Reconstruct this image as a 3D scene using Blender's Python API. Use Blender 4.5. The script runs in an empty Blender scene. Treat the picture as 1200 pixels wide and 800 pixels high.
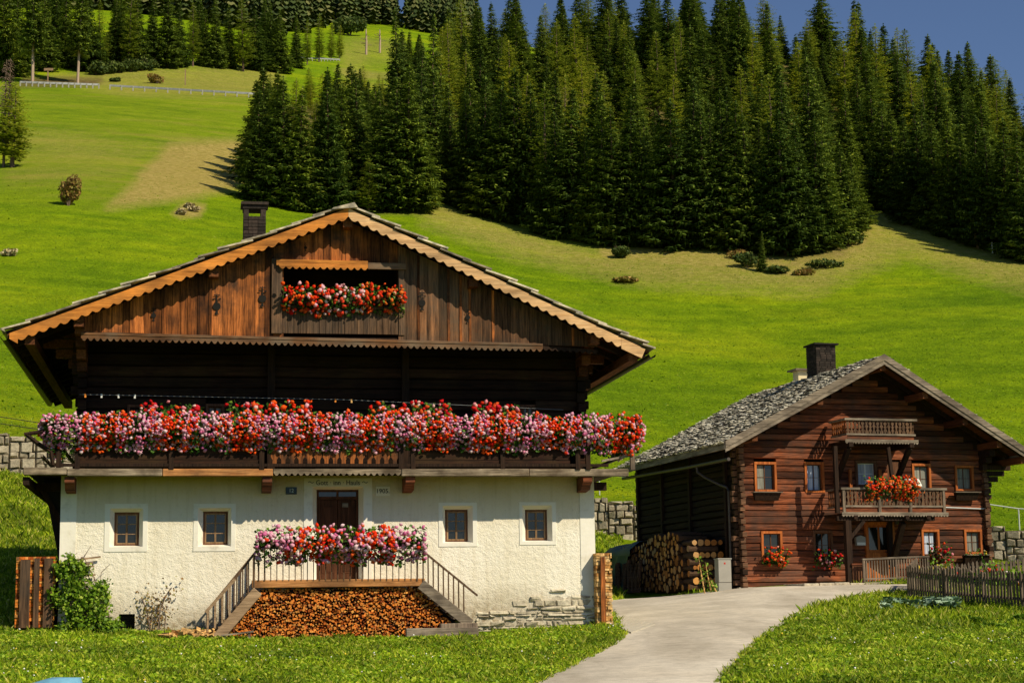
import bpy, math, random
import numpy as np
from mathutils import Vector, Matrix
random.seed(11); np.random.seed(11)
R = random
scene = bpy.context.scene
col = scene.collection
# ------------------------------------------------------------------ camera
FPX = 2100.0; PITCH = math.atan(320/FPX); ROLL = 0.014
fw = Vector((0, math.cos(PITCH), math.sin(PITCH))); up0 = Vector((0, -math.sin(PITCH), math.cos(PITCH))); r0 = Vector((1, 0, 0))
RT = r0*math.cos(ROLL) - up0*math.sin(ROLL); UP = r0*math.sin(ROLL) + up0*math.cos(ROLL)
cam_d = bpy.data.cameras.new("camera"); cam = bpy.data.objects.new("camera", cam_d); col.objects.link(cam)
M4 = Matrix((RT, UP, -fw)).transposed().to_4x4(); cam.matrix_world = M4
cam_d.lens = FPX*36/1200; cam_d.sensor_width = 36; cam_d.clip_start = 0.1; cam_d.clip_end = 6000
scene.camera = cam
def ray(px, py):
    d = fw*FPX + RT*(px-600) + UP*(400-py)
    return d/d.y
def at(px, py, Y): return ray(px, py)*Y
def proj(x, y, z):
    """numpy: world -> photo pixel"""
    zz = x*fw.x + y*fw.y + z*fw.z
    zz = np.where(zz < .1, .1, zz)
    return 600 + FPX*(x*RT.x + y*RT.y + z*RT.z)/zz, 400 - FPX*(x*UP.x + y*UP.y + z*UP.z)/zz
# ------------------------------------------------------------------ tagging helpers
def tag(o, label=None, cat=None, group=None, kind=None):
    if label: o['label'] = label
    if cat: o['category'] = cat
    if group: o['group'] = group
    if kind: o['kind'] = kind
    return o
def empty(name, loc=(0, 0, 0), rz=0, label=None, cat=None, group=None):
    o = bpy.data.objects.new(name, None); col.objects.link(o); o.location = loc; o.rotation_euler = (0, 0, rz)
    o.empty_display_size = .3
    return tag(o, label, cat, group)
def children(o): return [c for c in bpy.data.objects if c.parent == o]
def copy_tree(o, kids, loc, rz=0, scale=None, label=None, group=None):
    """kids: list of (child, [grandchildren]) known beforehand"""
    c = o.copy(); col.objects.link(c); c.location = loc; c.rotation_euler = (0, 0, rz)
    if scale: c.scale = scale
    if label: c['label'] = label
    if group: c['group'] = group
    for k, gs in kids:
        kk = k.copy(); col.objects.link(kk); kk.parent = c
        for g in gs:
            gg = g.copy(); col.objects.link(gg); gg.parent = kk
    return c
class MB:
    def __init__(s): s.v = []; s.f = []; s.m = []
    def add(s, vs, fs, mi=0):
        b = len(s.v); s.v.extend([tuple(p) for p in vs]); s.f.extend([tuple(b+i for i in f) for f in fs]); s.m.extend([mi]*len(fs))
        return s
    def quad(s, a, b, c, d, mi=0): return s.add([a, b, c, d], [(0, 1, 2, 3)], mi)
    def box(s, x0, x1, y0, y1, z0, z1, mi=0):
        return s.hexa([(x0,y0,z0),(x1,y0,z0),(x1,y1,z0),(x0,y1,z0),(x0,y0,z1),(x1,y0,z1),(x1,y1,z1),(x0,y1,z1)], mi)
    def hexa(s, p, mi=0):
        return s.add(p, [(0,3,2,1),(4,5,6,7),(0,1,5,4),(1,2,6,5),(2,3,7,6),(3,0,4,7)], mi)
    def prism(s, poly, y0, y1, mi=0):
        """poly: (x,z) ccw seen from -y, extruded along y"""
        n = len(poly); vs = [(x, y0, z) for x, z in poly] + [(x, y1, z) for x, z in poly]
        fs = [tuple(range(n)), tuple(range(2*n-1, n-1, -1))] + [(i, i+n, (i+1) % n+n, (i+1) % n) for i in range(n)]
        return s.add(vs, fs, mi)
    def bar(s, a, b, w, h=None, upv=(0, 0, 1), mi=0):
        a = Vector(a); b = Vector(b); h = h or w; d = (b-a).normalized(); u = Vector(upv)
        sx = d.cross(u)
        if sx.length < 1e-4: sx = d.cross(Vector((1, 0, 0)))
        sx.normalize(); uz = sx.cross(d).normalized(); sx *= w/2; uz *= h/2
        return s.hexa([a-sx-uz, a+sx-uz, b+sx-uz, b-sx-uz, a-sx+uz, a+sx+uz, b+sx+uz, b-sx+uz], mi)
    def tube(s, pts, rad, n=8, mi=0, cap=True):
        pts = [Vector(p) for p in pts]; k = len(pts)
        if not hasattr(rad, '__len__'): rad = [rad]*k
        vs = []
        for i, p in enumerate(pts):
            d = (pts[min(i+1, k-1)]-pts[max(i-1, 0)]).normalized()
            a = d.cross(Vector((0, 0, 1)))
            if a.length < .05: a = d.cross(Vector((1, 0, 0)))
            a.normalize(); b = d.cross(a)
            for j in range(n):
                t = 2*math.pi*j/n; vs.append(p + (a*math.cos(t)+b*math.sin(t))*rad[i])
        fs = [(i*n+j, i*n+(j+1) % n, (i+1)*n+(j+1) % n, (i+1)*n+j) for i in range(k-1) for j in range(n)]
        if cap: fs += [tuple(range(n-1, -1, -1)), tuple(range((k-1)*n, k*n))]
        return s.add(vs, fs, mi)
    def build(s, name, mats, parent=None, smooth=False, bevel=0):
        me = bpy.data.meshes.new(name); me.from_pydata(s.v, [], s.f)
        if not isinstance(mats, (list, tuple)): mats = [mats]
        for m in mats: me.materials.append(m)
        if len(mats) > 1: me.polygons.foreach_set('material_index', s.m)
        if smooth: me.polygons.foreach_set('use_smooth', [True]*len(s.f))
        me.update()
        o = bpy.data.objects.new(name, me); col.objects.link(o)
        if parent: o.parent = parent
        if bevel:
            b = o.modifiers.new('bevel', 'BEVEL'); b.width = bevel; b.segments = 1; b.limit_method = 'ANGLE'
        return o
def npmesh(name, V, F, mat, parent=None, smooth=False, attrs=None):
    """V (n,3) array, F (m,k) int array"""
    me = bpy.data.meshes.new(name); V = np.asarray(V, np.float32); F = np.asarray(F, np.int32); m, k = F.shape
    me.vertices.add(len(V)); me.vertices.foreach_set('co', V.ravel())
    me.loops.add(m*k); me.loops.foreach_set('vertex_index', F.ravel())
    me.polygons.add(m); me.polygons.foreach_set('loop_start', np.arange(0, m*k, k, dtype=np.int32))
    me.polygons.foreach_set('loop_total', np.full(m, k, np.int32))
    if smooth: me.polygons.foreach_set('use_smooth', np.ones(m, bool))
    for nm, a in (attrs or {}).items():
        at_ = me.attributes.new(nm, 'FLOAT', 'POINT'); at_.data.foreach_set('value', np.asarray(a, np.float32))
    for mm in (mat if isinstance(mat, (list, tuple)) else [mat]): me.materials.append(mm)
    me.update(calc_edges=True); me.validate()
    o = bpy.data.objects.new(name, me); col.objects.link(o)
    if parent: o.parent = parent
    return o
# ------------------------------------------------------------------ materials
def newmat(name, rough=.8, spec=.2):
    m = bpy.data.materials.new(name); m.use_nodes = True; nt = m.node_tree; p = nt.nodes['Principled BSDF']
    p.inputs['Roughness'].default_value = rough; p.inputs['Specular IOR Level'].default_value = spec
    return m, nt, p
def N(nt, t, **kw):
    n = nt.nodes.new(t)
    for k, v in kw.items():
        if k.startswith('i_'): n.inputs[k[2:].replace('_', ' ')].default_value = v
        else: setattr(n, k, v)
    return n
def ramp(nt, fac, stops, interp='LINEAR'):
    r = nt.nodes.new('ShaderNodeValToRGB'); cr = r.color_ramp; cr.interpolation = interp
    while len(cr.elements) < len(stops): cr.elements.new(.5)
    for e, (p, c) in zip(cr.elements, stops): e.position = p; e.color = (*c, 1)
    if fac is not None: nt.links.new(fac, r.inputs['Fac'])
    return r.outputs['Color']
def mixc(nt, a, b, fac, mode='MIX'):
    n = nt.nodes.new('ShaderNodeMix'); n.data_type = 'RGBA'; n.blend_type = mode; n.clamp_factor = True
    for s, v in ((n.inputs[0], fac), (n.inputs[6], a), (n.inputs[7], b)):
        if isinstance(v, (int, float)): s.default_value = v
        elif isinstance(v, tuple): s.default_value = (*v, 1)
        else: nt.links.new(v, s)
    return n.outputs[2]
def mathn(nt, op, a, b=0, c=None):
    n = nt.nodes.new('ShaderNodeMath'); n.operation = op
    for i, v in enumerate((a, b) if c is None else (a, b, c)):
        if isinstance(v, (int, float)): n.inputs[i].default_value = v
        else: nt.links.new(v, n.inputs[i])
    return n.outputs[0]
def noise(nt, scale, detail=4, rough=.55, mapping=None, coord='Object', dist=0):
    tc = nt.nodes.new('ShaderNodeTexCoord'); src = tc.outputs[coord]
    if mapping:
        mp = nt.nodes.new('ShaderNodeMapping'); mp.inputs['Scale'].default_value = mapping; nt.links.new(src, mp.inputs['Vector']); src = mp.outputs[0]
    n = nt.nodes.new('ShaderNodeTexNoise'); n.inputs['Scale'].default_value = scale; n.inputs['Detail'].default_value = detail
    n.inputs['Roughness'].default_value = rough; n.inputs['Distortion'].default_value = dist
    nt.links.new(src, n.inputs['Vector']); return n.outputs['Fac']
def bump(nt, p, h, strength=.5, dist=.02):
    b = nt.nodes.new('ShaderNodeBump'); b.inputs['Strength'].default_value = strength; b.inputs['Distance'].default_value = dist
    nt.links.new(h, b.inputs['Height']); nt.links.new(b.outputs[0], p.inputs['Normal'])
def island(nt):
    g = nt.nodes.new('ShaderNodeNewGeometry'); return g.outputs['Random Per Island']
def wood(name, c_lo, c_hi, grain='z', isl=(.55, 1.35), stain=None, stain_amt=.6, rough=.8, scale=1.0, bd=.006):
    m, nt, p = newmat(name, rough, .15)
    mp = {'z': (26, 26, 1.6), 'x': (1.6, 26, 26), 'y': (26, 1.6, 26)}[grain]
    f = noise(nt, scale, 5, .65, mp, dist=.4)
    c = ramp(nt, f, [(.3, c_lo), (.7, c_hi)])
    if stain:
        s = noise(nt, 1.1, 5, .6, (1, 1, 1))
        c = mixc(nt, c, stain, mathn(nt, 'MULTIPLY', ramp(nt, s, [(.42, (0, 0, 0)), (.62, (1, 1, 1))]), stain_amt))
    mp2 = {'z': (7, 7, .5), 'x': (.5, 7, 7), 'y': (7, .5, 7)}[grain]
    c = mixc(nt, c, ramp(nt, noise(nt, 1.0, 6, .75, mp2), [(.34, (.38, .36, .34)), (.5, (.95, .95, .95)), (.66, (1.25, 1.2, 1.1))]), .85 if stain else .5, 'MULTIPLY')
    v = mathn(nt, 'MULTIPLY_ADD', island(nt), isl[1]-isl[0], isl[0])
    n = nt.nodes.new('ShaderNodeVectorMath'); n.operation = 'SCALE'; nt.links.new(c, n.inputs[0]); nt.links.new(v, n.inputs['Scale'])
    nt.links.new(n.outputs[0], p.inputs['Base Color'])
    bump(nt, p, f, .6, bd); return m
def plain(name, c, rough=.6, var=.25, ns=6, spec=.3, metal=0):
    m, nt, p = newmat(name, rough, spec); f = noise(nt, ns, 5, .6)
    lo = tuple(x*(1-var) for x in c); hi = tuple(min(1, x*(1+var)) for x in c)
    nt.links.new(ramp(nt, f, [(.3, lo), (.7, hi)]), p.inputs['Base Color']); p.inputs['Metallic'].default_value = metal
    return m
def isl_mat(name, stops, rough=.6, interp='LINEAR', trans=0, spec=.2, nsc=0, nlo=.45, nhi=1.3):
    m, nt, p = newmat(name, rough, spec)
    c = ramp(nt, island(nt), stops, interp)
    if nsc:
        f = noise(nt, nsc, 3); c = mixc(nt, c, ramp(nt, f, [(.36, (nlo, nlo*1.03, nlo)), (.64, (nhi*1.03, nhi, nhi*.9))]), 1.0, 'MULTIPLY')
    nt.links.new(c, p.inputs['Base Color'])
    if trans:
        t = N(nt, 'ShaderNodeBsdfTranslucent'); nt.links.new(c, t.inputs['Color'])
        mx = N(nt, 'ShaderNodeMixShader'); mx.inputs[0].default_value = trans
        nt.links.new(p.outputs[0], mx.inputs[1]); nt.links.new(t.outputs[0], mx.inputs[2])
        nt.links.new(mx.outputs[0], nt.nodes['Material Output'].inputs['Surface'])
    return m
W = {}
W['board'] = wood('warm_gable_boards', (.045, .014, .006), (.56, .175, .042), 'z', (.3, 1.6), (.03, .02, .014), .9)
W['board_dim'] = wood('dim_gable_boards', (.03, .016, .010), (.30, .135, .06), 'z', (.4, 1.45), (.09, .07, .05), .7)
W['grey_board'] = wood('grey_brown_boards', (.03, .018, .012), (.24, .13, .07), 'z', (.5, 1.3), (.06, .05, .04), .5)
W['verge_orange'] = wood('orange_verge', (.44, .14, .022), (.88, .34, .065), 'x', (.85, 1.1), (.20, .09, .03), .5)
W['verge_tan'] = wood('tan_verge', (.52, .28, .12), (.92, .60, .32), 'x', (.85, 1.1), (.35, .20, .10), .4)
W['trim_brown'] = wood('brown_scallop_trim', (.06, .03, .018), (.26, .12, .05), 'x', (.7, 1.2), (.22, .17, .12), .6)
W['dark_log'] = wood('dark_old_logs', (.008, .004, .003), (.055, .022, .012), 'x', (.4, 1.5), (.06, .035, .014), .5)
W['dark_z'] = wood('dark_old_posts', (.008, .005, .004), (.05, .025, .014), 'z', (.6, 1.3))
W['soffit'] = wood('soffit_boards', (.05, .018, .008), (.22, .075, .026), 'y', (.5, 1.3))
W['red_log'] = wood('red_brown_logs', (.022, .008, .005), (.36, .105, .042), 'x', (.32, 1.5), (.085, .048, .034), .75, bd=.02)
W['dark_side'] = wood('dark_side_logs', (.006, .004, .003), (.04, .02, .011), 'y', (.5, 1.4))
W['log_end'] = wood('log_corner_ends', (.02, .012, .008), (.22, .11, .06), 'x', (.2, 1.5))
W['grey'] = wood('weathered_grey_wood', (.12, .095, .07), (.42, .34, .26), 'x', (.7, 1.2), (.08, .06, .045), .7)
W['grey_y'] = wood('weathered_grey_wood_deep', (.14, .11, .08), (.46, .38, .30), 'y', (.7, 1.2), (.10, .08, .06), .6)
W['grey_z'] = wood('weathered_grey_pickets', (.09, .065, .05), (.34, .26, .19), 'z', (.45, 1.3), (.06, .045, .035), .6)
W['rail'] = wood('stair_rail_wood', (.16, .10, .055), (.46, .31, .19), 'x', (.8, 1.2))
W['rail_dark'] = wood('dark_baluster_wood', (.05, .03, .02), (.2, .12, .07), 'z', (.7, 1.2))
W['frame_orange'] = wood('orange_window_wood', (.24, .055, .012), (.55, .17, .045), 'z', (.8, 1.15))
W['frame_brown'] = wood('brown_window_wood', (.07, .028, .014), (.2, .09, .045), 'z', (.8, 1.15))
W['sash_tan'] = wood('tan_window_sash', (.16, .09, .045), (.38, .24, .13), 'z', (.8, 1.15))
W['door'] = wood('dark_door_wood', (.03, .011, .006), (.12, .045, .02), 'z', (.8, 1.2))
W['door_orange'] = wood('orange_door_wood', (.30, .07, .015), (.62, .20, .05), 'z', (.8, 1.2))
W['floor_edge'] = wood('gallery_floor_edge', (.10, .075, .05), (.48, .38, .27), 'x', (.7, 1.15), (.06, .04, .025), .8, bd=.015)
W['floor_edge_orange'] = wood('gallery_floor_edge_orange', (.28, .10, .03), (.62, .30, .11), 'x', (.85, 1.25), (.08, .045, .025), .7, bd=.015)
W['dark_metal'] = plain('dark_gutter_metal', (.035, .03, .025), .45, .3, 5, .5)
W['pipe'] = plain('brown_pipe_metal', (.07, .05, .04), .45, .3, 5, .5)
W['white_metal'] = plain('galvanised_rail', (.62, .62, .60), .4, .12, 5, .5)
W['guard'] = plain('guard_rail_grey', (.30, .31, .31), .5, .2, 2, .4)
W['grey_box'] = plain('grey_plastic_box', (.33, .31, .27), .5, .1, 3, .4)
W['black'] = plain('soot_black', (.012, .01, .008), .9, .3)
W['white'] = plain('white_paint', (.78, .76, .70), .6, .06, 3)
W['curtain'] = wood('curtain_cloth', (.30, .31, .33), (.62, .63, .66), 'z', (.9, 1.1), scale=.6)
W['blue_curtain'] = wood('blue_white_curtain', (.18, .26, .42), (.66, .70, .78), 'z', (.9, 1.1), scale=.35)
W['grey_curtain'] = wood('greyish_curtain', (.12, .12, .10), (.34, .33, .28), 'z', (.9, 1.1), scale=.5)
W['tarp'] = plain('green_tarp', (.012, .05, .045), .5, .5, 2, .4)
def glass():
    m, nt, p = newmat('dark_window_glass', .08, .6); p.inputs['Base Color'].default_value = (.012, .012, .010, 1); f = noise(nt, 3, 2); bump(nt, p, f, .15, .01); return m
W['glass'] = glass()
def plaster():
    m, nt, p = newmat('rough_cream_plaster', .9, .1)
    big = noise(nt, .7, 6, .6); mid = noise(nt, 9, 5, .65); fine = noise(nt, 34, 4, .6)
    c = ramp(nt, big, [(.3, (.86, .78, .62)), (.7, (.96, .90, .77))])
    c = mixc(nt, c, (.55, .45, .31), mathn(nt, 'MULTIPLY', ramp(nt, mid, [(.56, (0, 0, 0)), (.72, (1, 1, 1))]), .35))
    # gallery shade painted in as ochre towards the top; real dirt near the ground
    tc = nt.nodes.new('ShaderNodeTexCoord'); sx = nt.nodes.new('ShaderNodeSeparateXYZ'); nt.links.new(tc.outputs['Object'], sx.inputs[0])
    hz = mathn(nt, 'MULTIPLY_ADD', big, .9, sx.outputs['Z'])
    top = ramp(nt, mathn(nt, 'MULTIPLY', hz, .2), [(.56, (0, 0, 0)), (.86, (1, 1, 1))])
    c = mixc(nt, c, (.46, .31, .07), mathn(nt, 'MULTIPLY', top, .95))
    st = noise(nt, 1.0, 5, .7, (5, 5, .35)); c = mixc(nt, c, ramp(nt, st, [(.3, (.82, .79, .72)), (.5, (1, 1, 1))]), .7, 'MULTIPLY')
    low = ramp(nt, mathn(nt, 'MULTIPLY', hz, .5), [(.26, (1, 1, 1)), (.75, (0, 0, 0))])
    c = mixc(nt, c, (.34, .26, .16), mathn(nt, 'MULTIPLY', low, mathn(nt, 'MULTIPLY_ADD', mid, 1.9, -.05)))
    nt.links.new(c, p.inputs['Base Color'])
    h = mathn(nt, 'ADD', mathn(nt, 'MULTIPLY', mid, 1.0), mathn(nt, 'MULTIPLY', fine, .5))
    bump(nt, p, h, 1.0, .03); return m
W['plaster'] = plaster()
def smooth_plaster():
    m, nt, p = newmat('smooth_white_plaster', .85, .1); a = noise(nt, 2.2, 6, .65)
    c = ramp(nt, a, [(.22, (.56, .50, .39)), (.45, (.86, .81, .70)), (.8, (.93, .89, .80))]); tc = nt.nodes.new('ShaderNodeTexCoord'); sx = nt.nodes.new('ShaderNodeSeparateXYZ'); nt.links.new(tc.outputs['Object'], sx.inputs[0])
    c = mixc(nt, c, (.60, .47, .22), mathn(nt, 'MULTIPLY', ramp(nt, mathn(nt, 'MULTIPLY', mathn(nt, 'ADD', a, sx.outputs['Z']), .2), [(.62, (0, 0, 0)), (.84, (1, 1, 1))]), .7))  # ochre towards the top: shade under the gallery put into the colour
    nt.links.new(c, p.inputs['Base Color']); b = noise(nt, 14, 4)
    bump(nt, p, b, .4, .008); return m
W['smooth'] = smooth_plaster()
def stone(name, stops, sc=9, bd=.03):
    m, nt, p = newmat(name, .9, .15); a = noise(nt, sc, 7, .7)
    c = ramp(nt, a, [(.3, (.45, .45, .45)), (.7, (1.2, 1.2, 1.2))]); c = mixc(nt, ramp(nt, island(nt), stops), c, 1.0, 'MULTIPLY')
    nt.links.new(c, p.inputs['Base Color']); bump(nt, p, a, .8, bd); return m
W['stone'] = stone('field_stone', [(0, (.40, .34, .25)), (.4, (.60, .52, .38)), (.7, (.78, .70, .54)), (1, (.50, .42, .31))])
W['stone_grey'] = stone('grey_retaining_stone', [(0, (.32, .27, .19)), (.5, (.46, .39, .28)), (1, (.58, .50, .37))])
W['mortar'] = stone('crumbled_mortar', [(0, (.66, .58, .45)), (1, (.66, .58, .45))])
W['mortar_dark'] = stone('dark_joint_earth', [(0, (.19, .15, .10)), (1, (.19, .15, .10))])
W['brick_dark'] = stone('sooty_brick', [(0, (.022, .018, .015)), (.5, (.045, .035, .028)), (1, (.07, .05, .04))], 14, .01)
W['shingle'] = isl_mat('roof_shingles', [(0, (.22, .18, .14)), (.5, (.46, .39, .31)), (1, (.68, .60, .49))], .85, nsc=5)
W['shingle2'] = isl_mat('rough_grey_shingles', [(0, (.03, .026, .022)), (.25, (.16, .14, .12)), (.5, (.60, .56, .49)), (1, (.88, .84, .76))], .85, nsc=7)
# ------------------------------------------------------------------ terrain
CP = [(0,800,31),(600,800,31),(1200,800,31),(65,745,41.5),(400,742,42.5),(700,735,43.5),(-250,760,40),
      (800,760,36.5),(870,720,45.5),(868,690,60),(720,690,67),(1066,705,52),(1200,718,48),(1160,674,63.5),(1010,684,61),(1400,666,64),(1190,688,57),
      (30,650,58),(-250,640,60),(250,680,57),(500,672,60),
      (30,562,78.5),(-250,520,78.5),(400,592,79),(705,628,79),(1185,662,78.5),(1450,690,78.5)]
CPU = [(30,514,81),(400,548,81),(705,588,81),(1185,623,81),(-250,470,81),(1450,650,81)]      # top of the retaining wall / lane behind it
CPF = [(50,480,92),(0,400,115),(0,250,165),(80,240,172),(0,200,200),(150,105,300),(0,95,300),(300,112,300),(100,80,332),(30,20,430),(200,30,430),
       (500,248,200),(380,245,200),(650,283,190),(800,297,180),(990,275,195),(1000,330,165),(1200,308,178),(1200,420,130),(900,400,140),(760,480,112),(700,560,88),
       (1190,560,95),(1180,606,85),(250,200,215),(200,150,255),(420,320,150),(350,430,112),
       (600,92,340),(1130,166,320),(850,74,335),(650,200,260),(1000,178,270),(600,88,420),(1130,158,420),(850,56,420),(960,90,335),
       (430,64,470),(480,45,520),(440,95,385),(350,20,600),(480,28,640),(-300,80,330),(-300,250,165),(1500,300,180),(1500,200,330),(-300,0,600),(700,72,640),(1200,150,640)]
STEP_R = 80.0; STEP_H = 1.45
def _prep():
    A = []; S = []
    for i, L in enumerate((CP, CPU, CPF)):
        for px, py, Y in L:
            p = at(px, py, Y); r = math.hypot(p.x, p.y); p = p*(Y/r if i < 2 else 1); r = math.hypot(p.x, p.y); z = p.z - (STEP_H if r > STEP_R else 0)
            A.append((math.atan2(p.x, p.y)*3.0, math.log(r))); S.append(z/r)
    for az in (-.5, -.25, 0, .25, .5):
        for r, z in ((4, -1.65), (12, -1.6), (20, -1.45)): A.append((az*3, math.log(r))); S.append(z/r)
    A = np.array(A); S = np.array(S); n = len(A)
    d = np.linalg.norm(A[:, None]-A[None], axis=2); K = d*d*np.log(d+1e-9) + np.eye(n)*1e-4
    P = np.hstack([np.ones((n, 1)), A]); L = np.zeros((n+3, n+3)); L[:n, :n] = K; L[:n, n:] = P; L[n:, :n] = P.T
    w = np.linalg.solve(L, np.concatenate([S, np.zeros(3)])); return A, w
_A, _w = _prep()
def H(x, y):
    x = np.atleast_1d(np.asarray(x, float)); y = np.atleast_1d(np.asarray(y, float))
    r = np.hypot(x, y); az = np.arctan2(x, y); azc = np.clip(az, -.42, .42); rr = np.clip(r, 4, 700)
    q = np.stack([azc*3, np.log(rr)], 1); out = np.zeros(len(x))
    for i in range(0, len(x), 20000):
        d = np.linalg.norm(q[i:i+20000, None]-_A[None], axis=2)
        out[i:i+20000] = (d*d*np.log(d+1e-9))@_w[:-3] + _w[-3] + q[i:i+20000]@_w[-2:]
    z = out*rr + np.where(r > STEP_R, STEP_H, 0)
    fall = np.clip((np.abs(az)-.6)/1.2, 0, 1)
    z = np.where(z > 0, z*(1-.93*fall), z)
    # small natural undulation on the far slope
    amp = np.clip((r-95)/80, 0, 1)*1.0
    z = z + amp*(np.sin(x*.071+y*.023)*.35 + np.sin(x*.033-y*.061+1.3)*.5 + np.sin(x*.15+y*.11)*.10)
    return z
def h1(x, y): return float(H([x], [y])[0])
def hit(px, py, r0=20, r1=700):
    """first crossing of the sight ray with the terrain"""
    d = ray(px, py); ys = np.geomspace(r0, r1, 700); z = H(d.x*ys, ys) - d.z*ys
    k = np.where((z[1:] > 0) & (z[:-1] <= 0))[0]
    if not len(k): return None
    k = k[0]; t = -z[k]/(z[k+1]-z[k]); Y = ys[k]+t*(ys[k+1]-ys[k]); return Vector((d.x*Y, Y, d.z*Y))
def inpoly(px, py, poly):
    c = np.zeros(len(px), bool); n = len(poly)
    for i in range(n):
        x0, y0 = poly[i]; x1, y1 = poly[(i+1) % n]
        k = (y0 > py) != (y1 > py)
        xs = (x1-x0)*(py-y0)/((y1-y0) if y1 != y0 else 1e-9)+x0
        c ^= k & (px < xs)
    return c
def gpt(px, py, Y): p = at(px, py, Y); return (p.x, p.y)
# road polygon in ground coordinates, read from its edges
ROAD = [gpt(560,840,27), gpt(632,800,31), gpt(690,765,35.5), gpt(735,740,40), gpt(722,722,46.0), gpt(716,712,50), gpt(700,693,64),
        gpt(870,690,59.3), gpt(1010,687,59.6), gpt(1075,690,58.5), gpt(1110,690,58), gpt(1105,698,56.5), gpt(1075,700,55.5), gpt(1020,702.5,54.5),
        gpt(962,714,50), gpt(935,729,44.8), gpt(905,748,40), gpt(872,776,34.8), gpt(850,800,31), gpt(835,840,27)]
def smooth_poly(P, it=2):
    P = np.array(P)
    for _ in range(it):
        Q = np.roll(P, -1, 0); P = np.stack([.75*P+.25*Q, .25*P+.75*Q], 1).reshape(-1, 2)
    return P
ROADS = smooth_poly(ROAD)
def dist_poly(x, y, P):
    d = np.full(len(x), 1e9)
    for i in range(len(P)):
        a = P[i]; b = P[(i+1) % len(P)]; ab = b-a; L = ab@ab+1e-12
        t = np.clip(((x-a[0])*ab[0]+(y-a[1])*ab[1])/L, 0, 1)
        d = np.minimum(d, np.hypot(x-a[0]-t*ab[0], y-a[1]-t*ab[1]))
    return d
def fbm(x, y, s, seed=0, oct=4):
    out = 0; a = 1
    rs = np.random.RandomState(seed)
    for o in range(oct):
        for k in range(3):
            th = rs.rand()*6.28; ph = rs.rand()*6.28; f = s*(2**o)*(0.8+.4*rs.rand())
            out = out + a*np.sin((x*math.cos(th)+y*math.sin(th))*f + ph + 1.5*np.sin((x*math.sin(th)-y*math.cos(th))*f*.6+ph*2))
        a *= .55
    return out/5
# ---- ground sheet: polar grid, fine in the view
az = np.concatenate([np.linspace(-math.pi, -.5, 26)[:-1], np.linspace(-.5, -.31, 24)[:-1], np.linspace(-.31, .31, 560), np.linspace(.31, .5, 24)[1:], np.linspace(.5, math.pi, 26)[1:]])
rr = np.concatenate([[.5, 4, 10], np.geomspace(16, 79.9, 170), np.geomspace(80.06, 420, 300), np.geomspace(430, 2500, 26)])
Rg, Ag = np.meshgrid(rr, az, indexing='ij'); gx = (Rg*np.sin(Ag)).ravel(); gy = (Rg*np.cos(Ag)).ravel(); gz = H(gx, gy)
far = np.clip((Rg.ravel()-700)/1500, 0, 1); gz -= far*60
inr = inpoly(gx, gy, ROADS) & (dist_poly(gx, gy, ROADS) > .12)
gz_l = gz - np.where(inr, .10, 0)
ppx, ppy = proj(gx, gy, gz)
def soft(px, py, poly, w):
    P = np.array(poly, float); ins = inpoly(px, py, P); d = dist_poly(px, py, P); return np.clip(np.where(ins, d, -d)/w+.5, 0, 1)
wob = fbm(gx, gy, .12, 3); wobp = wob*9
rg = Rg.ravel(); front = (np.cos(Ag.ravel()) > .9)
dry = np.zeros(len(gx)); earth = np.zeros(len(gx)); rough_g = np.zeros(len(gx))
fr = front & (rg > 85)
pxw = ppx + wobp; pyw = ppy + wobp*.4
dry = np.maximum(dry, .95*soft(pxw, pyw, [(120,242),(200,168),(330,160),(330,215),(215,232)], 14))           # mown hay patch
dry = np.maximum(dry, .5*soft(pxw, pyw, [(150,112),(90,100),(60,90),(160,78),(330,76),(330,112)], 14))
dry = np.maximum(dry, .95*soft(pxw, pyw, [(200,250),(215,235),(240,240),(236,254),(212,256)], 8))
dry = np.maximum(dry, .35*soft(pxw, pyw, [(0,215),(0,145),(150,165),(200,165),(115,240),(60,222)], 30)*(wob*.8+.6))
dry = np.maximum(dry, .6*soft(pxw, pyw, [(490,225),(520,232),(600,262),(700,292),(860,296),(880,305),(990,255),(1030,230),(1220,300),(1220,345),(1060,300),(960,345),(760,335),(600,300),(500,262)], 26))
dry = np.maximum(dry, .8*soft(pxw, pyw, [(690,283),(860,290),(920,300),(985,285),(1030,252),(1020,300),(930,330),(850,318),(700,305)], 14))
earth = np.maximum(earth, .7*soft(pxw, pyw, [(740,286),(900,292),(1000,280),(1010,255),(990,300),(900,312),(760,296)], 12)*np.clip(.4+wob*1.4, 0, 1))
earth = np.maximum(earth, .9*soft(pxw, pyw, [(25,103),(30,92),(120,92),(108,100)], 6))
earth = np.maximum(earth, .8*soft(pxw, pyw, [(430,238),(500,235),(495,252),(430,252)], 8))
rough_g = np.maximum(rough_g, soft(pxw, pyw, [(0,225),(0,100),(330,100),(310,200),(120,240)], 30))
dry = np.maximum(dry, .55*soft(pxw, pyw, [(400,50),(475,48),(480,110),(400,100)], 16)*np.clip(.7+wob, 0, 1)); dry *= fr; earth *= fr; rough_g *= fr
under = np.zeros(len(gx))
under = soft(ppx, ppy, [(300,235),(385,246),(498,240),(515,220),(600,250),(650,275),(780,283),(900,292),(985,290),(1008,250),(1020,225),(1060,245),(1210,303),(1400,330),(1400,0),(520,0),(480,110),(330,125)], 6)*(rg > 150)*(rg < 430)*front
dry = np.maximum(dry, 0); earth = np.maximum(earth, under*.85)
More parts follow.
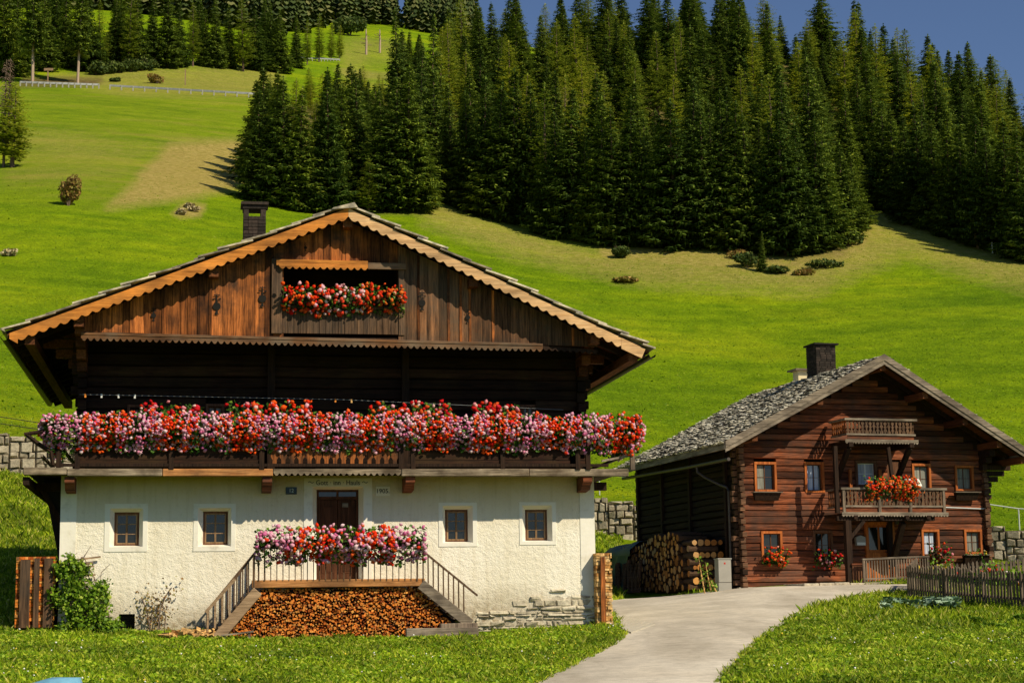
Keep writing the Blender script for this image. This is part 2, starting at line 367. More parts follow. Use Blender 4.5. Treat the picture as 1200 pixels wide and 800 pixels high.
# village ground near the houses: bare trodden strip
db = dist_poly(gx, gy, ROADS); earth = np.maximum(earth, np.where(rg < 70, np.clip(1-db/.25, 0, 1)*.7, 0))
nr, na = Rg.shape
ii = np.arange(nr-1)[:, None]*na + np.arange(na-1)[None]; Fq = np.stack([ii, ii+1, ii+na+1, ii+na], -1).reshape(-1, 4)
def ground_mat():
    m, nt, p = newmat('meadow_ground', .95, .05)
    big = noise(nt, .035, 5, .6); mid = noise(nt, .45, 6, .65); fine = noise(nt, 5.0, 6, .75); vf = noise(nt, 26, 3, .7)
    g = ramp(nt, big, [(.32, (.135, .235, .004)), (.55, (.185, .285, .004)), (.72, (.26, .32, .008))])
    g = mixc(nt, g, ramp(nt, mid, [(.3, (.58, .66, .6)), (.7, (1.4, 1.25, 1.3))]), .8, 'MULTIPLY')
    g = mixc(nt, g, ramp(nt, fine, [(.32, (.42, .45, .4)), (.68, (1.55, 1.5, 1.4))]), .85, 'MULTIPLY')
    g = mixc(nt, g, ramp(nt, vf, [(.3, (.5, .55, .5)), (.7, (1.4, 1.4, 1.3))]), .7, 'MULTIPLY')
    g = mixc(nt, g, ramp(nt, noise(nt, .14, 5, .6, (.16, 1, 1), dist=.6), [(.36, (.74, .80, .8)), (.5, (1, 1, 1)), (.64, (1.28, 1.12, 1.2))]), .9, 'MULTIPLY')
    d = ramp(nt, noise(nt, 1.6, 7, .75), [(.3, (.20, .16, .035)), (.5, (.36, .28, .075)), (.7, (.50, .39, .14))])
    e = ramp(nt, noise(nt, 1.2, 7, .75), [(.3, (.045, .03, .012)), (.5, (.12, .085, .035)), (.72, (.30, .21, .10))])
    o = ramp(nt, noise(nt, .16, 7, .7, (.35, 1, 1)), [(.3, (.08, .14, .008)), (.5, (.20, .26, .012)), (.68, (.32, .27, .05))])
    def at_(n_): a = nt.nodes.new('ShaderNodeAttribute'); a.attribute_name = n_; return a.outputs['Fac']
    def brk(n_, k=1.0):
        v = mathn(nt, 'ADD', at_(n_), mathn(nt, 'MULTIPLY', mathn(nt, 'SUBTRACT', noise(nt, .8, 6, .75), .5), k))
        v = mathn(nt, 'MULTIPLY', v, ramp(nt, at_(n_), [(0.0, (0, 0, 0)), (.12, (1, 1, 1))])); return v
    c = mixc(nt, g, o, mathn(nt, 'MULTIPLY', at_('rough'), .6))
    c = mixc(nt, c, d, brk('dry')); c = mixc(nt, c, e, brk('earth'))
    nt.links.new(c, p.inputs['Base Color'])
    h = mathn(nt, 'ADD', mathn(nt, 'MULTIPLY', fine, 1.0), mathn(nt, 'MULTIPLY', mid, 2.0))
    bump(nt, p, h, .9, .22); return m
G_MAT = ground_mat()
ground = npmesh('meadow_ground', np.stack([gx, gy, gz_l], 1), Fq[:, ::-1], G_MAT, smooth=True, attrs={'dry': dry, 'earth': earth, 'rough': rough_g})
tag(ground, 'green meadow rising steeply behind the two farmhouses', 'ground', kind='structure')
# ---- road
xs = np.arange(-8, 26, .22); ys = np.arange(24, 72, .22); X, Y = np.meshgrid(xs, ys, indexing='ij')
jx = X.ravel(); jy = Y.ravel(); sd = np.where(inpoly(jx, jy, ROADS), 1, -1)*dist_poly(jx, jy, ROADS)
# snap border vertices onto the outline
P = ROADS; best = np.full(len(jx), 1e9); sx_ = jx.copy(); sy_ = jy.copy()
near = np.abs(sd) < .24
for i in range(len(P)):
    a = P[i]; b = P[(i+1) % len(P)]; ab = b-a; t = np.clip(((jx-a[0])*ab[0]+(jy-a[1])*ab[1])/(ab@ab+1e-12), 0, 1)
    qx = a[0]+t*ab[0]; qy = a[1]+t*ab[1]; d = np.hypot(jx-qx, jy-qy); k = (d < best) & near; sx_[k] = qx[k]; sy_[k] = qy[k]; best = np.minimum(best, d)
out_near = near & (sd < 0); jx = np.where(out_near, sx_, jx); jy = np.where(out_near, sy_, jy); keep = sd > -.24
nx, ny = X.shape; ii = np.arange(nx-1)[:, None]*ny+np.arange(ny-1)[None]; F = np.stack([ii, ii+ny, ii+ny+1, ii+1], -1).reshape(-1, 4)
F = F[keep[F].all(1)]; used = np.unique(F); rem = -np.ones(len(jx), int); rem[used] = np.arange(len(used))
crack = None
def road_mat():
    m, nt, p = newmat('pale_worn_asphalt', .9, .15)
    a = noise(nt, .35, 5, .6); b = noise(nt, 3.5, 6, .7); c_ = noise(nt, 60, 3, .7)
    c = ramp(nt, a, [(.3, (.46, .41, .335)), (.5, (.56, .50, .415)), (.7, (.66, .60, .51))])
    c = mixc(nt, c, ramp(nt, b, [(.3, (.80, .79, .77)), (.6, (1.08, 1.07, 1.05))]), 1.0, 'MULTIPLY')
    c = mixc(nt, c, ramp(nt, c_, [(.3, (.72, .72, .72)), (.7, (1.22, 1.22, 1.22))]), .8, 'MULTIPLY')
    v = nt.nodes.new('ShaderNodeTexVoronoi'); v.feature = 'DISTANCE_TO_EDGE'; v.inputs['Scale'].default_value = .22
    tc = nt.nodes.new('ShaderNodeTexCoord'); mp = nt.nodes.new('ShaderNodeVectorMath'); mp.operation = 'ADD'
    nn = nt.nodes.new('ShaderNodeTexNoise'); nn.inputs['Scale'].default_value = .8; nn.inputs['Detail'].default_value = 6; nt.links.new(tc.outputs['Object'], nn.inputs['Vector'])
    nt.links.new(tc.outputs['Object'], mp.inputs[0]); nt.links.new(nn.outputs['Color'], mp.inputs[1]); nt.links.new(mp.outputs[0], v.inputs['Vector'])
    cr = ramp(nt, v.outputs['Distance'], [(0, (.55, .55, .55)), (.006, (1, 1, 1))]); c = mixc(nt, c, cr, .22, 'MULTIPLY')
    pt = noise(nt, .55, 3, .5, (1, .25, 1)); c = mixc(nt, c, ramp(nt, pt, [(.40, (.86, .85, .83)), (.5, (1, 1, 1)), (.62, (1.06, 1.05, 1.03))]), .9, 'MULTIPLY')
    nt.links.new(c, p.inputs['Base Color']); bump(nt, p, mathn(nt, 'ADD', b, c_), .4, .008); return m
W['road'] = road_mat()
rz_ = H(jx[used], jy[used]) + .02
# a low hump keeps the carriageway from looking ruled
rz_ += .03*np.clip(sd[used]/1.2, 0, 1)
road = npmesh('road', np.stack([jx[used], jy[used], rz_], 1), rem[F], W['road'], smooth=True)
tag(road, 'pale asphalt lane curving between the lawns to the two farmhouses', 'road', kind='structure')
# concrete ramp strip with grooves beside the white house
q = [Vector((*gpt(*p), 0)) for p in [(714,728,44.4), (722,718,48.5), (768,733,42.8), (740,741,40.6)]]
mb = MB(); n = 9
for i in range(n):
    t0 = i/n+.012; t1 = (i+1)/n-.012
    c = [q[0].lerp(q[3], t0), q[1].lerp(q[2], t0), q[1].lerp(q[2], t1), q[0].lerp(q[3], t1)]
    for v in c: v.z = h1(v.x, v.y) + .055
    lo = [v - Vector((0, 0, .08)) for v in c]; mb.hexa(lo[::-1] + c[::-1] if False else [*lo, *c])
W['concrete'] = plain('pale_concrete', (.50, .45, .36), .9, .12, 8, .1)
tag(mb.build('paved_ramp', W['concrete']), 'pale grooved concrete ramp beside the white wall corner', 'paving', kind='structure')
# ------------------------------------------------------------------ house frames
class Frame:
    """a house's own axes: u along the front, w into the depth, z up; uz() reads a point of the photo on the plane w"""
    def __init__(s, px, py, Y, deg):
        s.O = at(px, py, Y); s.th = math.radians(deg); s.a = Vector((math.cos(s.th), math.sin(s.th), 0)); s.n = Vector((-math.sin(s.th), math.cos(s.th), 0))
    def uz(s, px, py, w=0.0):
        d = ray(px, py); t = (w + s.O.dot(s.n))/d.dot(s.n); P = d*t - s.O; return P.dot(s.a), P.z
    def on_u(s, px, py, u):
        d = ray(px, py); t = (u + s.O.dot(s.a))/d.dot(s.a); P = d*t - s.O; return P.dot(s.n), P.z
    def world(s, u, w, z): return s.O + s.a*u + s.n*w + Vector((0, 0, z))
def scallop(x0, z0, x1, z1, drop, per, tooth):
    """outline (x,z) of a board following a line, plain top edge and toothed lower edge"""
    L = math.hypot(x1-x0, z1-z0); n = max(1, round(L/per)); dx = (x1-x0)/L; dz = (z1-z0)/L
    low = []
    for i in range(n):
        for f, d in ((0.0, 0), (.12, .25), (.32, .85), (.5, 1), (.68, .85), (.88, .25)):
            t = (i+f)/n*L; low.append((x0+dx*t, z0+dz*t-drop-tooth*d))
    low.append((x1, z1-drop)); return low
def toothed_board(mb, x0, z0, x1, z1, y0, y1, drop, per, tooth, mi=0):
    low = scallop(x0, z0, x1, z1, drop, per, tooth); n = len(low)
    L = math.hypot(x1-x0, z1-z0); dx = (x1-x0)/L; dz = (z1-z0)/L
    top = [(x0+dx*((a-x0)/(x1-x0))*L, z0+(z1-z0)*((a-x0)/(x1-x0))) for a, _ in low]
    vs = []; fs = []
    for (a, b), (c, d) in zip(low, top): vs += [(a, y0, b), (c, y0, d), (a, y1, b), (c, y1, d)]
    for i in range(n-1):
        k = 4*i; fs += [(k, k+4, k+5, k+1), (k+2, k+3, k+7, k+6), (k, k+2, k+6, k+4), (k+1, k+5, k+7, k+3)]
    fs += [(0, 1, 3, 2), (4*n-4, 4*n-2, 4*n-1, 4*n-3)]
    mb.add(vs, fs, mi)
def log_wall(mb, u0, u1, z0, z1, w0, w1, holes=(), clip=None, ch=.24, rnd=.02, axis='x', jag=.012, seed=1):
    """courses of rounded logs; clip(z)->(ua,ub) limits a gable; holes are (ua,ub,za,zb)"""
    rs = random.Random(seed); z = z0
    while z < z1-.03:
        hgt = min(ch*rs.uniform(.85, 1.15), z1-z); zt = z+hgt; zm = (z+zt)/2
        a, b = (u0, u1)
        if clip: ca, cb = clip(zt); a = max(a, ca); b = min(b, cb)
        if b-a > .05:
            segs = [(a, b)]
            for ha, hb, hza, hzb in holes:
                if zm > hza and zm < hzb:
                    ns = []
                    for s0, s1 in segs:
                        if hb <= s0 or ha >= s1: ns.append((s0, s1)); continue
                        if ha > s0: ns.append((s0, ha))
                        if hb < s1: ns.append((hb, s1))
                    segs = ns
            j = rs.uniform(-jag, jag)
            for s0, s1 in segs:
                if s1-s0 < .02: continue
                n = max(1, int((s1-s0)/1.2)); prof = [(w1, z+.002), (w0+j+.035, z+.004), (w0+j+.003, z+.022*hgt/.24+.006), (w0+j-.004, zm), (w0+j+.003, zt-.022*hgt/.24-.006), (w0+j+.035, zt-.005), (w1, zt-.002)]
                pts = []
                for k in range(n+1):
                    uu = s0+(s1-s0)*k/n; dz = rs.uniform(-1, 1)*rnd*.5 if 0 < k < n else 0; dw = rs.uniform(-1, 1)*rnd*.4
                    for q, (pw, pz) in enumerate(prof):
                        pts.append((uu, pw+(dw if 0 < q < 6 else 0), pz+dz) if axis == 'x' else (pw+(dw if 0 < q < 6 else 0), uu, pz+dz))
                m = len(prof); fs = []
                for k in range(n):
                    for q in range(m): fs.append((k*m+q, k*m+(q+1) % m, (k+1)*m+(q+1) % m, (k+1)*m+q))
                fs += [tuple(range(m)), tuple(range((n+1)*m-1, n*m-1, -1))]
                if axis == 'x': fs = [f[::-1] for f in fs]
                mb.add(pts, fs)
        z = zt
def fix(o):
    """make normals consistent"""
    import bmesh
    bm = bmesh.new(); bm.from_mesh(o.data); bmesh.ops.recalc_face_normals(bm, faces=bm.faces); bm.to_mesh(o.data); bm.free(); return o
def shingle_slope(mb, P0, along, down, width, length, cw, cl, thick, lift, seed, jit=.3, zj=.0):
    """rows of single shingles; P0 = top corner, along = unit vector of the row, down = unit vector down the slope"""
    rs = random.Random(seed); nrm = along.cross(down).normalized()
    if nrm.z < 0: nrm = -nrm
    rows = int(length/cl)
    for r in range(rows, -1, -1):
        s0 = r*cl; x = -rs.random()*cw*.5
        while x < width:
            w_ = cw*rs.uniform(1-jit, 1+jit); x0 = max(0, x); x1 = min(width, x+w_-.006)
            if x1-x0 > .02:
                l_ = cl*rs.uniform(1.15, 1.45); s1 = min(s0+l_, length+.05); li = lift*rs.uniform(.5, 1.6) + zj*rs.random(); tw = rs.uniform(-.3, .3)*lift
                a = P0+along*x0+down*s0+nrm*.004; b = P0+along*x1+down*s0+nrm*.004
                c = P0+along*x1+down*s1+nrm*(li+tw); d = P0+along*x0+down*s1+nrm*(li-tw)
                mb.hexa([a, b, c, d, a+nrm*thick, b+nrm*thick, c+nrm*thick, d+nrm*thick])
            x += w_
def window_unit(parent, name, ua, ub, za, zb, w, frame_w, frame_mat, sash_mat, nx, nz, glass_mat=None, depth=.09, sash=.035, curtain=None, mull=.024, proud=.04, case=None):
    """frame (the window part) with sash, pane and curtain as sub-parts"""
    mb = MB(); f = frame_w
    mb.box(ua, ub, w-proud, w+depth, zb-f, zb); mb.box(ua, ub, w-proud, w+depth, za, za+f*.8)
    mb.box(ua, ua+f, w-proud+.002, w+depth, za+f*.8, zb-f); mb.box(ub-f, ub, w-proud+.002, w+depth, za+f*.8, zb-f)
    fr = mb.build(name, frame_mat, parent, bevel=.006)
    a, b, c, d = ua+f, ub-f, za+f*.8, zb-f; s = MB()
    s.box(a, b, w, w+.04, c, c+sash); s.box(a, b, w, w+.04, d-sash, d); s.box(a, a+sash, w+.002, w+.04, c+sash, d-sash); s.box(b-sash, b, w+.002, w+.04, c+sash, d-sash)
    for i in range(1, nx):
        x = a+(b-a)*i/nx; s.box(x-mull*(.9 if nx > 2 or i != 1 else 1.2)/1, x+mull, w+.004, w+.038, c+sash, d-sash)
    for i in range(1, nz):
        z = c+(d-c)*i/nz; s.box(a+sash, b-sash, w+.006, w+.034, z-mull/2, z+mull/2)
    s.build('sash', sash_mat, fr)
    g = MB(); g.quad((a, w+.03, c), (b, w+.03, c), (b, w+.03, d), (a, w+.03, d)); g.build('pane', glass_mat or W['glass'], fr)
    if curtain:
        cm, fx0, fx1, fz0, fz1 = curtain; k = MB(); n = 10; xs_ = [a+(b-a)*(fx0+(fx1-fx0)*i/n) for i in range(n+1)]
        for i in range(n):
            y0 = w+.026-(.006 if i % 2 else 0); y1 = w+.026-(0 if i % 2 else .006)
            k.quad((xs_[i], y0, c+(d-c)*fz0), (xs_[i+1], y1, c+(d-c)*fz0), (xs_[i+1], y1, c+(d-c)*fz1), (xs_[i], y0, c+(d-c)*fz1))
        k.build('curtain', cm, fr)
    return fr
# ================================================================== WHITE FARMHOUSE
A = Frame(68, 745, 41.5, 10)
house = empty('farmhouse', A.O, A.th, 'large white plastered farmhouse with dark timber upper floor and geranium gallery', 'farmhouse')
U1 = A.uz(697, 650)[0]                         # right end of the white wall
ZT = A.uz(400, 557)[1]                         # top of the white wall
def rect(x0, y0, x1, y1, w=0.0, F=A):
    a = F.uz(x0, (y0+y1)/2, w)[0]; b = F.uz(x1, (y0+y1)/2, w)[0]; c = F.uz((x0+x1)/2, y1, w)[1]; d = F.uz((x0+x1)/2, y0, w)[1]; return a, b, c, d
WIN = [dict(o=(122.5,590,173,646), r=(128.5,595.5,167.5,640.5), w=(134,600,163,639)),
       dict(o=(226.7,590,276,645.5), r=(232,595,271,640), w=(238,599,267,638)),
       dict(o=(514,588.6,559,640), r=(518.5,592.5,554,635.5), w=(521.6,597,548,634.5)),
       dict(o=(608.6,588,651.5,638), r=(612,592,647,633.8), w=(615.5,597,641,633))]
DOOR = dict(o=(356,560,436,681), r=(366,570,426,680), w=(371,573.6,420,679))
holes = [rect(*w_['r']) for w_ in WIN] + [rect(*DOOR['r'])]
# cellar opening bottom left
cel = rect(139, 719, 158, 742); holes.append(cel)
WALL_T = .45
def wall_grid(mb, u0, u1, z0, z1, holes, w, mi=0):
    us = sorted({u0, u1, *[h[0] for h in holes], *[h[1] for h in holes]}); zs = sorted({z0, z1, *[h[2] for h in holes], *[h[3] for h in holes]})
    for i in range(len(us)-1):
        for j in range(len(zs)-1):
            um = (us[i]+us[i+1])/2; zm = (zs[j]+zs[j+1])/2
            if any(h[0] < um < h[1] and h[2] < zm < h[3] for h in holes): continue
            n = max(1, int((us[i+1]-us[i])/.4)); m = max(1, int((zs[j+1]-zs[j])/.4))
            for a in range(n):
                for b in range(m):
                    ua = us[i]+(us[i+1]-us[i])*a/n; ub = us[i]+(us[i+1]-us[i])*(a+1)/n; za = zs[j]+(zs[j+1]-zs[j])*b/m; zb = zs[j]+(zs[j+1]-zs[j])*(b+1)/m
                    mb.quad((ua, w, za), (ub, w, za), (ub, w, zb), (ua, w, zb), mi)
mb = MB(); DEP = 12.0
wall_grid(mb, 0, U1, -.6, ZT, holes, 0)
mb.quad((0, DEP, -.6), (0, 0, -.6), (0, 0, ZT), (0, DEP, ZT)); mb.quad((U1, 0, -.6), (U1, DEP, -.6), (U1, DEP, ZT), (U1, 0, ZT)); mb.quad((U1, DEP, -.6), (0, DEP, -.6), (0, DEP, ZT), (U1, DEP, ZT))
mb.quad((0, 0, ZT), (U1, 0, ZT), (U1, DEP, ZT), (0, DEP, ZT))
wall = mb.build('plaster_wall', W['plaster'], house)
# dark rooms behind the openings
for k, w_ in enumerate(WIN + [DOOR]):
    o = rect(*w_['o']); r = rect(*w_['r']); isdoor = k == 4; dd = .20 if not isdoor else .26; wi = rect(*w_['w'], dd)
    mb = MB(); pr = -.014
    if isdoor: o = (o[0], o[1], r[2], o[3])
    # proud smooth band around the opening
    def ring(A_, B_, ya, yb, closed=True):
        a0, a1, a2, a3 = A_; b0, b1, b2, b3 = B_
        mb.quad((a0, ya, a3), (b0, yb, b3), (b1, yb, b3), (a1, ya, a3))
        mb.quad((a0, ya, a2), (b0, yb, b2), (b0, yb, b3), (a0, ya, a3)); mb.quad((b1, yb, b2), (a1, ya, a2), (a1, ya, a3), (b1, yb, b3))
        if closed: mb.quad((a0, ya, a2), (a1, ya, a2), (b1, yb, b2), (b0, yb, b2))
    ring(o, r, pr, pr, not isdoor); ring(r, wi, pr, dd)
    ring(tuple(np.add(o, (-.004, .004, -.004, .004))), o, .01, pr)
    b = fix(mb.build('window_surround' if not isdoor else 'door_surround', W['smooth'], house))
    if not isdoor:
        mb = MB(); window_unit(house, 'window', wi[0], wi[1], wi[2], wi[3], dd, .045, W['frame_brown'], W['sash_tan'], 2, 3, proud=.01, sash=.03, mull=.02)
# door: two leaves with panels, transom, small notice
dx0, dx1, dz0, dz1 = rect(*DOOR['w'], .26); tz = A.uz(395, 583.5, .26)[1]
mb = MB(); cx = (dx0+dx1)/2
mb.box(dx0, dx1, .25, .33, tz-.03, tz+.04); mb.box(dx0, dx0+.05, .252, .33, dz0, tz-.03); mb.box(dx1-.05, dx1, .252, .33, dz0, tz-.03); mb.box(dx0, dx0+.05, .252, .33, tz+.04, dz1); mb.box(dx1-.05, dx1, .252, .33, tz+.04, dz1)
mb.box(dx0+.05, dx1-.05, .254, .33, dz1-.05, dz1); mb.box(cx-.025, cx+.025, .256, .33, tz+.04, dz1-.05)
dr = mb.build('door_frame', W['door'], house)
mb = MB()
for s0, s1 in ((dx0+.055, cx-.006), (cx+.006, dx1-.055)):
    mb.box(s0, s1, .285, .33, dz0+.02, tz-.035)
    zz = [dz0+.12, dz0+.55, dz0+1.02, tz-.14]
    for q0, q1 in zip(zz[:-1], zz[1:]):
        mb.box(s0+.07, s1-.07, .275, .286, q0+.03, q1-.03); mb.box(s0+.11, s1-.11, .266, .276, q0+.07, q1-.07)
dd_ = mb.build('door', W['door'], house, bevel=.008); MB().bar((cx+.03, .25, dz0+1.0), (cx+.13, .25, dz0+1.0), .025).build('handle', W['dark_metal'], dd_)
MB().box(dx0+.05, dx1-.05, .29, .30, tz+.04, dz1-.05).build('pane', W['glass'], dr)
nx_, nz_ = A.uz(404.5, 591, .26); MB().box(nx_-.07, nx_+.07, .255, .262, nz_-.06, nz_+.04).build('notice', W['grey'], dd_)
# corner bands
mb = MB(); q0 = A.uz(88.5, 650)[0]; q1 = A.uz(680.5, 650)[0]
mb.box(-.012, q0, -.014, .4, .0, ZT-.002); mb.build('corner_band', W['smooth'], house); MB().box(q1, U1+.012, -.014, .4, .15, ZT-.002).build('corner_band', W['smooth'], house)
mb = MB(); c0, c1, c2, c3 = cel; mb.box(c0, c1, .3, .34, c2, c3); mb.build('cellar_hatch', W['black'], house)
mb = MB(); mb.quad((c0, 0, c2), (c0, .3, c2), (c0, .3, c3), (c0, 0, c3)); mb.quad((c1, .3, c2), (c1, 0, c2), (c1, 0, c3), (c1, .3, c3)); mb.quad((c0, .3, c3), (c1, .3, c3), (c1, 0, c3), (c0, 0, c3)); mb.build('cellar_reveal', W['smooth'], house)
# exposed masonry at the right foot: irregular field stones, thinning out upward
mb = MB(); rs = random.Random(5); pb = A.uz(556, 740)[0]; z = -.12; row = 0
while z < .92:
    hh = rs.choice([.06, .09, .13, .17]); u = pb + rs.uniform(-.1, .05)
    while u < U1+.02:
        ww = rs.choice([.12, .2, .3, .42, .55])*rs.uniform(.8, 1.1); topz = A.uz(600, 707)[1]*.0 + (.62 + .16*math.sin(u*1.7) - (.25 if u < pb+.6 else 0))
        if z+hh*.5 < topz or (z < topz+.14 and rs.random() < .35):
            u1_ = min(u+ww-.018, U1+.015); 
            if u1_-u > .05:
                d0 = -.012-rs.random()*.05; j = lambda k=.034: rs.uniform(-k, k); zb_ = z+j(.01); zt_ = z+hh-.016
                f = [(u+j(), d0+.02, zb_+j()), (u1_+j(), d0+.02, zb_+j()), (u1_+j(), d0+.02, zt_+j()), (u+j(), d0+.02, zt_+j())]
                cc = [(u+.03*ww/.3+j(), d0-.012, zb_+.02+j(.006)), (u1_-.03+j(), d0-.012+j(), zb_+.02), (u1_-.03+j(), d0-.012+j(), zt_-.02), (u+.03+j(), d0-.012, zt_-.02+j(.006))]
                bk = [(u, .05, zb_), (u1_, .05, zb_), (u1_, .05, zt_), (u, .05, zt_)]
                mb.add(f+cc+bk, [(4,5,6,7),(0,1,5,4),(1,2,6,5),(2,3,7,6),(3,0,4,7),(8,9,1,0),(9,10,2,1),(10,11,3,2),(11,8,0,3)])
        u += ww
    z += hh; row += 1
mb.build('exposed_masonry', W['stone'], house)
mb = MB(); vs = [(pb+.1, -.006, -.5)]; n = 30; tops = []
for i in range(n+1):
    u = pb+.12+(U1-pb-.12)*i/n; tops.append((u, -.006, .55+.17*math.sin(u*1.7)+rs.uniform(-.08, .1)-(.22 if u < pb+.6 else 0)))
for a, b in zip(tops[:-1], tops[1:]): mb.quad((a[0], -.006, -.5), (b[0], -.006, -.5), b, a)
mb.build('masonry_joint', W['mortar'], house)
# ---- gallery floor
wf = -.85; gl = A.uz(27, 552, wf)[0]; gr = A.uz(737, 551, wf)[0]; fz1 = A.uz(400, 549, wf)[1]; fz0 = A.uz(400, 557.5, wf)[1]
mb = MB(); rs = random.Random(8)
segs = [(27, 78), (78.5, 190), (190.5, 330), (330.5, 470), (470.5, 620), (620.5, 737)]
for i, (a, b) in enumerate(segs):
    ua = A.uz(a, 552, wf)[0]; ub = A.uz(b, 552, wf)[0]
    if i in (2, 3): continue
    mb = MB(); mb.box(ua, ub, wf+rs.uniform(-.02, .02), wf+.16, fz0+(.02 if i == 0 else 0)+rs.uniform(-.01, .01), fz1+(.03 if i == 0 else 0))
    mb.build('gallery_edge_beam', W['floor_edge'], house, bevel=.015)
mb = MB(); ua = A.uz(190.5, 552, wf)[0]; ub = A.uz(320, 552, wf)[0]; uc = A.uz(470, 552, wf)[0]
mb.box(ua, ub, wf, wf+.16, fz0, fz1); fe2 = mb.build('gallery_edge_beam', W['floor_edge_orange'], house, bevel=.015)
mb = MB(); toothed_board(mb, ub+.01, fz1, uc, fz1, wf-.01, wf+.03, .10, .14, .06); fe3 = mb.build('scalloped_edge', W['floor_edge'], house); MB().box(ub+.01, uc, wf+.032, wf+.163, fz1-.1, fz1-.004).build('edge_joist', W['dark_z'], house)
mb = MB(); nb = int(DEP*.9/.3)
for i in range(7): mb.box(gl+.05, gr-.05, wf+.165+i*.23, wf+.385+i*.23, fz1-.06, fz1-.015)
for sgn, (ue0, ue1) in ((0, (gl+.03, -.02)), (1, (U1+.02, gr-.03))):
    for i in range(14): mb.box(ue0, ue1, .02+i*.62, .02+i*.62+.6, fz1-.062, fz1-.018)
mb.build('gallery_floor', W['dark_z'], house)
# carrying beam ends
for px in (82, 313, 480, 687):
    u = A.uz(px, 562, -.6)[0]; mb = MB(); zz = fz0-.005
    poly = [(-.78, zz), (-.78, zz-.13), (-.6, zz-.2), (-.52, zz-.3), (.02, zz-.34), (.02, zz)]
    vs = [(u-.11, w, z) for w, z in poly]+[(u+.11, w, z) for w, z in poly]; m = len(poly)
    mb.add(vs, [tuple(range(m)), tuple(range(2*m-1, m-1, -1))]+[(i, i+m, (i+1) % m+m, (i+1) % m) for i in range(m)])
    fix(mb.build('bracket', W['red_log'], house))
mb = MB()
for i in range(4):
    w = 1.0+i*2.6; mb = MB(); mb.bar((gl+.1, w, fz0-.12), (-.05, w, fz0-.12), .18, .2); mb.bar((gl+.3, w, fz0-.2), (-.05, w, fz0-1.0), .12, .12); mb.build('side_gallery_beam', W['dark_z'], house)
    mb = MB(); mb.bar((U1+.05, w, fz0-.12), (gr-.15, w, fz0-.12), .18, .2); mb.build('side_gallery_beam', W['dark_z'], house)
mb = MB()
mb.bar((gl+.06, -.75, fz0-.10), (gl+.06, 11, fz0-.10), .14, .18); mb.build('side_gallery_beam', W['dark_z'], house)
# dark boarded side under the left gallery
mb = MB(); mb.hexa([(-.02, 1.0, 1.6), (-.06, 1.0, 1.6), (-.06, 11, 1.6), (-.02, 11, 1.6), (-.02, 1.0, ZT), (gl+.3, 1.0, ZT-.03), (gl+.3, 11, ZT-.03), (-.02, 11, ZT)]); fix(mb.build('side_boarding', W['black'], house))
# ---- timber storey: roof line first
wv = -1.0; wb = -.55
apex = A.uz(408, 244, wv); el = A.uz(6, 391, wv); er = A.uz(763, 411, wv)
def roof_z(u): return apex[1]+(u-apex[0])*((el[1]-apex[1])/(el[0]-apex[0]) if u < apex[0] else (er[1]-apex[1])/(er[0]-apex[0]))
def gable_clip(off):
    def f(z):
        z = z+off; sl_ = (el[1]-apex[1])/(el[0]-apex[0]); sr_ = (er[1]-apex[1])/(er[0]-apex[0])
        return apex[0]+(z-apex[1])/sl_, apex[0]+(z-apex[1])/sr_
    return f
LW = .9; tl = A.uz(92, 470, LW)[0]; tr = A.uz(684, 470, LW)[0]
topz = bz0_ = A.uz(400, 397, LW)[1]
tw = [(149,474,166,506), (241,473,263,506), (436,474,462,506), (610,474,628,506)]; twr = [rect(*q, LW) for q in tw]
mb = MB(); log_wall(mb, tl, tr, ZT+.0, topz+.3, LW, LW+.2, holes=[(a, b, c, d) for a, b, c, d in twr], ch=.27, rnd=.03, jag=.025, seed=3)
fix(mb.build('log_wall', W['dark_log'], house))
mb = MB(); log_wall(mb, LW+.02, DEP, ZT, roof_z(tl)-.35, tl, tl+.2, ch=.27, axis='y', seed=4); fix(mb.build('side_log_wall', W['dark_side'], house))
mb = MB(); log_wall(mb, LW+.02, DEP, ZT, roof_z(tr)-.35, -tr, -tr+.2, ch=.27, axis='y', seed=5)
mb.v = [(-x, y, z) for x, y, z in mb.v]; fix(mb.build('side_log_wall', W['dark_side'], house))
MB().box(tl+.21, tr-.21, LW+.3, LW+.34, ZT, topz+.1).build('inner_wall', W['black'], house)
for (a, b, c, d) in twr:
    window_unit(house, 'window', a, b, c, d, LW+.06, .06, W['frame_brown'], W['frame_brown'], 2, 2, proud=.07, curtain=(W['grey_curtain'], 0, 1, 0, 1))
# posts, log ends, brackets at the corners
for px in (318, 475): u = A.uz(px, 450, LW-.1)[0]; MB().box(u-.09, u+.09, LW-.16, LW-.03, ZT+.05, topz-.02).build('timber_post', W['dark_z'], house)
MB().box(tl-.02, tr+.02, LW-.12, LW-.02, topz-.12, topz+.1).build('head_beam', W['dark_z'], house)
rs = random.Random(31)
for uc, sg in ((tl+.09, -1), (tr-.09, 1)):
    mb = MB(); z = ZT+.03
    while z < topz+.2:
        hh = .26*rs.uniform(.9, 1.1); o = rs.uniform(.06, .22); mb.box(uc-.1, uc+.1, LW-o-.05, LW, z+.02, z+hh-.02); o2 = rs.uniform(.05, .2)
        if sg < 0: mb.box(tl-o2, tl, LW+.05, LW+.25, z+.13, z+hh+.08)
        else: mb.box(tr, tr+o2, LW+.05, LW+.25, z+.13, z+hh+.08)
        z += hh
    mb.build('log_end_corner', W['dark_log'], house)
    mb = MB()
    for i in range(5):
        zz = topz+.05-.24*i; mb.box(uc-.11, uc+.11, -.95+.35*i, LW-.05, zz, zz+.22)
        e = uc+sg*(1.25-.3*i); mb.box(min(uc, e), max(uc, e), LW+.06, LW+.26, zz-.1, zz+.10)
    mb.build('stepped_console', W['soffit'], house)
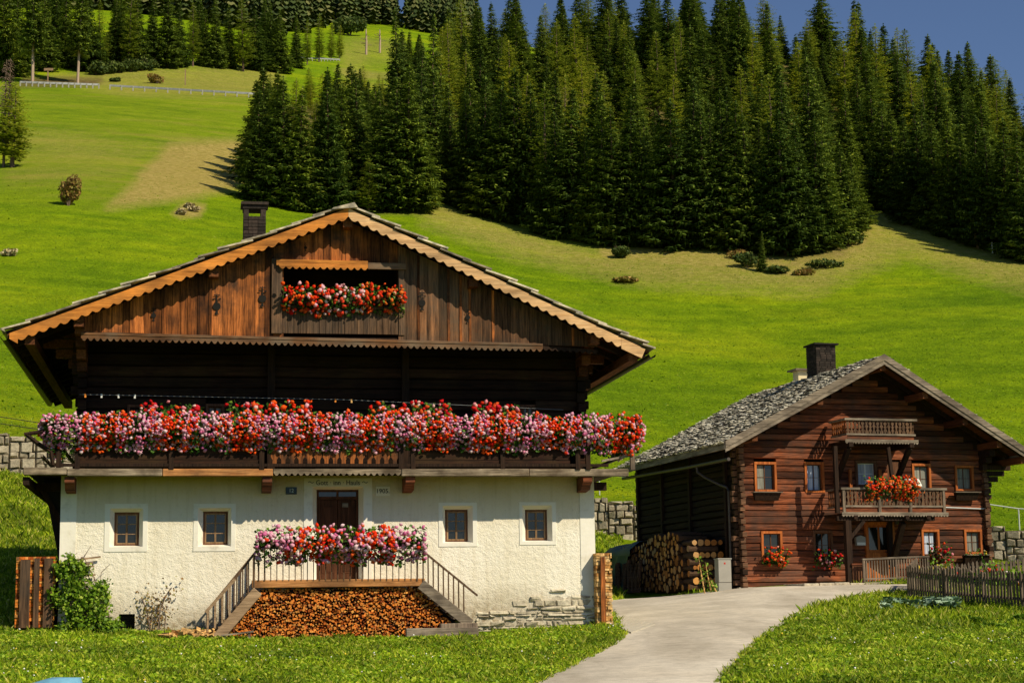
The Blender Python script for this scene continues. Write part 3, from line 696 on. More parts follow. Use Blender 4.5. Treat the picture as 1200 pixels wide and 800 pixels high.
# ---- gable boards (plane wb)
bz_l = A.uz(118, 388.5, wb)[1]; bz_r = A.uz(690, 406, wb)[1]; ub0 = A.uz(96, 388, wb)[0]; ub1 = A.uz(700, 400, wb)[0]
def bz(u): return bz_l+(bz_r-bz_l)*(u-ub0)/(ub1-ub0)
lo_ = rect(330, 310, 467, 392, wb)          # loggia opening
mb = MB(); mbd = MB(); mbm = MB(); rs = random.Random(12); u = ub0
while u < ub1:
    ww = rs.uniform(.19, .30); a = u; b = min(u+ww-.008, ub1); j = rs.uniform(-.012, .012); thk = .03
    zt_a = roof_z(a)-.20; zt_b = roof_z(b)-.20; z0_ = bz((a+b)/2)
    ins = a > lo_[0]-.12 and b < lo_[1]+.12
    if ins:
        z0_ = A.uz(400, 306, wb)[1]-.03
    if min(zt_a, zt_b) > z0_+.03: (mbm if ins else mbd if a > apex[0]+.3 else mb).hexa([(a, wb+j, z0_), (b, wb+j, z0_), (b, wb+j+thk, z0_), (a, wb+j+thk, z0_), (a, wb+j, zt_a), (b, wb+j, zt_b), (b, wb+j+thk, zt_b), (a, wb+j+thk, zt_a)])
    # narrow cover strip
    if rs.random() < .35 and not ins and zt_b-z0_ > .3: mb.hexa([(b-.03, wb+j-.018, z0_), (b+.03, wb+j-.018, z0_), (b+.03, wb+j, z0_), (b-.03, wb+j, z0_), (b-.03, wb+j-.018, zt_b-.02), (b+.03, wb+j-.018, zt_b-.05), (b+.03, wb+j, zt_b-.05), (b-.03, wb+j, zt_b-.02)])
    u += ww
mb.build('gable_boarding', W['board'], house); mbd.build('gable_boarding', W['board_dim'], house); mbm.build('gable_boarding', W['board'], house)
# cut-out ornaments in the boards (vase with a sprig)
def ornament(mb, u, z, s, y):
    for (cx_, cz_, rx, rz_) in ((0, 0, .085, .085), (0, -.13, .03, .035), (0, -.17, .055, .014), (0, .12, .012, .06), (0, .2, .014, .08), (-.06, .16, .035, .016), (.06, .16, .035, .016), (-.04, .24, .03, .014), (.04, .24, .03, .014), (0, .10, .04, .014)):
        n = 12; c = [(u+s*(cx_+rx*math.cos(6.283*k/n)), y, z+s*(cz_+rz_*math.sin(6.283*k/n))) for k in range(n)]; mb.add(c, [tuple(range(n))]); y -= .0004
for px, py, s in ((180, 370, .7), (254, 359, 1.1), (307.5, 350, 1.1), (494.5, 355, 1.0), (548, 372, .7), (358, 290.5, .45)):
    mb = MB(); u, z = A.uz(px, py, wb); ornament(mb, u, z, s, wb-.026); mb.build('cut_out_ornament', W['black'], house)
# pent trim under the boards
mb = MB(); up_a = A.uz(95, 388, wb-.08); up_b = A.uz(636, 405, wb-.08)
zA = A.uz(95, 390.5, wb-.08)[1]; zB = A.uz(636, 404, wb-.08)[1]
mb.hexa([(up_a[0], wb-.10, zA-.03), (up_b[0], wb-.10, zB-.03), (up_b[0], wb+.05, zB), (up_a[0], wb+.05, zA), (up_a[0], wb-.10, zA+.02), (up_b[0], wb-.10, zB+.02), (up_b[0], wb+.05, zB+.06), (up_a[0], wb+.05, zA+.06)])
toothed_board(mb, up_a[0], zA-.03, up_b[0], zB-.03, wb-.085, wb-.06, .07, .15, .07)
mb.build('pent_trim', W['trim_brown'], house)
mb = MB(); ur = A.uz(700, 404, wb)[0]; toothed_board(mb, up_b[0]+.01, zB-.02, min(ur, gable_clip(.3)(zB)[1]), zB-.10, wb-.05, wb-.02, .06, .15, .05); mb.build('pent_trim', W['dark_z'], house)  # right end of the trim in darker wood: its shade put into the colour
# floor of the attic overhang
mb = MB(); mb.box(ub0+.05, ub1-.05, wb+.035, LW, bz_l-.12, bz_l-.06); mb.build('attic_soffit', W['dark_z'], house)
# ---- loggia
l0, l1, lz0, lz1 = lo_; mb = MB(); lp = A.uz(318, 350, wb-.02)[0]; lpb = A.uz(330.5, 350, wb-.02)[0]
mb.box(lp, lpb, wb-.06, wb+.12, bz_l, lz1+.1); mb.build('loggia_post', W['grey_board'], house, bevel=.01); mb = MB(); mb.box(l1+.0, l1+.14, wb-.028, wb+.12, bz_l, lz1+.0); mb.build('loggia_post', W['grey_board'], house, bevel=.01)
mb = MB(); ba = A.uz(324, 303, wb-.1); bb = A.uz(431, 310, wb-.1); bc = A.uz(476, 312, wb-.1)
mb.box(ba[0], bb[0], wb-.13, wb+.02, ba[1]-.16, ba[1]-.02); toothed_board(mb, ba[0]+.06, ba[1]-.14, bb[0], ba[1]-.14, wb-.145, wb-.132, .05, .16, .06)
mb.build('loggia_beam', W['verge_orange'], house)
mb = MB(); mb.box(bb[0]+.01, bc[0], wb-.09, wb+.02, ba[1]-.2, ba[1]-.05); mb.build('loggia_beam', W['trim_brown'], house)
mb = MB(); mb.box(l0-.3, l1+.3, wb+1.4, wb+1.45, lz0, lz1+1); mb.quad((l0-.01, wb+.12, lz0), (l0-.01, wb+1.4, lz0), (l0-.01, wb+1.4, lz1+.5), (l0-.01, wb+.12, lz1+.5)); mb.quad((l1+.01, wb+1.4, lz0), (l1+.01, wb+.12, lz0), (l1+.01, wb+.12, lz1+.5), (l1+.01, wb+1.4, lz1+.5))
mb.quad((l0, wb+.05, bz_l), (l1, wb+.05, bz_l), (l1, wb+1.4, bz_l), (l0, wb+1.4, bz_l)); mb.build('loggia_interior', W['dark_log'], house)
# balustrade of shaped boards with gaps
def shaped_baluster(mb, u, z0, z1, w, hw, t=.025, kind=0):
    prof = [(0, .5), (.12, .5), (.2, .95), (.3, .8), (.38, .3), (.5, .95), (.62, .3), (.7, .8), (.8, .95), (.88, .5), (1, .5)] if kind == 0 else [(0, 1), (.15, 1), (.22, .55), (.34, .35), (.46, .55), (.55, 1), (.64, .5), (.8, .45), (.9, 1), (1, 1)]
    vs = []; n = len(prof)
    for f, k in prof: z = z0+(z1-z0)*f; vs += [(u-hw*k, w, z), (u+hw*k, w, z), (u-hw*k, w+t, z), (u+hw*k, w+t, z)]
    fs = []
    for i in range(n-1):
        a = 4*i; fs += [(a, a+1, a+5, a+4), (a+3, a+2, a+6, a+7), (a+2, a, a+4, a+6), (a+1, a+3, a+7, a+5)]
    mb.add(vs, fs)
bz0 = A.uz(400, 391, wb)[1]; bz1 = A.uz(400, 362, wb)[1]; u = l0+.07
bal = empty('loggia_balustrade'); bal.parent = house
while u < l1:
    MB().box(u-.07, u+.07, wb, wb+.025, bz0, bz1-.02+.03*math.sin(u*9)).build('plank', W['grey_board'], bal); u += .15
MB().box(l0, l1, wb-.03, wb+.06, bz1, bz1+.07).build('handrail', W['grey_board'], bal)
# ---- roof
RL = 13.0; thick = .10
roofL = MB(); 
def slab(mb, ua, za, ub, zb, y0, y1, t): mb.hexa([(ua, y0, za-t), (ub, y0, zb-t), (ub, y1, zb-t), (ua, y1, za-t), (ua, y0, za), (ub, y0, zb), (ub, y1, zb), (ua, y1, za)])
slab(roofL, el[0]+.05, el[1]+.0, apex[0], apex[1]+.02, wv+.02, wv+RL, .06); slab(roofL, apex[0], apex[1]+.02, er[0]-.05, er[1], wv+.02, wv+RL, .06)
roof = fix(roofL.build('roof', W['soffit'], house))
def slope_vectors(a, b):
    d = Vector((b[0]-a[0], 0, b[1]-a[1])); return d.normalized(), d.length
for tip, sd_ in ((el, 1), (er, 2)):
    dn, Ln = slope_vectors(apex, tip); mb = MB(); shingle_slope(mb, Vector((apex[0], wv-.10, apex[1]+.03)), Vector((0, 1, 0)), dn, RL, Ln+.02, .30, .60, .04, .06, 40+sd_)
    fix(mb.build('shingles', W['shingle'], roof))
mb = MB(); mb.hexa([(apex[0]-.4, wv-.13, apex[1]-.06), (apex[0]+.22, wv-.13, apex[1]+.0), (apex[0]+.22, wv+RL, apex[1]+.0), (apex[0]-.4, wv+RL, apex[1]-.06), (apex[0]-.36, wv-.13, apex[1]-.02), (apex[0]+.14, wv-.13, apex[1]+.12), (apex[0]+.14, wv+RL, apex[1]+.12), (apex[0]-.36, wv+RL, apex[1]-.02)]); fix(mb.build('ridge_board', W['shingle'], roof))
# verge boards
mb = MB(); toothed_board(mb, el[0]+.28, roof_z(el[0]+.28)-.03, apex[0], apex[1]-.01, wv-.045, wv-.01, .20, .25, .068); mb.box(el[0]+.05, el[0]+.29, wv-.045, wv-.01, roof_z(el[0]+.2)-.42, roof_z(el[0]+.05)-.01) if False else None
mb.hexa([(el[0]+.1, wv-.045, roof_z(el[0]+.1)-.16), (el[0]+.285, wv-.045, roof_z(el[0]+.285)-.34), (el[0]+.285, wv-.01, roof_z(el[0]+.285)-.34), (el[0]+.1, wv-.01, roof_z(el[0]+.1)-.16), (el[0]+.1, wv-.045, roof_z(el[0]+.1)-.03), (el[0]+.285, wv-.045, roof_z(el[0]+.285)-.03), (el[0]+.285, wv-.01, roof_z(el[0]+.285)-.03), (el[0]+.1, wv-.01, roof_z(el[0]+.1)-.03)])
mb.build('verge_board', W['verge_orange'], roof)
mb = MB(); toothed_board(mb, apex[0]+.004, apex[1]-.01, er[0]-.75, roof_z(er[0]-.75)-.03, wv-.045, wv-.01, .20, .25, .068)
a_, b_ = er[0]-.745, er[0]-.25; mb.hexa([(a_, wv-.045, roof_z(a_)-.30), (b_, wv-.045, roof_z(b_)-.30), (b_, wv-.01, roof_z(b_)-.30), (a_, wv-.01, roof_z(a_)-.30), (a_, wv-.045, roof_z(a_)-.03), (b_+.1, wv-.045, roof_z(b_+.1)-.03), (b_+.1, wv-.01, roof_z(b_+.1)-.03), (a_, wv-.01, roof_z(a_)-.03)])
mb.build('verge_board', W['verge_tan'], roof)
# second board behind and rafters, purlins
mb = MB()
for i in range(16):
    y = wv+.12+i*.85
    for (ua, ub) in ((el[0]+.12, apex[0]-.05), (apex[0]+.05, er[0]-.12)): mb.bar((ua, y, roof_z(ua)-.14), (ub, y, roof_z(ub)-.14), .12, .15, (0, 0, 1))
mb.build('rafters', W['dark_z'], roof)
mb = MB()
for u in (tl+.08, tl-1.0, (tl+apex[0])/2, apex[0], (tr+apex[0])/2, tr-.08, tr+.85):
    mb.box(u-.11, u+.11, wv+.1, wv+RL-.1, roof_z(u)-.44, roof_z(u)-.235)
mb.build('purlins', W['soffit'], roof)
# gutters along the eaves
for s_, (ue, ze) in ((0, (el[0]-.02, el[1]-.1)), (1, (er[0]+.03, er[1]-.12))):
    mb = MB(); n = 9; vs = []; 
    for y in (wv-.02, wv+RL):
        for k in range(n): t = math.pi*(k/(n-1)); vs.append((ue-.085*math.cos(t), y, ze+.03-.085*math.sin(t)))
    mb.add(vs, [(k, k+1, n+k+1, n+k) for k in range(n-1)]); mb.bar((ue-.09, wv-.02, ze+.03), (ue-.09, wv+RL, ze+.03), .015); g = mb.build('gutter', W['dark_metal'], roof)
# chimney
cw = 3.0; c0 = A.uz(285.5, 262, cw); c1 = A.uz(311.5, 262, cw); ct = A.uz(299, 240, cw)[1]; cb_ = roof_z(c0[0])-.3
mb = MB(); rs = random.Random(77); z = cb_; brt = A.uz(299, 253.5, cw)[1]
while z < brt:
    zt_ = min(z+.09, brt); off = .12 if rs.random() < .5 else 0
    for face in range(4):
        L_ = c1[0]-c0[0]; u = -off
        while u < L_:
            a = max(0, u); b = min(L_, u+.235)
            if b-a > .02:
                p = rs.uniform(0, .008); x0 = c0[0]; y0 = cw
                if face == 0: mb.box(x0+a, x0+b, y0-p, y0+.06, z, zt_-.014)
                elif face == 1: mb.box(x0+L_-.06, x0+L_+p, y0+.061+a*.8, y0+.061+b*.8-.01, z, zt_-.014)
                elif face == 2: mb.box(x0-p, x0+.06, y0+.061+a*.8, y0+.061+b*.8-.01, z, zt_-.014)
                else: mb.box(x0+a, x0+b, y0+L_*.8+.06, y0+L_*.8+.1, z, zt_-.014)
            u += .245
    z = zt_
mb.box(c0[0]+.02, c1[0]-.02, cw+.02, cw+.55, cb_, brt-.02)
ch = mb.build('chimney', W['brick_dark'], roof)
mb = MB(); L_ = c1[0]-c0[0]
for x in (c0[0], c1[0]-.13):
    for y in (cw, cw+L_-.13): mb.box(x, x+.13, y, y+.13, brt, ct-.0)
mb.box(c0[0]-.02, c1[0]+.02, cw-.02, cw+L_+.02, ct-.10, ct); mb.box(c0[0]-.07, c1[0]+.07, cw-.07, cw+L_+.07, ct, ct+.07); mb.build('chimney_cap', W['brick_dark'], ch)
# ---- gallery balustrade
gal = empty('gallery_balustrade'); gal.parent = house
zr = A.uz(400, 499, wf)[1]; zl = A.uz(400, 545, wf)[1]
mb = MB(); mb.box(gl+.35, gr-.08, wf-.03, wf+.06, zr, zr+.07)
mb.box(gl+.6, gr-.5, wf+.0, wf+.05, fz1+.05, fz1+.12); mb.build('handrail', W['dark_z'], gal)
for px in (69, 91, 201, 307, 470, 484, 589, 677, 689, 741):
    u = A.uz(px, 520, wf)[0]; MB().box(u-.055, u+.055, wf-.01, wf+.09, fz1-.02, zr+.02).build('post', W['dark_z'] if px < 730 else W['grey_z'], gal)
u = A.uz(322, 530, wf)[0]; ue = A.uz(466, 530, wf)[0]
while u < ue: mb = MB(); shaped_baluster(mb, u, fz1+.1, zr, wf+.01, .095, kind=0); mb.build('baluster', W['board'], gal); u += .2
mb = MB()
for sd0, sd1 in ((93, 200), (203, 305), (486, 587), (591, 668)):
    a = A.uz(sd0, 530, wf)[0]; b = A.uz(sd1, 530, wf)[0]; MB().box(a, b, wf+.03, wf+.055, fz1+.02, fz1+.2).build('board', W['dark_log'], gal); MB().box(a, b, wf+.045, wf+.07, fz1+.22, zr-.05).build('board', W['dark_log'], gal)
mb = MB()  # side rails
for ux in (gl+.4, gr-.1):
    mb.bar((ux, wf, zr+.03), (ux, 10, zr+.03), .07); mb.build('side_rail', W['grey_y'], gal); mb = MB(); mb.bar((ux, wf, fz1+.3), (ux, 10, fz1+.3), .06); mb.build('side_rail', W['grey_y'], gal); mb = MB()
mb.bar((A.uz(705, 540, wf)[0], wf, A.uz(705, 540, wf)[1]), (A.uz(741, 533, wf)[0], wf+.05, A.uz(741, 533, wf)[1]), .05)
mb.build('side_rail', W['grey_y'], gal)
mb = MB(); a = A.uz(31, 509, wf); b = A.uz(62, 545, wf); c = A.uz(45, 520, wf); mb.tube([(a[0], wf, a[1]), (c[0], wf, c[1]), (b[0]-.05, wf, b[1]+.3), (b[0], wf, b[1])], [.05, .06, .06, .05], 6); mb.tube([(a[0]-.05, wf, a[1]+.0), (a[0]+.35, wf, a[1]+.07)], .05, 6); mb.build('crooked_strut', W['dark_z'], gal)
# ---- lettering and plates on the wall
def text(s, u, z, w, size, mat, parent, name='lettering', ext=.004):
    c = bpy.data.curves.new(name, 'FONT'); c.body = s; c.size = size; c.align_x = 'CENTER'; c.align_y = 'CENTER'; c.extrude = ext; c.materials.append(mat)
    t_ = bpy.data.objects.new('tmp', c); me = bpy.data.meshes.new_from_object(t_); bpy.data.objects.remove(t_); o = bpy.data.objects.new(name, me); col.objects.link(o); o.parent = parent; o.location = (u, w, z); o.rotation_euler = (math.pi/2, 0, 0); return o
W['ink'] = plain('faded_black_paint', (.03, .022, .012), .8, .3); W['plate_txt'] = plain('pale_plate_paint', (.62, .66, .6), .6, .1)
ds = [c for c in bpy.data.objects if c.name.startswith('door_surround')][0]
u, z = A.uz(396, 565.5); text('\u301c Gott \u00b7 inn \u00b7 Hauls \u301c', u, z, -.02, .165, W['ink'], ds).scale = (.9, 1, 1)
u, z = A.uz(448.5, 575.3); pl = MB().box(u-.16, u+.17, -.02, .0, z-.11, z+.11).build('date_panel', W['smooth'], house); text('1905.', u, z, -.024, .15, W['ink'], pl)
u, z = A.uz(341.3, 574.8); pl = MB().box(u-.13, u+.13, -.03, .0, z-.085, z+.085).build('house_number_plate', plain('dark_green_enamel', (.008, .022, .02), .25, .2), house, bevel=.005); text('12', u, z, -.034, .12, W['plate_txt'], pl, 'number')
# ================================================================== BROWN LOG FARMHOUSE
B = Frame(868, 690, 60, 16)
cab = empty('log_farmhouse', B.O, B.th, 'old reddish brown log farmhouse with two carved balconies and shingle roof', 'farmhouse')
def rb(x0, y0, x1, y1, w=0.0): return rect(x0, y0, x1, y1, w, B)
bu1 = B.uz(1160, 640)[0]
apx = B.uz(1035, 418, -1.3); e_l = B.uz(849, 520, -1.3); e_r = B.uz(1203, 529, -1.3)
slr = (e_r[1]-apx[1])/(e_r[0]-apx[0]); sll = (e_l[1]-apx[1])/(e_l[0]-apx[0])
def brz(u): return apx[1]+(u-apx[0])*(sll if u < apx[0] else slr)
def bclip(z): z += .36; return apx[0]+(z-apx[1])/sll, apx[0]+(z-apx[1])/slr
BW = [('A', (884,541,910,576), 'grey_curtain'), ('B', (943,541,966,577), 'blue_curtain'), ('C', (1002,539,1028,570), 'curtain'), ('D', (1069,543,1091,578), 'grey_curtain'), ('E', (1119,545,1141,575), 'grey_curtain'),
      ('F', (892,622,917,656), None), ('G', (953,621,976,655), None), ('H', (1080,620,1101,652), 'blue_curtain'), ('I', (1130,620,1151,649), 'grey_curtain')]
bd = rb(1014, 611, 1048, 681); bholes = [rb(*w_[1]) for w_ in BW] + [bd, rb(1040, 540, 1056, 572)]
mb = MB(); log_wall(mb, .06, bu1, .02, apx[1]-.42, 0, .22, holes=bholes, clip=bclip, ch=.215, rnd=.03, jag=.02, seed=21)
fix(mb.build('log_wall', W['red_log'], cab))
BD = 10.0
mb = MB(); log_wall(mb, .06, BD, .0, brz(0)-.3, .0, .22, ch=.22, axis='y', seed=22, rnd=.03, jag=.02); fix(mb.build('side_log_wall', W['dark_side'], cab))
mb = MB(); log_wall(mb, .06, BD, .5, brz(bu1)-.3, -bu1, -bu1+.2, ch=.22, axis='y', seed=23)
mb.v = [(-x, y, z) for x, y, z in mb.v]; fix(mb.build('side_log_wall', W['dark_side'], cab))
mb = MB(); mb.prism([(.1, brz(.1)-.5), (bu1-.1, brz(bu1-.1)-.5), (bu1-.1, brz(bu1-.1)-.09), (apx[0], apx[1]-.10), (.1, brz(.1)-.09)], .08, .14); fix(mb.build('gable_backing', W['dark_log'], cab))
mb = MB(); mb.prism([(.2, 0), (bu1-.2, 0), (bu1-.2, brz(bu1-.2)-.1), (apx[0], apx[1]-.11), (.2, brz(.2)-.1)], BD-.2, BD); fix(mb.build('rear_wall', W['dark_log'], cab))
mb = MB(); mb.quad((.2, .4, .0), (bu1-.2, .4, .0), (bu1-.2, .4, brz(bu1-.5)-.3), (.2, .4, brz(.5)-.3)); mb.build('inner_wall', W['black'], cab)
# dark recess of the open store in the side wall: posts and rails
mb = MB()
for w in (.9, 4.2, 7.0, 9.6): mb.box(-.10, .0, w-.09, w+.09, 0, brz(0)-.35)
mb.box(-.07, .0, .1, BD, 2.5, 2.62); mb.build('side_posts', W['dark_z'], cab)
# crossing log ends at the two front corners
for uc, sg in ((.1, -1), (bu1-.1, 1)):
    mb = MB(); rs = random.Random(61+sg); z = .02 if sg < 0 else .75
    while z < brz(uc)-.45:
        hh = .215*rs.uniform(.9, 1.1); o = rs.uniform(.05, .24); mb.box(uc-.09+rs.uniform(-.01, .01), uc+.09, -o-.04, .05, z+.02, z+hh-.015)
        o2 = rs.uniform(.06, .2)
        if sg < 0: mb.box(-o2, .05, .03, .22, z+.11, z+hh+.07)
        else: mb.box(bu1-.05, bu1+o2, .03, .22, z+.11, z+hh+.07)
        z += hh
    mb.build('log_end_corner', W['log_end'], cab, bevel=.012)
mb = MB()
for i in range(6): a = B.uz(868+i*34, 690, -.0)[0]; mb.box(-.1+i*1.0, -.1+i*1.0+.97, -.12, .1, -.4, .06+.01*(i % 2))
mb.build('stone_footing', W['stone'], cab, bevel=.02)
# windows
flag = {}
for nm, r, cu in BW:
    a, b, c, d = rb(*r); fm = W['frame_orange'] if nm not in 'CG' else W['frame_brown']
    cur = None
    if cu: cur = (W[cu], 0 if nm != 'H' else .0, 1 if nm in 'CDEI' else .45 if nm == 'A' else .8, 0, 1)
    flag[nm] = window_unit(cab, 'window', a, b, c, d, .07, .085 if nm != 'C' else .10, fm, W['white'] if nm in 'C' else W['frame_brown'], 2, 2, proud=.105, sash=.03, mull=.013 if nm != 'C' else .022, curtain=cur, depth=.12)
# balcony door upper floor and entrance door
a, b, c, d = rb(1040, 540, 1056, 572); mb = MB(); mb.box(a, b, .08, .12, c-.9, d); mb.build('balcony_door', W['frame_brown'], cab)
a, b, c, d = bd; mb = MB(); f = .11
mb.box(a, a+f, -.1, .14, c, d); mb.box(b-f, b, -.1, .14, c, d); mb.box(a+f, b-f, -.098, .14, d-f, d); fr = mb.build('door_frame', W['door_orange'], cab, bevel=.01)
mb = MB(); mb.box(a+f, b-f, .05, .09, c+.02, d-f); 
for i in range(5):
    x0 = a+f+(b-a-2*f)*i/5+.008; x1 = a+f+(b-a-2*f)*(i+1)/5-.008; mb.box(x0, x1, .03, .05, c+.04, c+(d-c)*.48)
dr2 = mb.build('door', W['door_orange'], cab); m_ = (a+b)/2; MB().bar((m_+.22, .0, c+1.0), (m_+.3, .0, c+1.0), .03).build('handle', W['dark_metal'], dr2)
for x0, x1 in ((a+f+.06, m_-.04), (m_+.04, b-f-.06)): MB().box(x0, x1, .035, .052, c+(d-c)*.53, d-f-.08).build('pane', W['glass'], dr2)
# balconies
def balcony(x0, x1, yt, yb, yf, w, name, slope_y=1, posts=(), n_=None):
    bal = empty('balcony'); bal.parent = cab
    ua, zt_ = B.uz(x0, yt, w); ub = B.uz(x1, yt, w)[0]; zb_ = B.uz((x0+x1)/2, yb, w)[1]; zf = B.uz((x0+x1)/2, yf, w)[1]; zt_ = B.uz((x0+x1)/2, yt+1, w)[1]
    mb = MB(); mb.box(ua-.06, ub+.06, w-.05, w+.07, zt_-.02, zt_+.05); mb.box(ua-.055, ua+.06, w+.072, -.12, zt_-.018, zt_+.048); mb.box(ub-.06, ub+.055, w+.072, -.12, zt_-.018, zt_+.048); mb.build('handrail', W['grey'], bal)
    mb = MB(); mb.box(ua, ub, w-.012, w+.04, zb_, zb_+.06); mb.box(ua-.0, ua+.04, w+.042, -.12, zb_, zb_+.06); mb.box(ub-.04, ub, w+.042, -.12, zb_, zb_+.06); mb.build('bottom_rail', W['grey'], bal)
    mb = MB()
    for px in posts: u = B.uz(px, yt, w)[0]; mb = MB(); mb.box(u-.045, u+.045, w-.025, w+.055, zf, zt_-.02); mb.build('post', W['grey_z'], bal)
    u = ua+.07; n = 0
    while u < ub-.04:
        mb = MB(); shaped_baluster(mb, u, zb_+.06, zt_-.02, w+.003, .062, kind=1 if n % 2 else 0); mb.build('baluster', W['grey_board'], bal); u += .138; n += 1
    ww = w+.15
    while ww < -.15:
        for uu in (ua+.01, ub-.03):
            mb = MB(); shaped_baluster(mb, ww, zb_+.06, zt_-.02, uu, .062, kind=1); mb.v = [(y, x, z) for x, y, z in mb.v]; fix(mb.build('baluster', W['board'] if uu < ub-.1 else W['grey_board'], bal))
        ww += .15
    mb = MB()
    for i in range(6): ya = w+.0+i*(-w-.02)/6; mb.box(ua-.03, ub+.03, ya+.004, ya+(-w-.02)/6, zf-.06, zf)
    mb.build('deck', W['dark_log'], bal)
    mb = MB(); toothed_board(mb, ua-.07, zf+.03, ub+.07, zf+.03, w-.06, w-.03, .10, .11, .05); mb.build('scalloped_fascia', W['grey'], bal)
    return bal, ua, ub, zb_, zf, zt_
b1 = balcony(991, 1072, 491, 510, 516, -1.3, 'upper')
b2 = balcony(987, 1107, 572, 594, 601, -1.3, 'lower', posts=(988.5, 1030, 1066, 1105.5))
# inner boarding low on each balcony
for bb_, lo, hi in ((b1, 0, 0), (b2, 0, 0)):
    mb = MB(); mb.box(bb_[1]+.05, bb_[2]-.05, -1.3+.03, -1.3+.045, bb_[4]+.0, bb_[3]-.01); mb.build('skirting_board', W['red_log'], bb_[0])
# supports: posts and diagonal struts
def strut(pts, r, name='strut', mat='dark_z'):
    mb = MB()
    for p, q in zip(pts[:-1], pts[1:]): mb.bar(p, q, r, r)
    mb.build(name, W[mat], cab)
w3 = -1.18
u1_ = B.uz(994, 640, w3); u2_ = B.uz(1058, 640, w3)
zg = B.uz(994, 684, w3)[1]
strut([(u1_[0], w3, zg), (u1_[0], w3, b2[4]-.24)], .2, 'balcony_post')
strut([(u2_[0]+.1, -.15, b2[4]-1.7), (u2_[0]+.1, w3+.1, b2[4]-.3)], .18); strut([(u2_[0]+.1, -.1, 1.0), (u2_[0]+.1, -.1, b2[4]-.2)], .16, 'wall_post')
strut([(u1_[0], w3, b2[4]-.9), (u1_[0]+.6, w3, b2[4]-.25)], .12); strut([(b2[1]-.2, w3, b2[4]-.17), (b2[2]-.4, w3, b2[4]-.17)], .15, 'carrying_beam')
for px in (1000, 1030, 1060, 1085): u = B.uz(px, 600, w3)[0]; strut([(u, -1.38, b2[4]-.14), (u, 0, b2[4]-.14)], .13, 'joist')
# upper balcony supports
ua_ = b1[1]+.12; ub_ = b1[2]-.2
for u in (ua_, ub_):
    strut([(u, -1.4, b1[4]-.15), (u, 0, b1[4]-.15)], .15, 'joist')
    strut([(u, -1.2, b1[4]-.24), (u, -.1, b1[4]-1.35)], .15)
strut([(u1_[0]-.35, -1.2, b2[4]), (u1_[0]-.35, -1.2, b1[4]-.2)], .13, 'balcony_post'); 
u_ = B.uz(1046, 560, -1.2)[0]; strut([(u_+.1, -1.2, b2[4]), (u_-.12, -1.2, b1[4]-.2)], .11, 'balcony_post')
for px in (999, 1034): u = B.uz(px, 560, -.3)[0]; strut([(u, -.14, b2[4]), (u, -.14, b2[4]+1.55)], .09, 'door_jamb', 'frame_orange')
# roof: left slope rough shingles, with a slight sag/bell towards the eave
BL = 11.0; roofB = MB(); y0 = -1.3
slab(roofB, e_l[0]+.05, e_l[1], apx[0], apx[1]+.02, y0+.02, y0+BL, .07); slab(roofB, apx[0], apx[1]+.02, e_r[0]-.05, e_r[1], y0+.02, y0+BL, .07)
roof2 = fix(roofB.build('roof', W['soffit'], cab))
for tip, k in ((e_l, 1), (e_r, 2)):
    dn, Ln = slope_vectors(apx, tip); mb = MB(); shingle_slope(mb, Vector((apx[0], y0-.04, apx[1]+.03)), Vector((0, 1, 0)), dn, BL, Ln+.03, .13, .17, .014, .04, 140+k, .5, .05)
    fix(mb.build('shingles', W['shingle2'], roof2))
# verge boards: grey, plain, two layers
for (tip, k) in ((e_l, 0), (e_r, 1)):
    mb = MB(); a = tip; n = 7
    dz = -.03
    for i in range(n):
        t0 = i/n; t1 = (i+1)/n-.002; x0 = tip[0]+(apx[0]-tip[0])*t0; x1 = tip[0]+(apx[0]-tip[0])*t1
        if i in (0, 2, 4, 6): pass
    x0, x1 = tip[0], apx[0]; H_ = .27
    P = [(x0, brz(x0)-H_), (x1, brz(x1)-H_), (x1, brz(x1)+.02), (x0, brz(x0)+.02)]
    if x0 > x1: P = [P[1], P[0], P[3], P[2]]
    mb.prism(P, y0-.07, y0-.035); P2 = [(x, z+(.14 if i < 2 else .07)) for i, (x, z) in enumerate(P)]; mb.prism(P2, y0-.10, y0-.072)
    fix(mb.build('verge_board', W['grey'], roof2))
mb = MB(); dn, Ln = slope_vectors(apx, e_l); mb.box(e_l[0]-.03, e_l[0]+.03, y0-.06, y0+BL, e_l[1]-.17, e_l[1]+.03); mb.build('eaves_board', W['grey_y'], roof2)
mb = MB(); mb.box(e_r[0]-.03, e_r[0]+.03, y0-.06, y0+BL, e_r[1]-.2, e_r[1]+.03); mb.build('eaves_board', W['grey_y'], roof2)
mb = MB()
for i in range(13):
    y = y0+.2+i*.85
    for ua, ub in ((e_l[0]+.1, apx[0]-.05), (apx[0]+.05, e_r[0]-.1)): mb.bar((ua, y, brz(ua)-.15), (ub, y, brz(ub)-.15), .11, .14)
mb.build('rafters', W['dark_z'], roof2)
mb = MB()
for u in (.15, apx[0]*.5+.1, apx[0], apx[0]+(bu1-apx[0])*.35, apx[0]+(bu1-apx[0])*.68, bu1-.15, bu1+.75): mb.box(u-.1, u+.1, y0+.06, y0+BL-.2, brz(u)-.45, brz(u)-.23)
mb.build('purlins', W['soffit'], roof2)
mb = MB()
for i, ww in enumerate((-.75, -.5, -.25)): mb.box(bu1-.26, bu1-.04, ww, .02, brz(bu1-.15)-.7-.22*i, brz(bu1-.15)-.5-.22*i)
for i in range(4): mb.box(bu1-.1, bu1+1.0-.26*i, .03, .22, brz(bu1+.7)-.62-.2*i+.0, brz(bu1+.7)-.44-.2*i)
mb.build('stepped_console', W['dark_z'], cab)
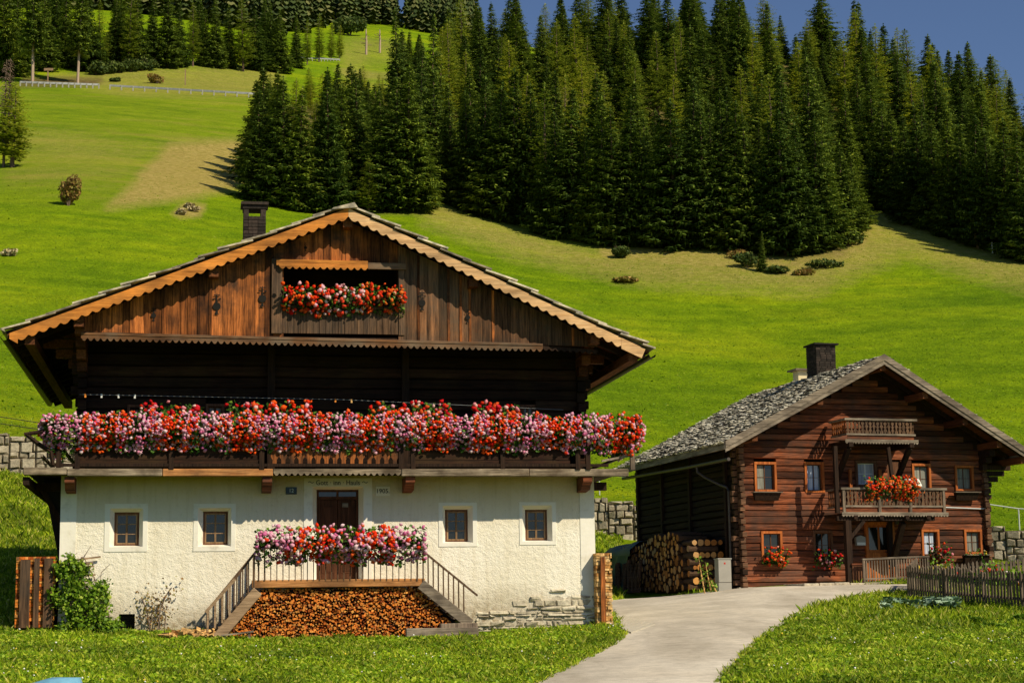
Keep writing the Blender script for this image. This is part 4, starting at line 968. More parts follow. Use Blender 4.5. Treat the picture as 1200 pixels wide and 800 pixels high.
# gutter pipe along the left eave with swan neck and downpipe
gz = e_l[1]-.42
mb = MB(); gy1 = y0+BL-.3; q = B.on_u(735, 552, -.75); 
mb.tube([(-.72, y0+.25, gz-.05), (-.72, 3, gz-.02), (-.72, gy1, gz+.1)], .06, 8); mb.build('gutter', W['pipe'], roof2)
mb = MB(); mb.tube([(-.72, 1.8, gz-.05), (-.70, 1.8, gz-.25), (-.5, 1.6, gz-.45), (-.2, 1.0, gz-.75), (-.13, .6, gz-.85), (-.13, .45, gz-1.0), (-.13, .45, .1)], .045, 8); mb.build('downpipe', W['pipe'], cab)
# chimney and vent
for (x0_, x1_, ytop, ww, cm, cap, nm) in ((957, 980, 404, 3.4, 'brick_dark', .09, 'chimney'), (935, 949, 434, 6.2, 'smooth', .16, 'vent_stack')):
    a = B.uz(x0_, 430, ww)[0]; b = B.uz(x1_, 430, ww)[0]; zt_ = B.uz((x0_+x1_)/2, ytop, ww)[1]; zb_ = brz(a)-.4; mb = MB(); L_ = b-a; rs = random.Random(9); z = zb_
    if cm == 'brick_dark':
        while z < zt_-.02:
            z1_ = min(z+.085, zt_); x = -rs.random()*.12
            while x < L_:
                s0 = max(0, x); s1 = min(L_, x+.21)
                if s1-s0 > .03:
                    mb.box(a+s0, a+s1-.01, ww-rs.uniform(0, .01), ww+.05, z, z1_-.012); mb.box(a-rs.uniform(0, .01), a+.05, ww+.06+s0, ww+.05+s1, z, z1_-.012)
                x += .22
            z = z1_
    mb.box(a+.015, b-.015, ww+.015, ww+L_, zb_, zt_-.003); c_ = mb.build(nm, W[cm], roof2)
    MB().box(a-cap, b+cap, ww-cap, ww+L_+cap, zt_, zt_+.06).build('cap', W['black'] if cm == 'brick_dark' else W['grey'], c_)
    if cm == 'brick_dark':
        mb = MB(); mb.box(a-.18, b+.16, ww-.2, ww-.01, brz(a)+.03, brz(a)+.12) if False else None
# wire, mailbox, lamp
p0 = B.uz(1107, 594, -.02); p1 = B.uz(1155, 596, -.02); MB().bar((p0[0], -.03, p0[1]), (p1[0], -.03, p1[1]), .035).build('wall_cable', W['white_metal'], cab)
a, b, c, d = rb(1003, 628, 1014, 639, -.12)
mb = MB(); mb.prism([(a, c), (b, c), (b, d-.03), ((a+b)/2, d+.03), (a, d-.03)], -.16, -.03); fix(mb.build('letter_box', W['grey_box'], cab)); MB().box(a+.02, b-.02, -.168, -.16, c+.02, c+.11).build('letter_plate', W['white'], cab)
u, z = B.uz(1051, 610, -.3); mb = MB(); mb.tube([(u, -.3, z-.12), (u, -.3, z-.02), (u, -.3, z+.1)], [.05, .09, .02], 8); mb.bar((u, -.3, z+.1), (u, 0, z+.16), .02); mb.build('porch_lantern', W['dark_metal'], cab)
# porch platform, steps
a = B.uz(940, 686, -1.6)[0]; b = B.uz(1100, 684, -1.6)[0]; zp = B.uz(1010, 682, -1.5)[1]
mb = MB(); n = 9
for i in range(n): x0 = a+(b-a)*i/n; mb.box(x0, x0+(b-a)/n-.015, -1.75-.02*(i % 2), -.13, -.3, zp-.02+.012*(i % 3))
tag(mb.build('stone_terrace', W['stone'], cab, bevel=.02), None)
# ---- things at the log house
def place(o, F, u, w, z): o.location = F.world(u, w, z); o.rotation_euler = (0, 0, F.th)
# porch rail
t = empty('porch_railing', (0, 0, 0), 0, 'low grey slatted railing in front of the orange porch door', 'railing'); place(t, B, 0, 0, 0)
r0_ = B.uz(1012, 655, -1.6); r1_ = B.uz(1087, 651.5, -1.6); zb0 = B.uz(1012, 681, -1.6)[1]; zb1 = B.uz(1087, 678, -1.6)[1]
MB().bar((r0_[0]-.05, -1.6, r0_[1]), (r1_[0]+.05, -1.6, r1_[1]), .08, .06).build('top_rail', W['grey'], t)
MB().bar((r0_[0], -1.6, zb0+.08), (r1_[0], -1.6, zb1+.08), .04, .04).build('bottom_rail', W['grey'], t)
n = 24
for i in range(n+1):
    f = i/n; u = r0_[0]+(r1_[0]-r0_[0])*f; z0 = zb0+(zb1-zb0)*f; z1 = r0_[1]+(r1_[1]-r0_[1])*f; k = .04 if i % 12 == 0 else .022
    MB().box(u-k, u+k, -1.6-k*.6+.001, -1.6+k*.6, z0-.02, z1-.02).build('post' if k > .03 else 'slat', W['grey_z'], t)
# wooden chest left of the door
t = empty('wooden_chest', (0, 0, 0), 0, 'brown wooden chest with lid standing between porch post and railing', 'chest')
a, b, c, d = rb(999, 659, 1012, 683, -1.3); place(t, B, (a+b)/2, -1.3, c-.02); h_ = d-c
MB().box(-(b-a)/2, (b-a)/2, -.02, .5, 0, h_-.06).build('body', W['frame_brown'], t, bevel=.01); MB().box(-(b-a)/2-.03, (b-a)/2+.03, -.05, .52, h_-.058, h_).build('lid', W['red_log'], t)
# white folded cloth over the balcony rail
u, z = B.uz(1071, 561, -1.25); mb = MB(); mb.hexa([(u-.3, -1.45, z-.3), (u+.22, -1.45, z-.28), (u+.22, -1.0, z-.18), (u-.3, -1.0, z-.18), (u-.28, -1.38, z-.02), (u+.14, -1.38, z+.0), (u+.1, -1.1, z+.02), (u-.3, -1.1, z+.02)])
o = mb.build('white_cloth', W['white'], None, bevel=.03); o.location = B.O; o.rotation_euler = (0, 0, B.th); tag(o, 'folded white cloth draped over the balcony rail beside the orange flowers', 'cloth')
# window shelves (empty boxes) under A, E, and planted under I
def shelf_box(x0, y0, x1, y1, label, mat='dark_z', out=.24):
    a, b, c, d = rb(x0, y0, x1, y1, -.2); t = empty('window_box', (0, 0, 0), 0, label, 'window box', None); place(t, B, (a+b)/2, 0, c); L_ = b-a; h_ = d-c
    mb = MB(); mb.hexa([(-L_/2+.06, -out+.05, .0), (L_/2-.06, -out+.05, .0), (L_/2-.06, -.12, .0), (-L_/2+.06, -.12, .0), (-L_/2, -out-.08, h_*.8), (L_/2, -out-.08, h_*.8), (L_/2, -.11, h_*.8), (-L_/2, -.11, h_*.8)]); fix(mb.build('trough', W[mat], t))
    MB().box(-L_/2-.05, L_/2+.05, -out-.12, -.11, h_*.8+.003, h_*.8+.035).build('rim', W['grey'], t); return t, L_, h_, (a+b)/2, c
shelf_box(883, 575, 914, 586, 'empty dark window box under the upper window nearest the corner logs')
shelf_box(1119, 575, 1146, 586, 'empty dark window box under the upper right window of the log house')
sbI = shelf_box(1129, 648, 1158, 661, 'dark window box of yellow green plants under the lower right window')
# ================================================================== FLOWERS
W['leaf'] = isl_mat('geranium_leaves', [(0, (.02, .065, .008)), (.5, (.06, .15, .014)), (.85, (.13, .25, .025)), (1, (.24, .34, .04))], .55, trans=.25)
PINK = [(0, (.86, .34, .52)), (.2, (.90, .56, .66)), (.42, (.72, .18, .38)), (.58, (.92, .70, .74)), (.74, (.84, .40, .56)), (.90, (.85, .06, .02))]
RED = [(0, (.88, .045, .008)), (.3, (.92, .12, .012)), (.55, (.74, .015, .008)), (.62, (.9, .16, .03)), (.78, (.90, .50, .58))]
MIX = [(0, (.72, .035, .01)), (.25, (.60, .01, .015)), (.5, (.82, .30, .34)), (.65, (.80, .10, .02)), (.82, (.88, .58, .52)), (.92, (.75, .03, .06))]
ORG = [(0, (.80, .10, .015)), (.35, (.75, .04, .01)), (.6, (.85, .20, .03)), (.9, (.85, .35, .25))]
WHT = [(0, (.88, .62, .62)), (.25, (.85, .42, .46)), (.45, (.85, .07, .03)), (.72, (.90, .78, .76)), (.85, (.80, .10, .05))]
def petal_mat(n, st): return isl_mat(n, st, .6, 'CONSTANT', trans=.3, spec=.1)
PM = {'pink': petal_mat('pink_blossoms', PINK), 'red': petal_mat('red_blossoms', RED), 'mix': petal_mat('mixed_blossoms', MIX), 'orange': petal_mat('orange_blossoms', ORG), 'white': petal_mat('white_pink_blossoms', WHT),
      'yellow': petal_mat('yellow_blossoms', [(0, (.75, .55, .05)), (.4, (.6, .5, .3)), (.7, (.7, .05, .03)), (.9, (.8, .7, .1))])}
ICO = None
def ico():
    t = (1+5**.5)/2; v = np.array([(-1,t,0),(1,t,0),(-1,-t,0),(1,-t,0),(0,-1,t),(0,1,t),(0,-1,-t),(0,1,-t),(t,0,-1),(t,0,1),(-t,0,-1),(-t,0,1)], float); v /= np.linalg.norm(v[0])
    f = [(0,11,5),(0,5,1),(0,1,7),(0,7,10),(0,10,11),(1,5,9),(5,11,4),(11,10,2),(10,7,6),(7,1,8),(3,9,4),(3,4,2),(3,2,6),(3,6,8),(3,8,9),(4,9,5),(2,4,11),(6,2,10),(8,6,7),(9,8,1)]
    return v, np.array(f)
IV, IF = ico()
def blooms(name, pts, rad, mat, parent, rs, petals=7):
    """each umbel: a lumpy head of small petal faces"""
    V = []; F = []; n = 0
    for p, r in zip(pts, rad):
        jit = 1+rs.uniform(-.38, .32, (12, 1)); q = rs.normal(size=(3, 3)); q, _ = np.linalg.qr(q)
        V.append((IV*jit*r*np.array([1, 1, .72]))@q.T*1.0+p); F.append(IF+n); n += 12
    return npmesh(name, np.concatenate(V), np.concatenate(F), mat, parent)
def leaf_cloud(name, C, size, mat, parent, rs, outward=None, flat=.5, aspect=.8, kind='hex'):
    """single leaves: folded kite shapes around the given centres"""
    n = len(C); d = rs.normal(size=(n, 3))
    if outward is not None: d = d*flat + outward
    d /= np.linalg.norm(d, axis=1)[:, None]+1e-9
    a = np.cross(d, rs.normal(size=(n, 3))); a /= np.linalg.norm(a, axis=1)[:, None]+1e-9; b = np.cross(d, a)
    s = (size*rs.uniform(.6, 1.35, n))[:, None] if np.isscalar(size) else size[:, None]
    fold = d*s*.25
    V = np.stack([C-a*s, C-b*s*aspect+fold, C+a*s, C+b*s*aspect+fold], 1).reshape(-1, 3)
    V = np.stack([C-a*s, C-b*s*aspect*.9+fold-a*s*.1, C+a*s*1.05, C+b*s*aspect*.9+fold-a*s*.1], 1).reshape(-1, 3)
    F = np.arange(4*n).reshape(n, 4); return npmesh(name, V, F, mat, parent)
def cascade(n, L, hz, out, rs, top=.18):
    """points on the bulging front of a hanging geranium box; local x along, y to the front negative, z up"""
    x = rs.uniform(-L/2-.06, L/2+.06, n); t = rs.uniform(0, 1, n)**.9
    ph = rs.uniform(0, 6); lump = .03*np.sin(x*5+ph)+.03*np.sin(x*13+ph*2)
    zz = top - t*(hz+top) + lump*(.4+t); yy = -.10 - out*np.sin(np.clip(t*1.12+.1, 0, 1)*math.pi)**.6 + rs.normal(0, .03, n) + .05
    zz += np.where(t < .15, rs.uniform(-.05, .08, n), 0)
    return np.stack([x, yy, zz], 1)
def flower_box(name, L, hz, out, mat, seed, nb, nl, br=.05, top=.18, trough=True, label=None, group=None, cat='flower box', cov=None):
    rs = np.random.RandomState(seed); t = empty(name, (0, 0, 0), 0, label, cat, group)
    tb = MB().box(-L/2+.03, L/2-.03, -.2, -.02, -.17, .0).build('planter', W['dark_z'] if trough else W['frame_brown'], t, bevel=.008)
    P = cascade(nl, L, hz, out*.82, rs, top); P[:, 1] += rs.uniform(-.07, .2, nl)*.7
    lf = leaf_cloud('foliage', P, .045, W['leaf'], t, rs, np.array([0, -.8, .5]), .8)
    Q = cascade(nb, L, hz*.97, out, rs, top+.03); Q[:, 1] -= rs.uniform(0, .05, nb)
    k = np.sin(Q[:, 0]*9+seed)*np.sin(Q[:, 2]*8+seed*2) + rs.uniform(-.6, .9, nb) > -.65; Q = Q[k]
    bl = blooms('blossoms', Q, br*rs.uniform(.6, 1.25, len(Q)), PM[mat], t, rs)
    tag(bl, None, None, None, 'stuff'); tag(lf, None, None, None, 'stuff')
    return t
def kids_of(o): return [(c, [g for g in bpy.data.objects if g.parent == c]) for c in bpy.data.objects if c.parent == o]
used_first = {}
def put(proto, key, loc, rz, label=None, group=None, scale=None):
    if key not in used_first:
        used_first[key] = (proto, kids_of(proto)); proto.location = loc; proto.rotation_euler = (0, 0, rz)
        if scale: proto.scale = scale
        if label: proto['label'] = label
        if group: proto['group'] = group
        return proto
    p, k = used_first[key]; return copy_tree(p, k, loc, rz, scale, label, group)
GP = {c: [flower_box('geranium_box', 1.0, .64, .30, c, 100+31*i+j, 330, 620, .044) for j in range(3)] for i, c in enumerate(('pink', 'red'))}
zr_top = A.uz(400, 497, wf)[1]
L0 = A.uz(67, 505, wf-.05)[0]; L1 = A.uz(742, 505, wf-.05)[0]; NB = 18; pat = ['pink', 'red', 'pink', 'red']
for i in range(NB):
    u = L0+(L1-L0)*(i+.5)/NB; c = 'pink' if i % 2 == 0 else 'red'; j = (i*2) % 3 if i % 2 else (i//2) % 3
    put(GP[c][j], (c, j), A.world(u, wf+.06, zr_top), A.th, '%s geranium box hanging on the long gallery railing' % ('rose pink' if c == 'pink' else 'fiery red'), '%s geranium boxes along the long gallery' % ('pink' if c == 'pink' else 'red'), (1, 1, R.uniform(.92, 1.05)))
# returns at both ends
for i in range(2):
    put(GP['pink'][i], ('pink', i), A.world(gl+.72, wf+.6+i*.85, zr_top-.02), A.th-math.pi/2, ['pink geranium box round the left end of the gallery, nearer the front', 'pink geranium box round the left end of the gallery, farther back'][i], 'geranium boxes on the gallery ends')
    put(GP['pink'][2-i], ('pink', 2-i), A.world(gr-.02, wf+.35+i*.85, zr_top-.02), A.th+math.pi/2, ['pink geranium box round the right end of the gallery, nearer the front', 'pink geranium box round the right end of the gallery, farther back'][i], 'geranium boxes on the gallery ends')
# upper pots behind the rail, standing on the window shelves of the gallery
UP_ = [(201, 482, 1.35, 'mix', 'bushy red and pink geranium pot raised above the railing by the second pair of curtains'), (292, 481, .95, 'mix', 'red and pink geranium pot raised above the railing over the orange edge beam'), (340, 480, .85, 'red', 'scarlet geranium pot raised above the railing beside the dark timber post'),
       (452, 482, .75, 'red', 'scarlet geranium pot raised above the railing over the right door edge'), (500, 480, 1.0, 'mix', 'bright red and pink geranium pot raised above the railing right of the second post'), (580, 482, 1.0, 'mix', 'red geranium pot raised above the railing between the two right-hand windows')]
for i, (px, py, sz, c, lab) in enumerate(UP_):
    u, z = A.uz(px, py, wf+.35); t = flower_box('geranium_pot', sz, .24, .22, c, 400+i, int(75*sz), int(260*sz), .062, .20, True, lab, 'geranium pots raised above the gallery railing', 'flower pot')
    t.location = A.world(u, wf+.42, z-.08); t.rotation_euler = (0, 0, A.th)
    MB().bar((0, -.1, -.17), (0, -.1, zr_top-z-.08), .05).build('support', W['dark_z'], t)
# loggia box
for i, (x0, x1, c, lab) in enumerate([(333, 380, 'red', 'red geranium box at the left of the gable loggia'), (380, 424, 'white', 'white and pink geranium box in the middle of the gable loggia'), (424, 471, 'orange', 'orange red geranium box with white blooms at the right of the gable loggia')]):
    a = A.uz(x0, 355, wb-.1)[0]; b, z = A.uz(x1, 349, wb-.1); t = flower_box('geranium_box', b-a, .42, .26, c, 500+i, 120, 320, .055, .22, True, lab, 'geranium boxes of the gable loggia')
    t.location = A.world((a+b)/2, wb+.02, z+.02); t.rotation_euler = (0, 0, A.th)
# ================================================================== OUTSIDE STAIR
st = empty('outside_stair', (0, 0, 0), A.th, 'wooden double flight stair with landing and slim railings before the farmhouse door', 'stair'); st.location = A.O
ws = -1.55
la, lz = A.uz(295, 679, ws); lb = A.uz(498, 679, ws)[0]; lz1_ = A.uz(400, 678.3, ws)[1]; lz0_ = A.uz(400, 687.5, ws)[1]
MB().box(la, lb, ws, ws+.14, lz0_, lz1_).build('landing_beam', W['floor_edge_orange'], st, bevel=.012)
for i in range(6): MB().box(la+.05, lb-.05, ws+.145+i*.235, ws+.145+i*.235+.225, lz1_-.07, lz1_-.015).build('landing_board', W['rail'], st)
def uz(x, y, w=ws): u, z = A.uz(x, y, w); return (u, w, z)
def stringer(p, q, nm, mat): mb = MB(); mb.bar(p, q, .07, .24); mb.build(nm, W[mat], st, bevel=.01)
s0 = uz(302, 692); s1 = uz(254, 748); stringer(s0, s1, 'stringer', 'rail'); s0b = (s0[0], -.15, s0[2]); s1b = (s1[0], -.15, s1[2]); stringer(s0b, s1b, 'stringer', 'rail')
t0 = uz(493, 684); t1 = uz(551, 731); stringer(t0, t1, 'stringer', 'grey'); t0b = (t0[0], -.15, t0[2]); t1b = (t1[0], -.15, t1[2]); stringer(t0b, t1b, 'stringer', 'grey')
for (p, q, n) in ((s0, s1, 7), (t0, t1, 6)):
    for i in range(n):
        f = (i+.6)/n; u = p[0]+(q[0]-p[0])*f; z = p[2]+(q[2]-p[2])*f+.02; MB().box(u-.15, u+.15, ws+.04, -.18, z, z+.04).build('tread', W['rail'], st)
# railings
ra = uz(303, 642); rb_ = uz(491.5, 642); MB().bar(ra, rb_, .045, .04).build('handrail', W['rail_dark'], st)
h1_ = uz(241, 717); h0_ = uz(275.5, 678); MB().bar(ra, h0_, .045).build('handrail', W['rail_dark'], st); MB().bar(h0_, h1_, .07).build('handrail', W['rail'], st); MB().bar(uz(491.5, 642), uz(559.5, 697.5), .045).build('handrail', W['rail_dark'], st)
x = 303
while x < 492:
    p = uz(x, 642.5); q = uz(x, 679); k = .035 if abs(x-303) < 1 or abs(x-313) < 4 or x > 484 else .02; MB().bar((p[0], p[1], p[2]), (q[0], q[1], q[2]-.02), k).build('baluster', W['rail_dark'], st); x += 7.15
def lerp(a, b, f): return tuple(a[i]+(b[i]-a[i])*f for i in range(3))
for (T0, T1, B0, B1, n, mat) in ((uz(303, 642), uz(275.5, 678), uz(302, 686), uz(277, 716), 4, 'rail_dark'), (uz(275.5, 679), uz(241, 717), uz(274, 722), uz(251, 746), 4, 'rail'), (uz(491.5, 643), uz(545, 686), uz(496, 684), uz(544, 722), 9, 'rail_dark')):
    for i in range(n):
        f = (i+.7)/n; a_ = lerp(T0, T1, f); b_ = lerp(B0, B1, f); MB().bar(a_, (a_[0], a_[1], b_[2]+.05), .03 if mat == 'rail_dark' else .045).build('baluster', W[mat], st)
# inner rail against the wall on the left flight
MB().bar((ra[0], -.2, ra[2]), (h1_[0], -.2, h1_[2]), .045).build('handrail', W['rail_dark'], st)
for i in range(8):
    f = (i+.5)/8; a_ = lerp(ra, h1_, f); z = lerp(s0, s1, f)[2]; MB().bar((a_[0], -.2, a_[2]), (a_[0], -.2, z), .03).build('baluster', W['rail_dark'], st)
# boxes on the stair railing
LB = [(283, 352, 'pink', 'pink geranium box at the left end of the stair landing railing'), (340, 385, 'red', 'red geranium box left of the door on the landing railing'), (378, 425, 'pink', 'pink and white geranium box in front of the farmhouse door'), (416, 455, 'red', 'red geranium box right of the door on the landing railing'), (448, 492, 'pink', 'pink geranium box at the right end of the stair landing railing')]
for i, (x0, x1, c, lab) in enumerate(LB):
    a = A.uz(max(x0, 304), 640, ws)[0]; b, z = A.uz(x1, 633, ws); t = flower_box('geranium_box', b-a+.1, .55, .33, c, 600+i, 165, 380, .052, .24, True, lab, 'geranium boxes on the landing railing')
    t.location = A.world((a+b)/2, ws-.02, z+.02); t.rotation_euler = (0, 0, A.th)
# flowers of the log house
def hfl(px, py, L, hz, c, nb, lab, w=-.30, grp='geranium boxes under the lower windows of the log house', br=.05, top=.2):
    u, z = B.uz(px, py, w); t = flower_box('geranium_box', L, hz, .3, c, int(px), nb, int(nb*3), br, top, True, lab, grp); t.location = B.world(u, w+.19, z); t.rotation_euler = (0, 0, B.th); return t
hfl(910, 650, .8, .35, 'orange', 70, 'orange red geranium box under the lower window nearest the corner logs')
hfl(970, 652, .9, .4, 'mix', 60, 'red and white geranium box under the shaded window left of the porch')
hfl(1101, 645, .75, .4, 'mix', 40, 'leafy green geranium box with few red blooms under the window right of the porch')
t = hfl(1143, 650, .7, .05, 'yellow', 16, 'low yellow green plants in the box under the lower right window', w=-.32, br=.035, top=.14)
bpy.data.objects.remove([c for c in t.children if c.name.startswith('planter')][0]); t['label'] = 'low yellow green bedding plants filling the lower right window box'; t.name = 'bedding_plants'; t['category'] = 'plant'
for i, (px, L) in enumerate(((1033, 1.1), (1062, .75))):
    hfl(px, 567, L, .55, 'orange', 150, ['dense orange red geranium box on the middle of the lower balcony', 'orange geranium box beside the white cloth on the lower balcony'][i], w=-1.42, grp='geranium boxes on the lower balcony of the log house')
# ================================================================== FIREWOOD AND LOGS
W['split'] = isl_mat('split_firewood', [(0, (.14, .03, .008)), (.2, (.45, .10, .015)), (.5, (.72, .21, .028)), (.8, (.84, .38, .09)), (1, (.34, .15, .07))], .8, nsc=12)
W['split_pale'] = isl_mat('fresh_split_firewood', [(0, (.40, .18, .05)), (.5, (.66, .38, .14)), (1, (.76, .52, .26))], .8, nsc=12)
W['gap'] = plain('dark_gap', (.012, .007, .004), .9, .3)
def billet(seed, L=.33, r=.05, n=None):
    rs = random.Random(seed); n = n or rs.choice([3, 3, 4, 4]); mb = MB(); a0 = rs.random()*6.28
    prof = [(r*rs.uniform(.7, 1.2)*math.cos(a0+6.283*k/n), r*rs.uniform(.6, 1.1)*math.sin(a0+6.283*k/n)) for k in range(n)]
    mb.prism(prof, 0, L); return mb
# under the landing: a trapezoid of piled split wood
P0 = [A.uz(*q, ws+.1) for q in [(262, 747), (541, 734), (490, 690), (308, 690)]]
cells = []; rs = random.Random(99); z = P0[0][1]-.1
while z < P0[3][1]:
    fz = (z-P0[0][1])/(P0[3][1]-P0[0][1]); ul = P0[0][0]+(P0[3][0]-P0[0][0])*fz; ur = P0[1][0]+(P0[2][0]-P0[1][0])*fz; u = ul+rs.uniform(0, .05)
    while u < ur: cells.append((u, z+rs.uniform(-.03, .03))); u += rs.uniform(.038, .078)
    z += .044
sizes = [rs.uniform(.020, .046) for _ in cells]; order = sorted(range(len(cells)), key=lambda i: -sizes[i])
protos = []
for k in range(10):
    o = fix(billet(700+k, .33, 1.0).build('firewood_billet', W['split'])); tag(o, 'split billet showing its end in the orange firewood stack under the stair landing', 'firewood', 'firewood billets under the landing'); protos.append(o)
first = [True]*10; rest = MB()
for idx, i in enumerate(order):
    u, z = cells[i]; s = sizes[i]; w = ws+.12+rs.uniform(-.03, .05)
    if idx < 300:
        k = idx % 10
        if first[k]: o = protos[k]; first[k] = False
        else: o = protos[k].copy(); col.objects.link(o)
        o.location = A.world(u, w, z); o.rotation_euler = (0, rs.uniform(0, 6.28), A.th); o.scale = (s*rs.uniform(.8, 1.4), 1, s)
    else:
        b = billet(rs.randrange(9999), .33, s); rest.add([(x+u, y+w, zz+z) for x, y, zz in b.v], b.f)
o = rest.build('stacked_firewood', W['split']); fix(o); o.location = A.O; o.rotation_euler = (0, 0, A.th); tag(o, 'orange brown mass of small firewood ends filling the space under the landing', 'firewood', None, 'stuff')
mb = MB(); mb.add([(x, ws+.24, z) for x, z in P0]+[(x, -.05, z) for x, z in P0], [(0,1,2,3), (4,7,6,5), (0,4,5,1), (2,6,7,3), (1,5,6,2), (0,3,7,4)]); o = fix(mb.build('stack_core', W['gap'], st))
# pale heap left of the stair
protos = [fix(billet(760+k, .3, .05).build('firewood_billet', W['split_pale'])) for k in range(6)]
for o in protos: tag(o, 'pale split billet in the loose heap at the foot of the stair', 'firewood', 'pale billets heaped at the stair foot')
for i in range(46):
    px = R.uniform(196, 252); dz = R.random()*.16*(1-abs(px-232)/60); u, z = A.uz(px, 746, -1.3-R.random()*.3); z = h1(*A.world(u, -1.4, 0).to_2d())-A.O.z+.04+dz
    o = protos[i] if i < 6 else protos[i % 6].copy()
    if i >= 6: col.objects.link(o)
    o.location = A.world(u, -1.4-R.random()*.35, z); o.rotation_euler = (R.uniform(-.3, .3), R.uniform(-.4, .4), A.th+R.uniform(-1.3, 1.3))
# stacked kindling with lining boards at both corners of the white house
def slat_stack(name, label, u0, u1, w0, w1, z0, z1, boards, mat, seed, grp=None):
    t = empty(name, A.O, A.th, label, 'wood stack'); rs = random.Random(seed); mb = MB(); z = z0
    while z < z1:
        h_ = rs.uniform(.05, .085)
        for (x0, x1, y, ax) in ((u0, u1, w0, 0), (u0, u0, w0, 1)):
            if ax == 0:
                x = u0
                while x < u1-.02:
                    k = rs.uniform(.06, .16); mb.box(x, min(x+k-.006, u1+rs.uniform(0, .03)), w0+rs.uniform(-.03, .02), w0+.35, z+.003, z+h_-.004); x += k
            else:
                y_ = w0+.36
                while y_ < w1: k = rs.uniform(.2, .4); mb.box(u0+rs.uniform(-.03, .01), u0+.3, y_, y_+k-.01, z+.003, z+h_-.004); y_ += k
        z += h_
    o = mb.build('kindling', W[mat], t); tag(o, None, None, None, 'stuff')
    for (a, b) in boards: MB().box(a, b, w0-.075, w0-.045, z0, z1-.02-rs.random()*.05).build('upright_board', W['grey_board'] if mat == 'split' else W['board'], t)
    MB().box(u0+.03, u1-.03, w0+.1, w1, z0, z1-.03).build('core', W['gap'], t); return t
a = A.uz(18, 700, -.2)[0]; b = A.uz(66, 700, -.2)[0]; zt_ = A.uz(40, 653, -.2)[1]; zb_ = A.uz(40, 735, -.2)[1]
slat_stack('kindling_stack', 'tall brown kindling stack with upright boards left of the white house wall', a, b-.05, -.2, 1.6, zb_, zt_, [(a+.10, a+.32), (b-.5, b-.38), (b-.28, b-.08)], 'split', 5)
a = A.uz(699.5, 700, -.35)[0]; b = A.uz(717, 700, -.35)[0]; zt_ = A.uz(708, 651, -.35)[1]; zb_ = A.uz(708, 731, -.35)[1]
slat_stack('kindling_stack', 'narrow orange stack of split boards against the right corner of the white house', a, b, -.35, .6, zb_, zt_, [(a+.09, a+.2)], 'split_pale', 6)
# bench plank and threshold beams
t = empty('plank_bench', (0, 0, 0), A.th, 'low grey plank bench on short legs at the stair foot', 'bench'); u, z = A.uz(278, 744, -2.0); t.location = A.world(u, -2.0, h1(*A.world(u, -2.0, 0).to_2d())-A.O.z)
mb = MB(); mb.bar((-.36, 0, .13), (.36, 0, .21), .2, .035); mb.build('seat', W['grey'], t)
for s in (-.28, .26): MB().box(s-.03, s+.03, -.07, .07, -.05, .15+s*.1).build('leg', W['grey'], t)
for (x0, x1, y, w, hh, lab, mat) in ((476, 561, 741, -1.75, .15, 'long pale squared beam lying on the grass before the right stair foot', 'grey'), (516, 560, 734, -1.6, .12, 'short dark beam under the right stair foot', 'grey_z')):
    a, z = A.uz(x0, y, w); b = A.uz(x1, y, w)[0]; o = MB().box(0, b-a, 0, .2, -.05, hh).build('squared_beam', W[mat], None, bevel=.015); gz_ = A.uz((x0+x1)/2, y+2, w)[1]; o.location = A.world(a, w, gz_); o.rotation_euler = (0, 0, A.th); tag(o, lab, 'beam')
# log pile beside the log house
W['bark'] = isl_mat('log_bark', [(0, (.03, .016, .01)), (.5, (.08, .045, .028)), (1, (.15, .09, .055))], .9, nsc=14)
def end_mat():
    m, nt, p = newmat('sawn_log_ends', .8, .15); oi = nt.nodes.new('ShaderNodeObjectInfo'); c = ramp(nt, oi.outputs['Random'], [(0, (.22, .08, .02)), (.35, (.55, .22, .05)), (.7, (.75, .38, .11)), (1, (.36, .24, .14))])
    c = mixc(nt, c, ramp(nt, noise(nt, 14, 4), [(.3, (.6, .6, .6)), (.7, (1.2, 1.2, 1.2))]), 1, 'MULTIPLY'); nt.links.new(c, p.inputs['Base Color']); return m
W['log_face'] = end_mat()
LP = []
for k in range(8):
    mb = MB(); n = 9; L_ = 1.05; rs = random.Random(k+5); pr = [1+rs.uniform(-.12, .08) for _ in range(n)]
    c = [(math.cos(6.283*j/n)*pr[j], math.sin(6.283*j/n)*pr[j]) for j in range(n)]
    mb.add([(x, 0, z) for x, z in c]+[(x*.97, L_, z*.97) for x, z in c], [(j, j+n, (j+1) % n+n, (j+1) % n) for j in range(n)], 0)
    mb.add([(x, 0, z) for x, z in c], [tuple(range(n))], 1); mb.add([(x*.97, L_, z*.97) for x, z in c], [tuple(range(n-1, -1, -1))], 1)
    o = fix(mb.build('firewood_log', [W['bark'], W['log_face']])); LP.append(o)
fl = [True]*8; cnt = 0
def put_log(u, w, z, r, rz, L=1.0, lab='round firewood log showing its sawn end in the log pile', grp='round logs in the big pile'):
    global cnt
    k = cnt % 8; cnt += 1
    if fl[k]: o = LP[k]; fl[k] = False
    else: o = LP[k].copy(); col.objects.link(o)
    o.location = B.world(u, w, z); o.rotation_euler = (0, 0, B.th+rz); o.scale = (r, L, r); tag(o, lab, 'log', grp); return o
rs = random.Random(3)
def pile_top(w): return 2.02 if w < 4.6 else max(1.66, 2.02-(w-4.6)*.2)
w = 2.75; cols_ = []
z_levels = .10
pts = []
for _ in range(9000):
    w = rs.uniform(2.2, 9.3); z = rs.uniform(.06, 2.05); r = rs.choice([.07, .085, .10, .12, .145])
    if z+r > pile_top(w)+.05*math.sin(w*5): continue
    if all((w-a)**2+(z-b)**2 > (r+c)**2*.86 for a, b, c in pts): pts.append((w, z, r))
    if len(pts) >= 275: break
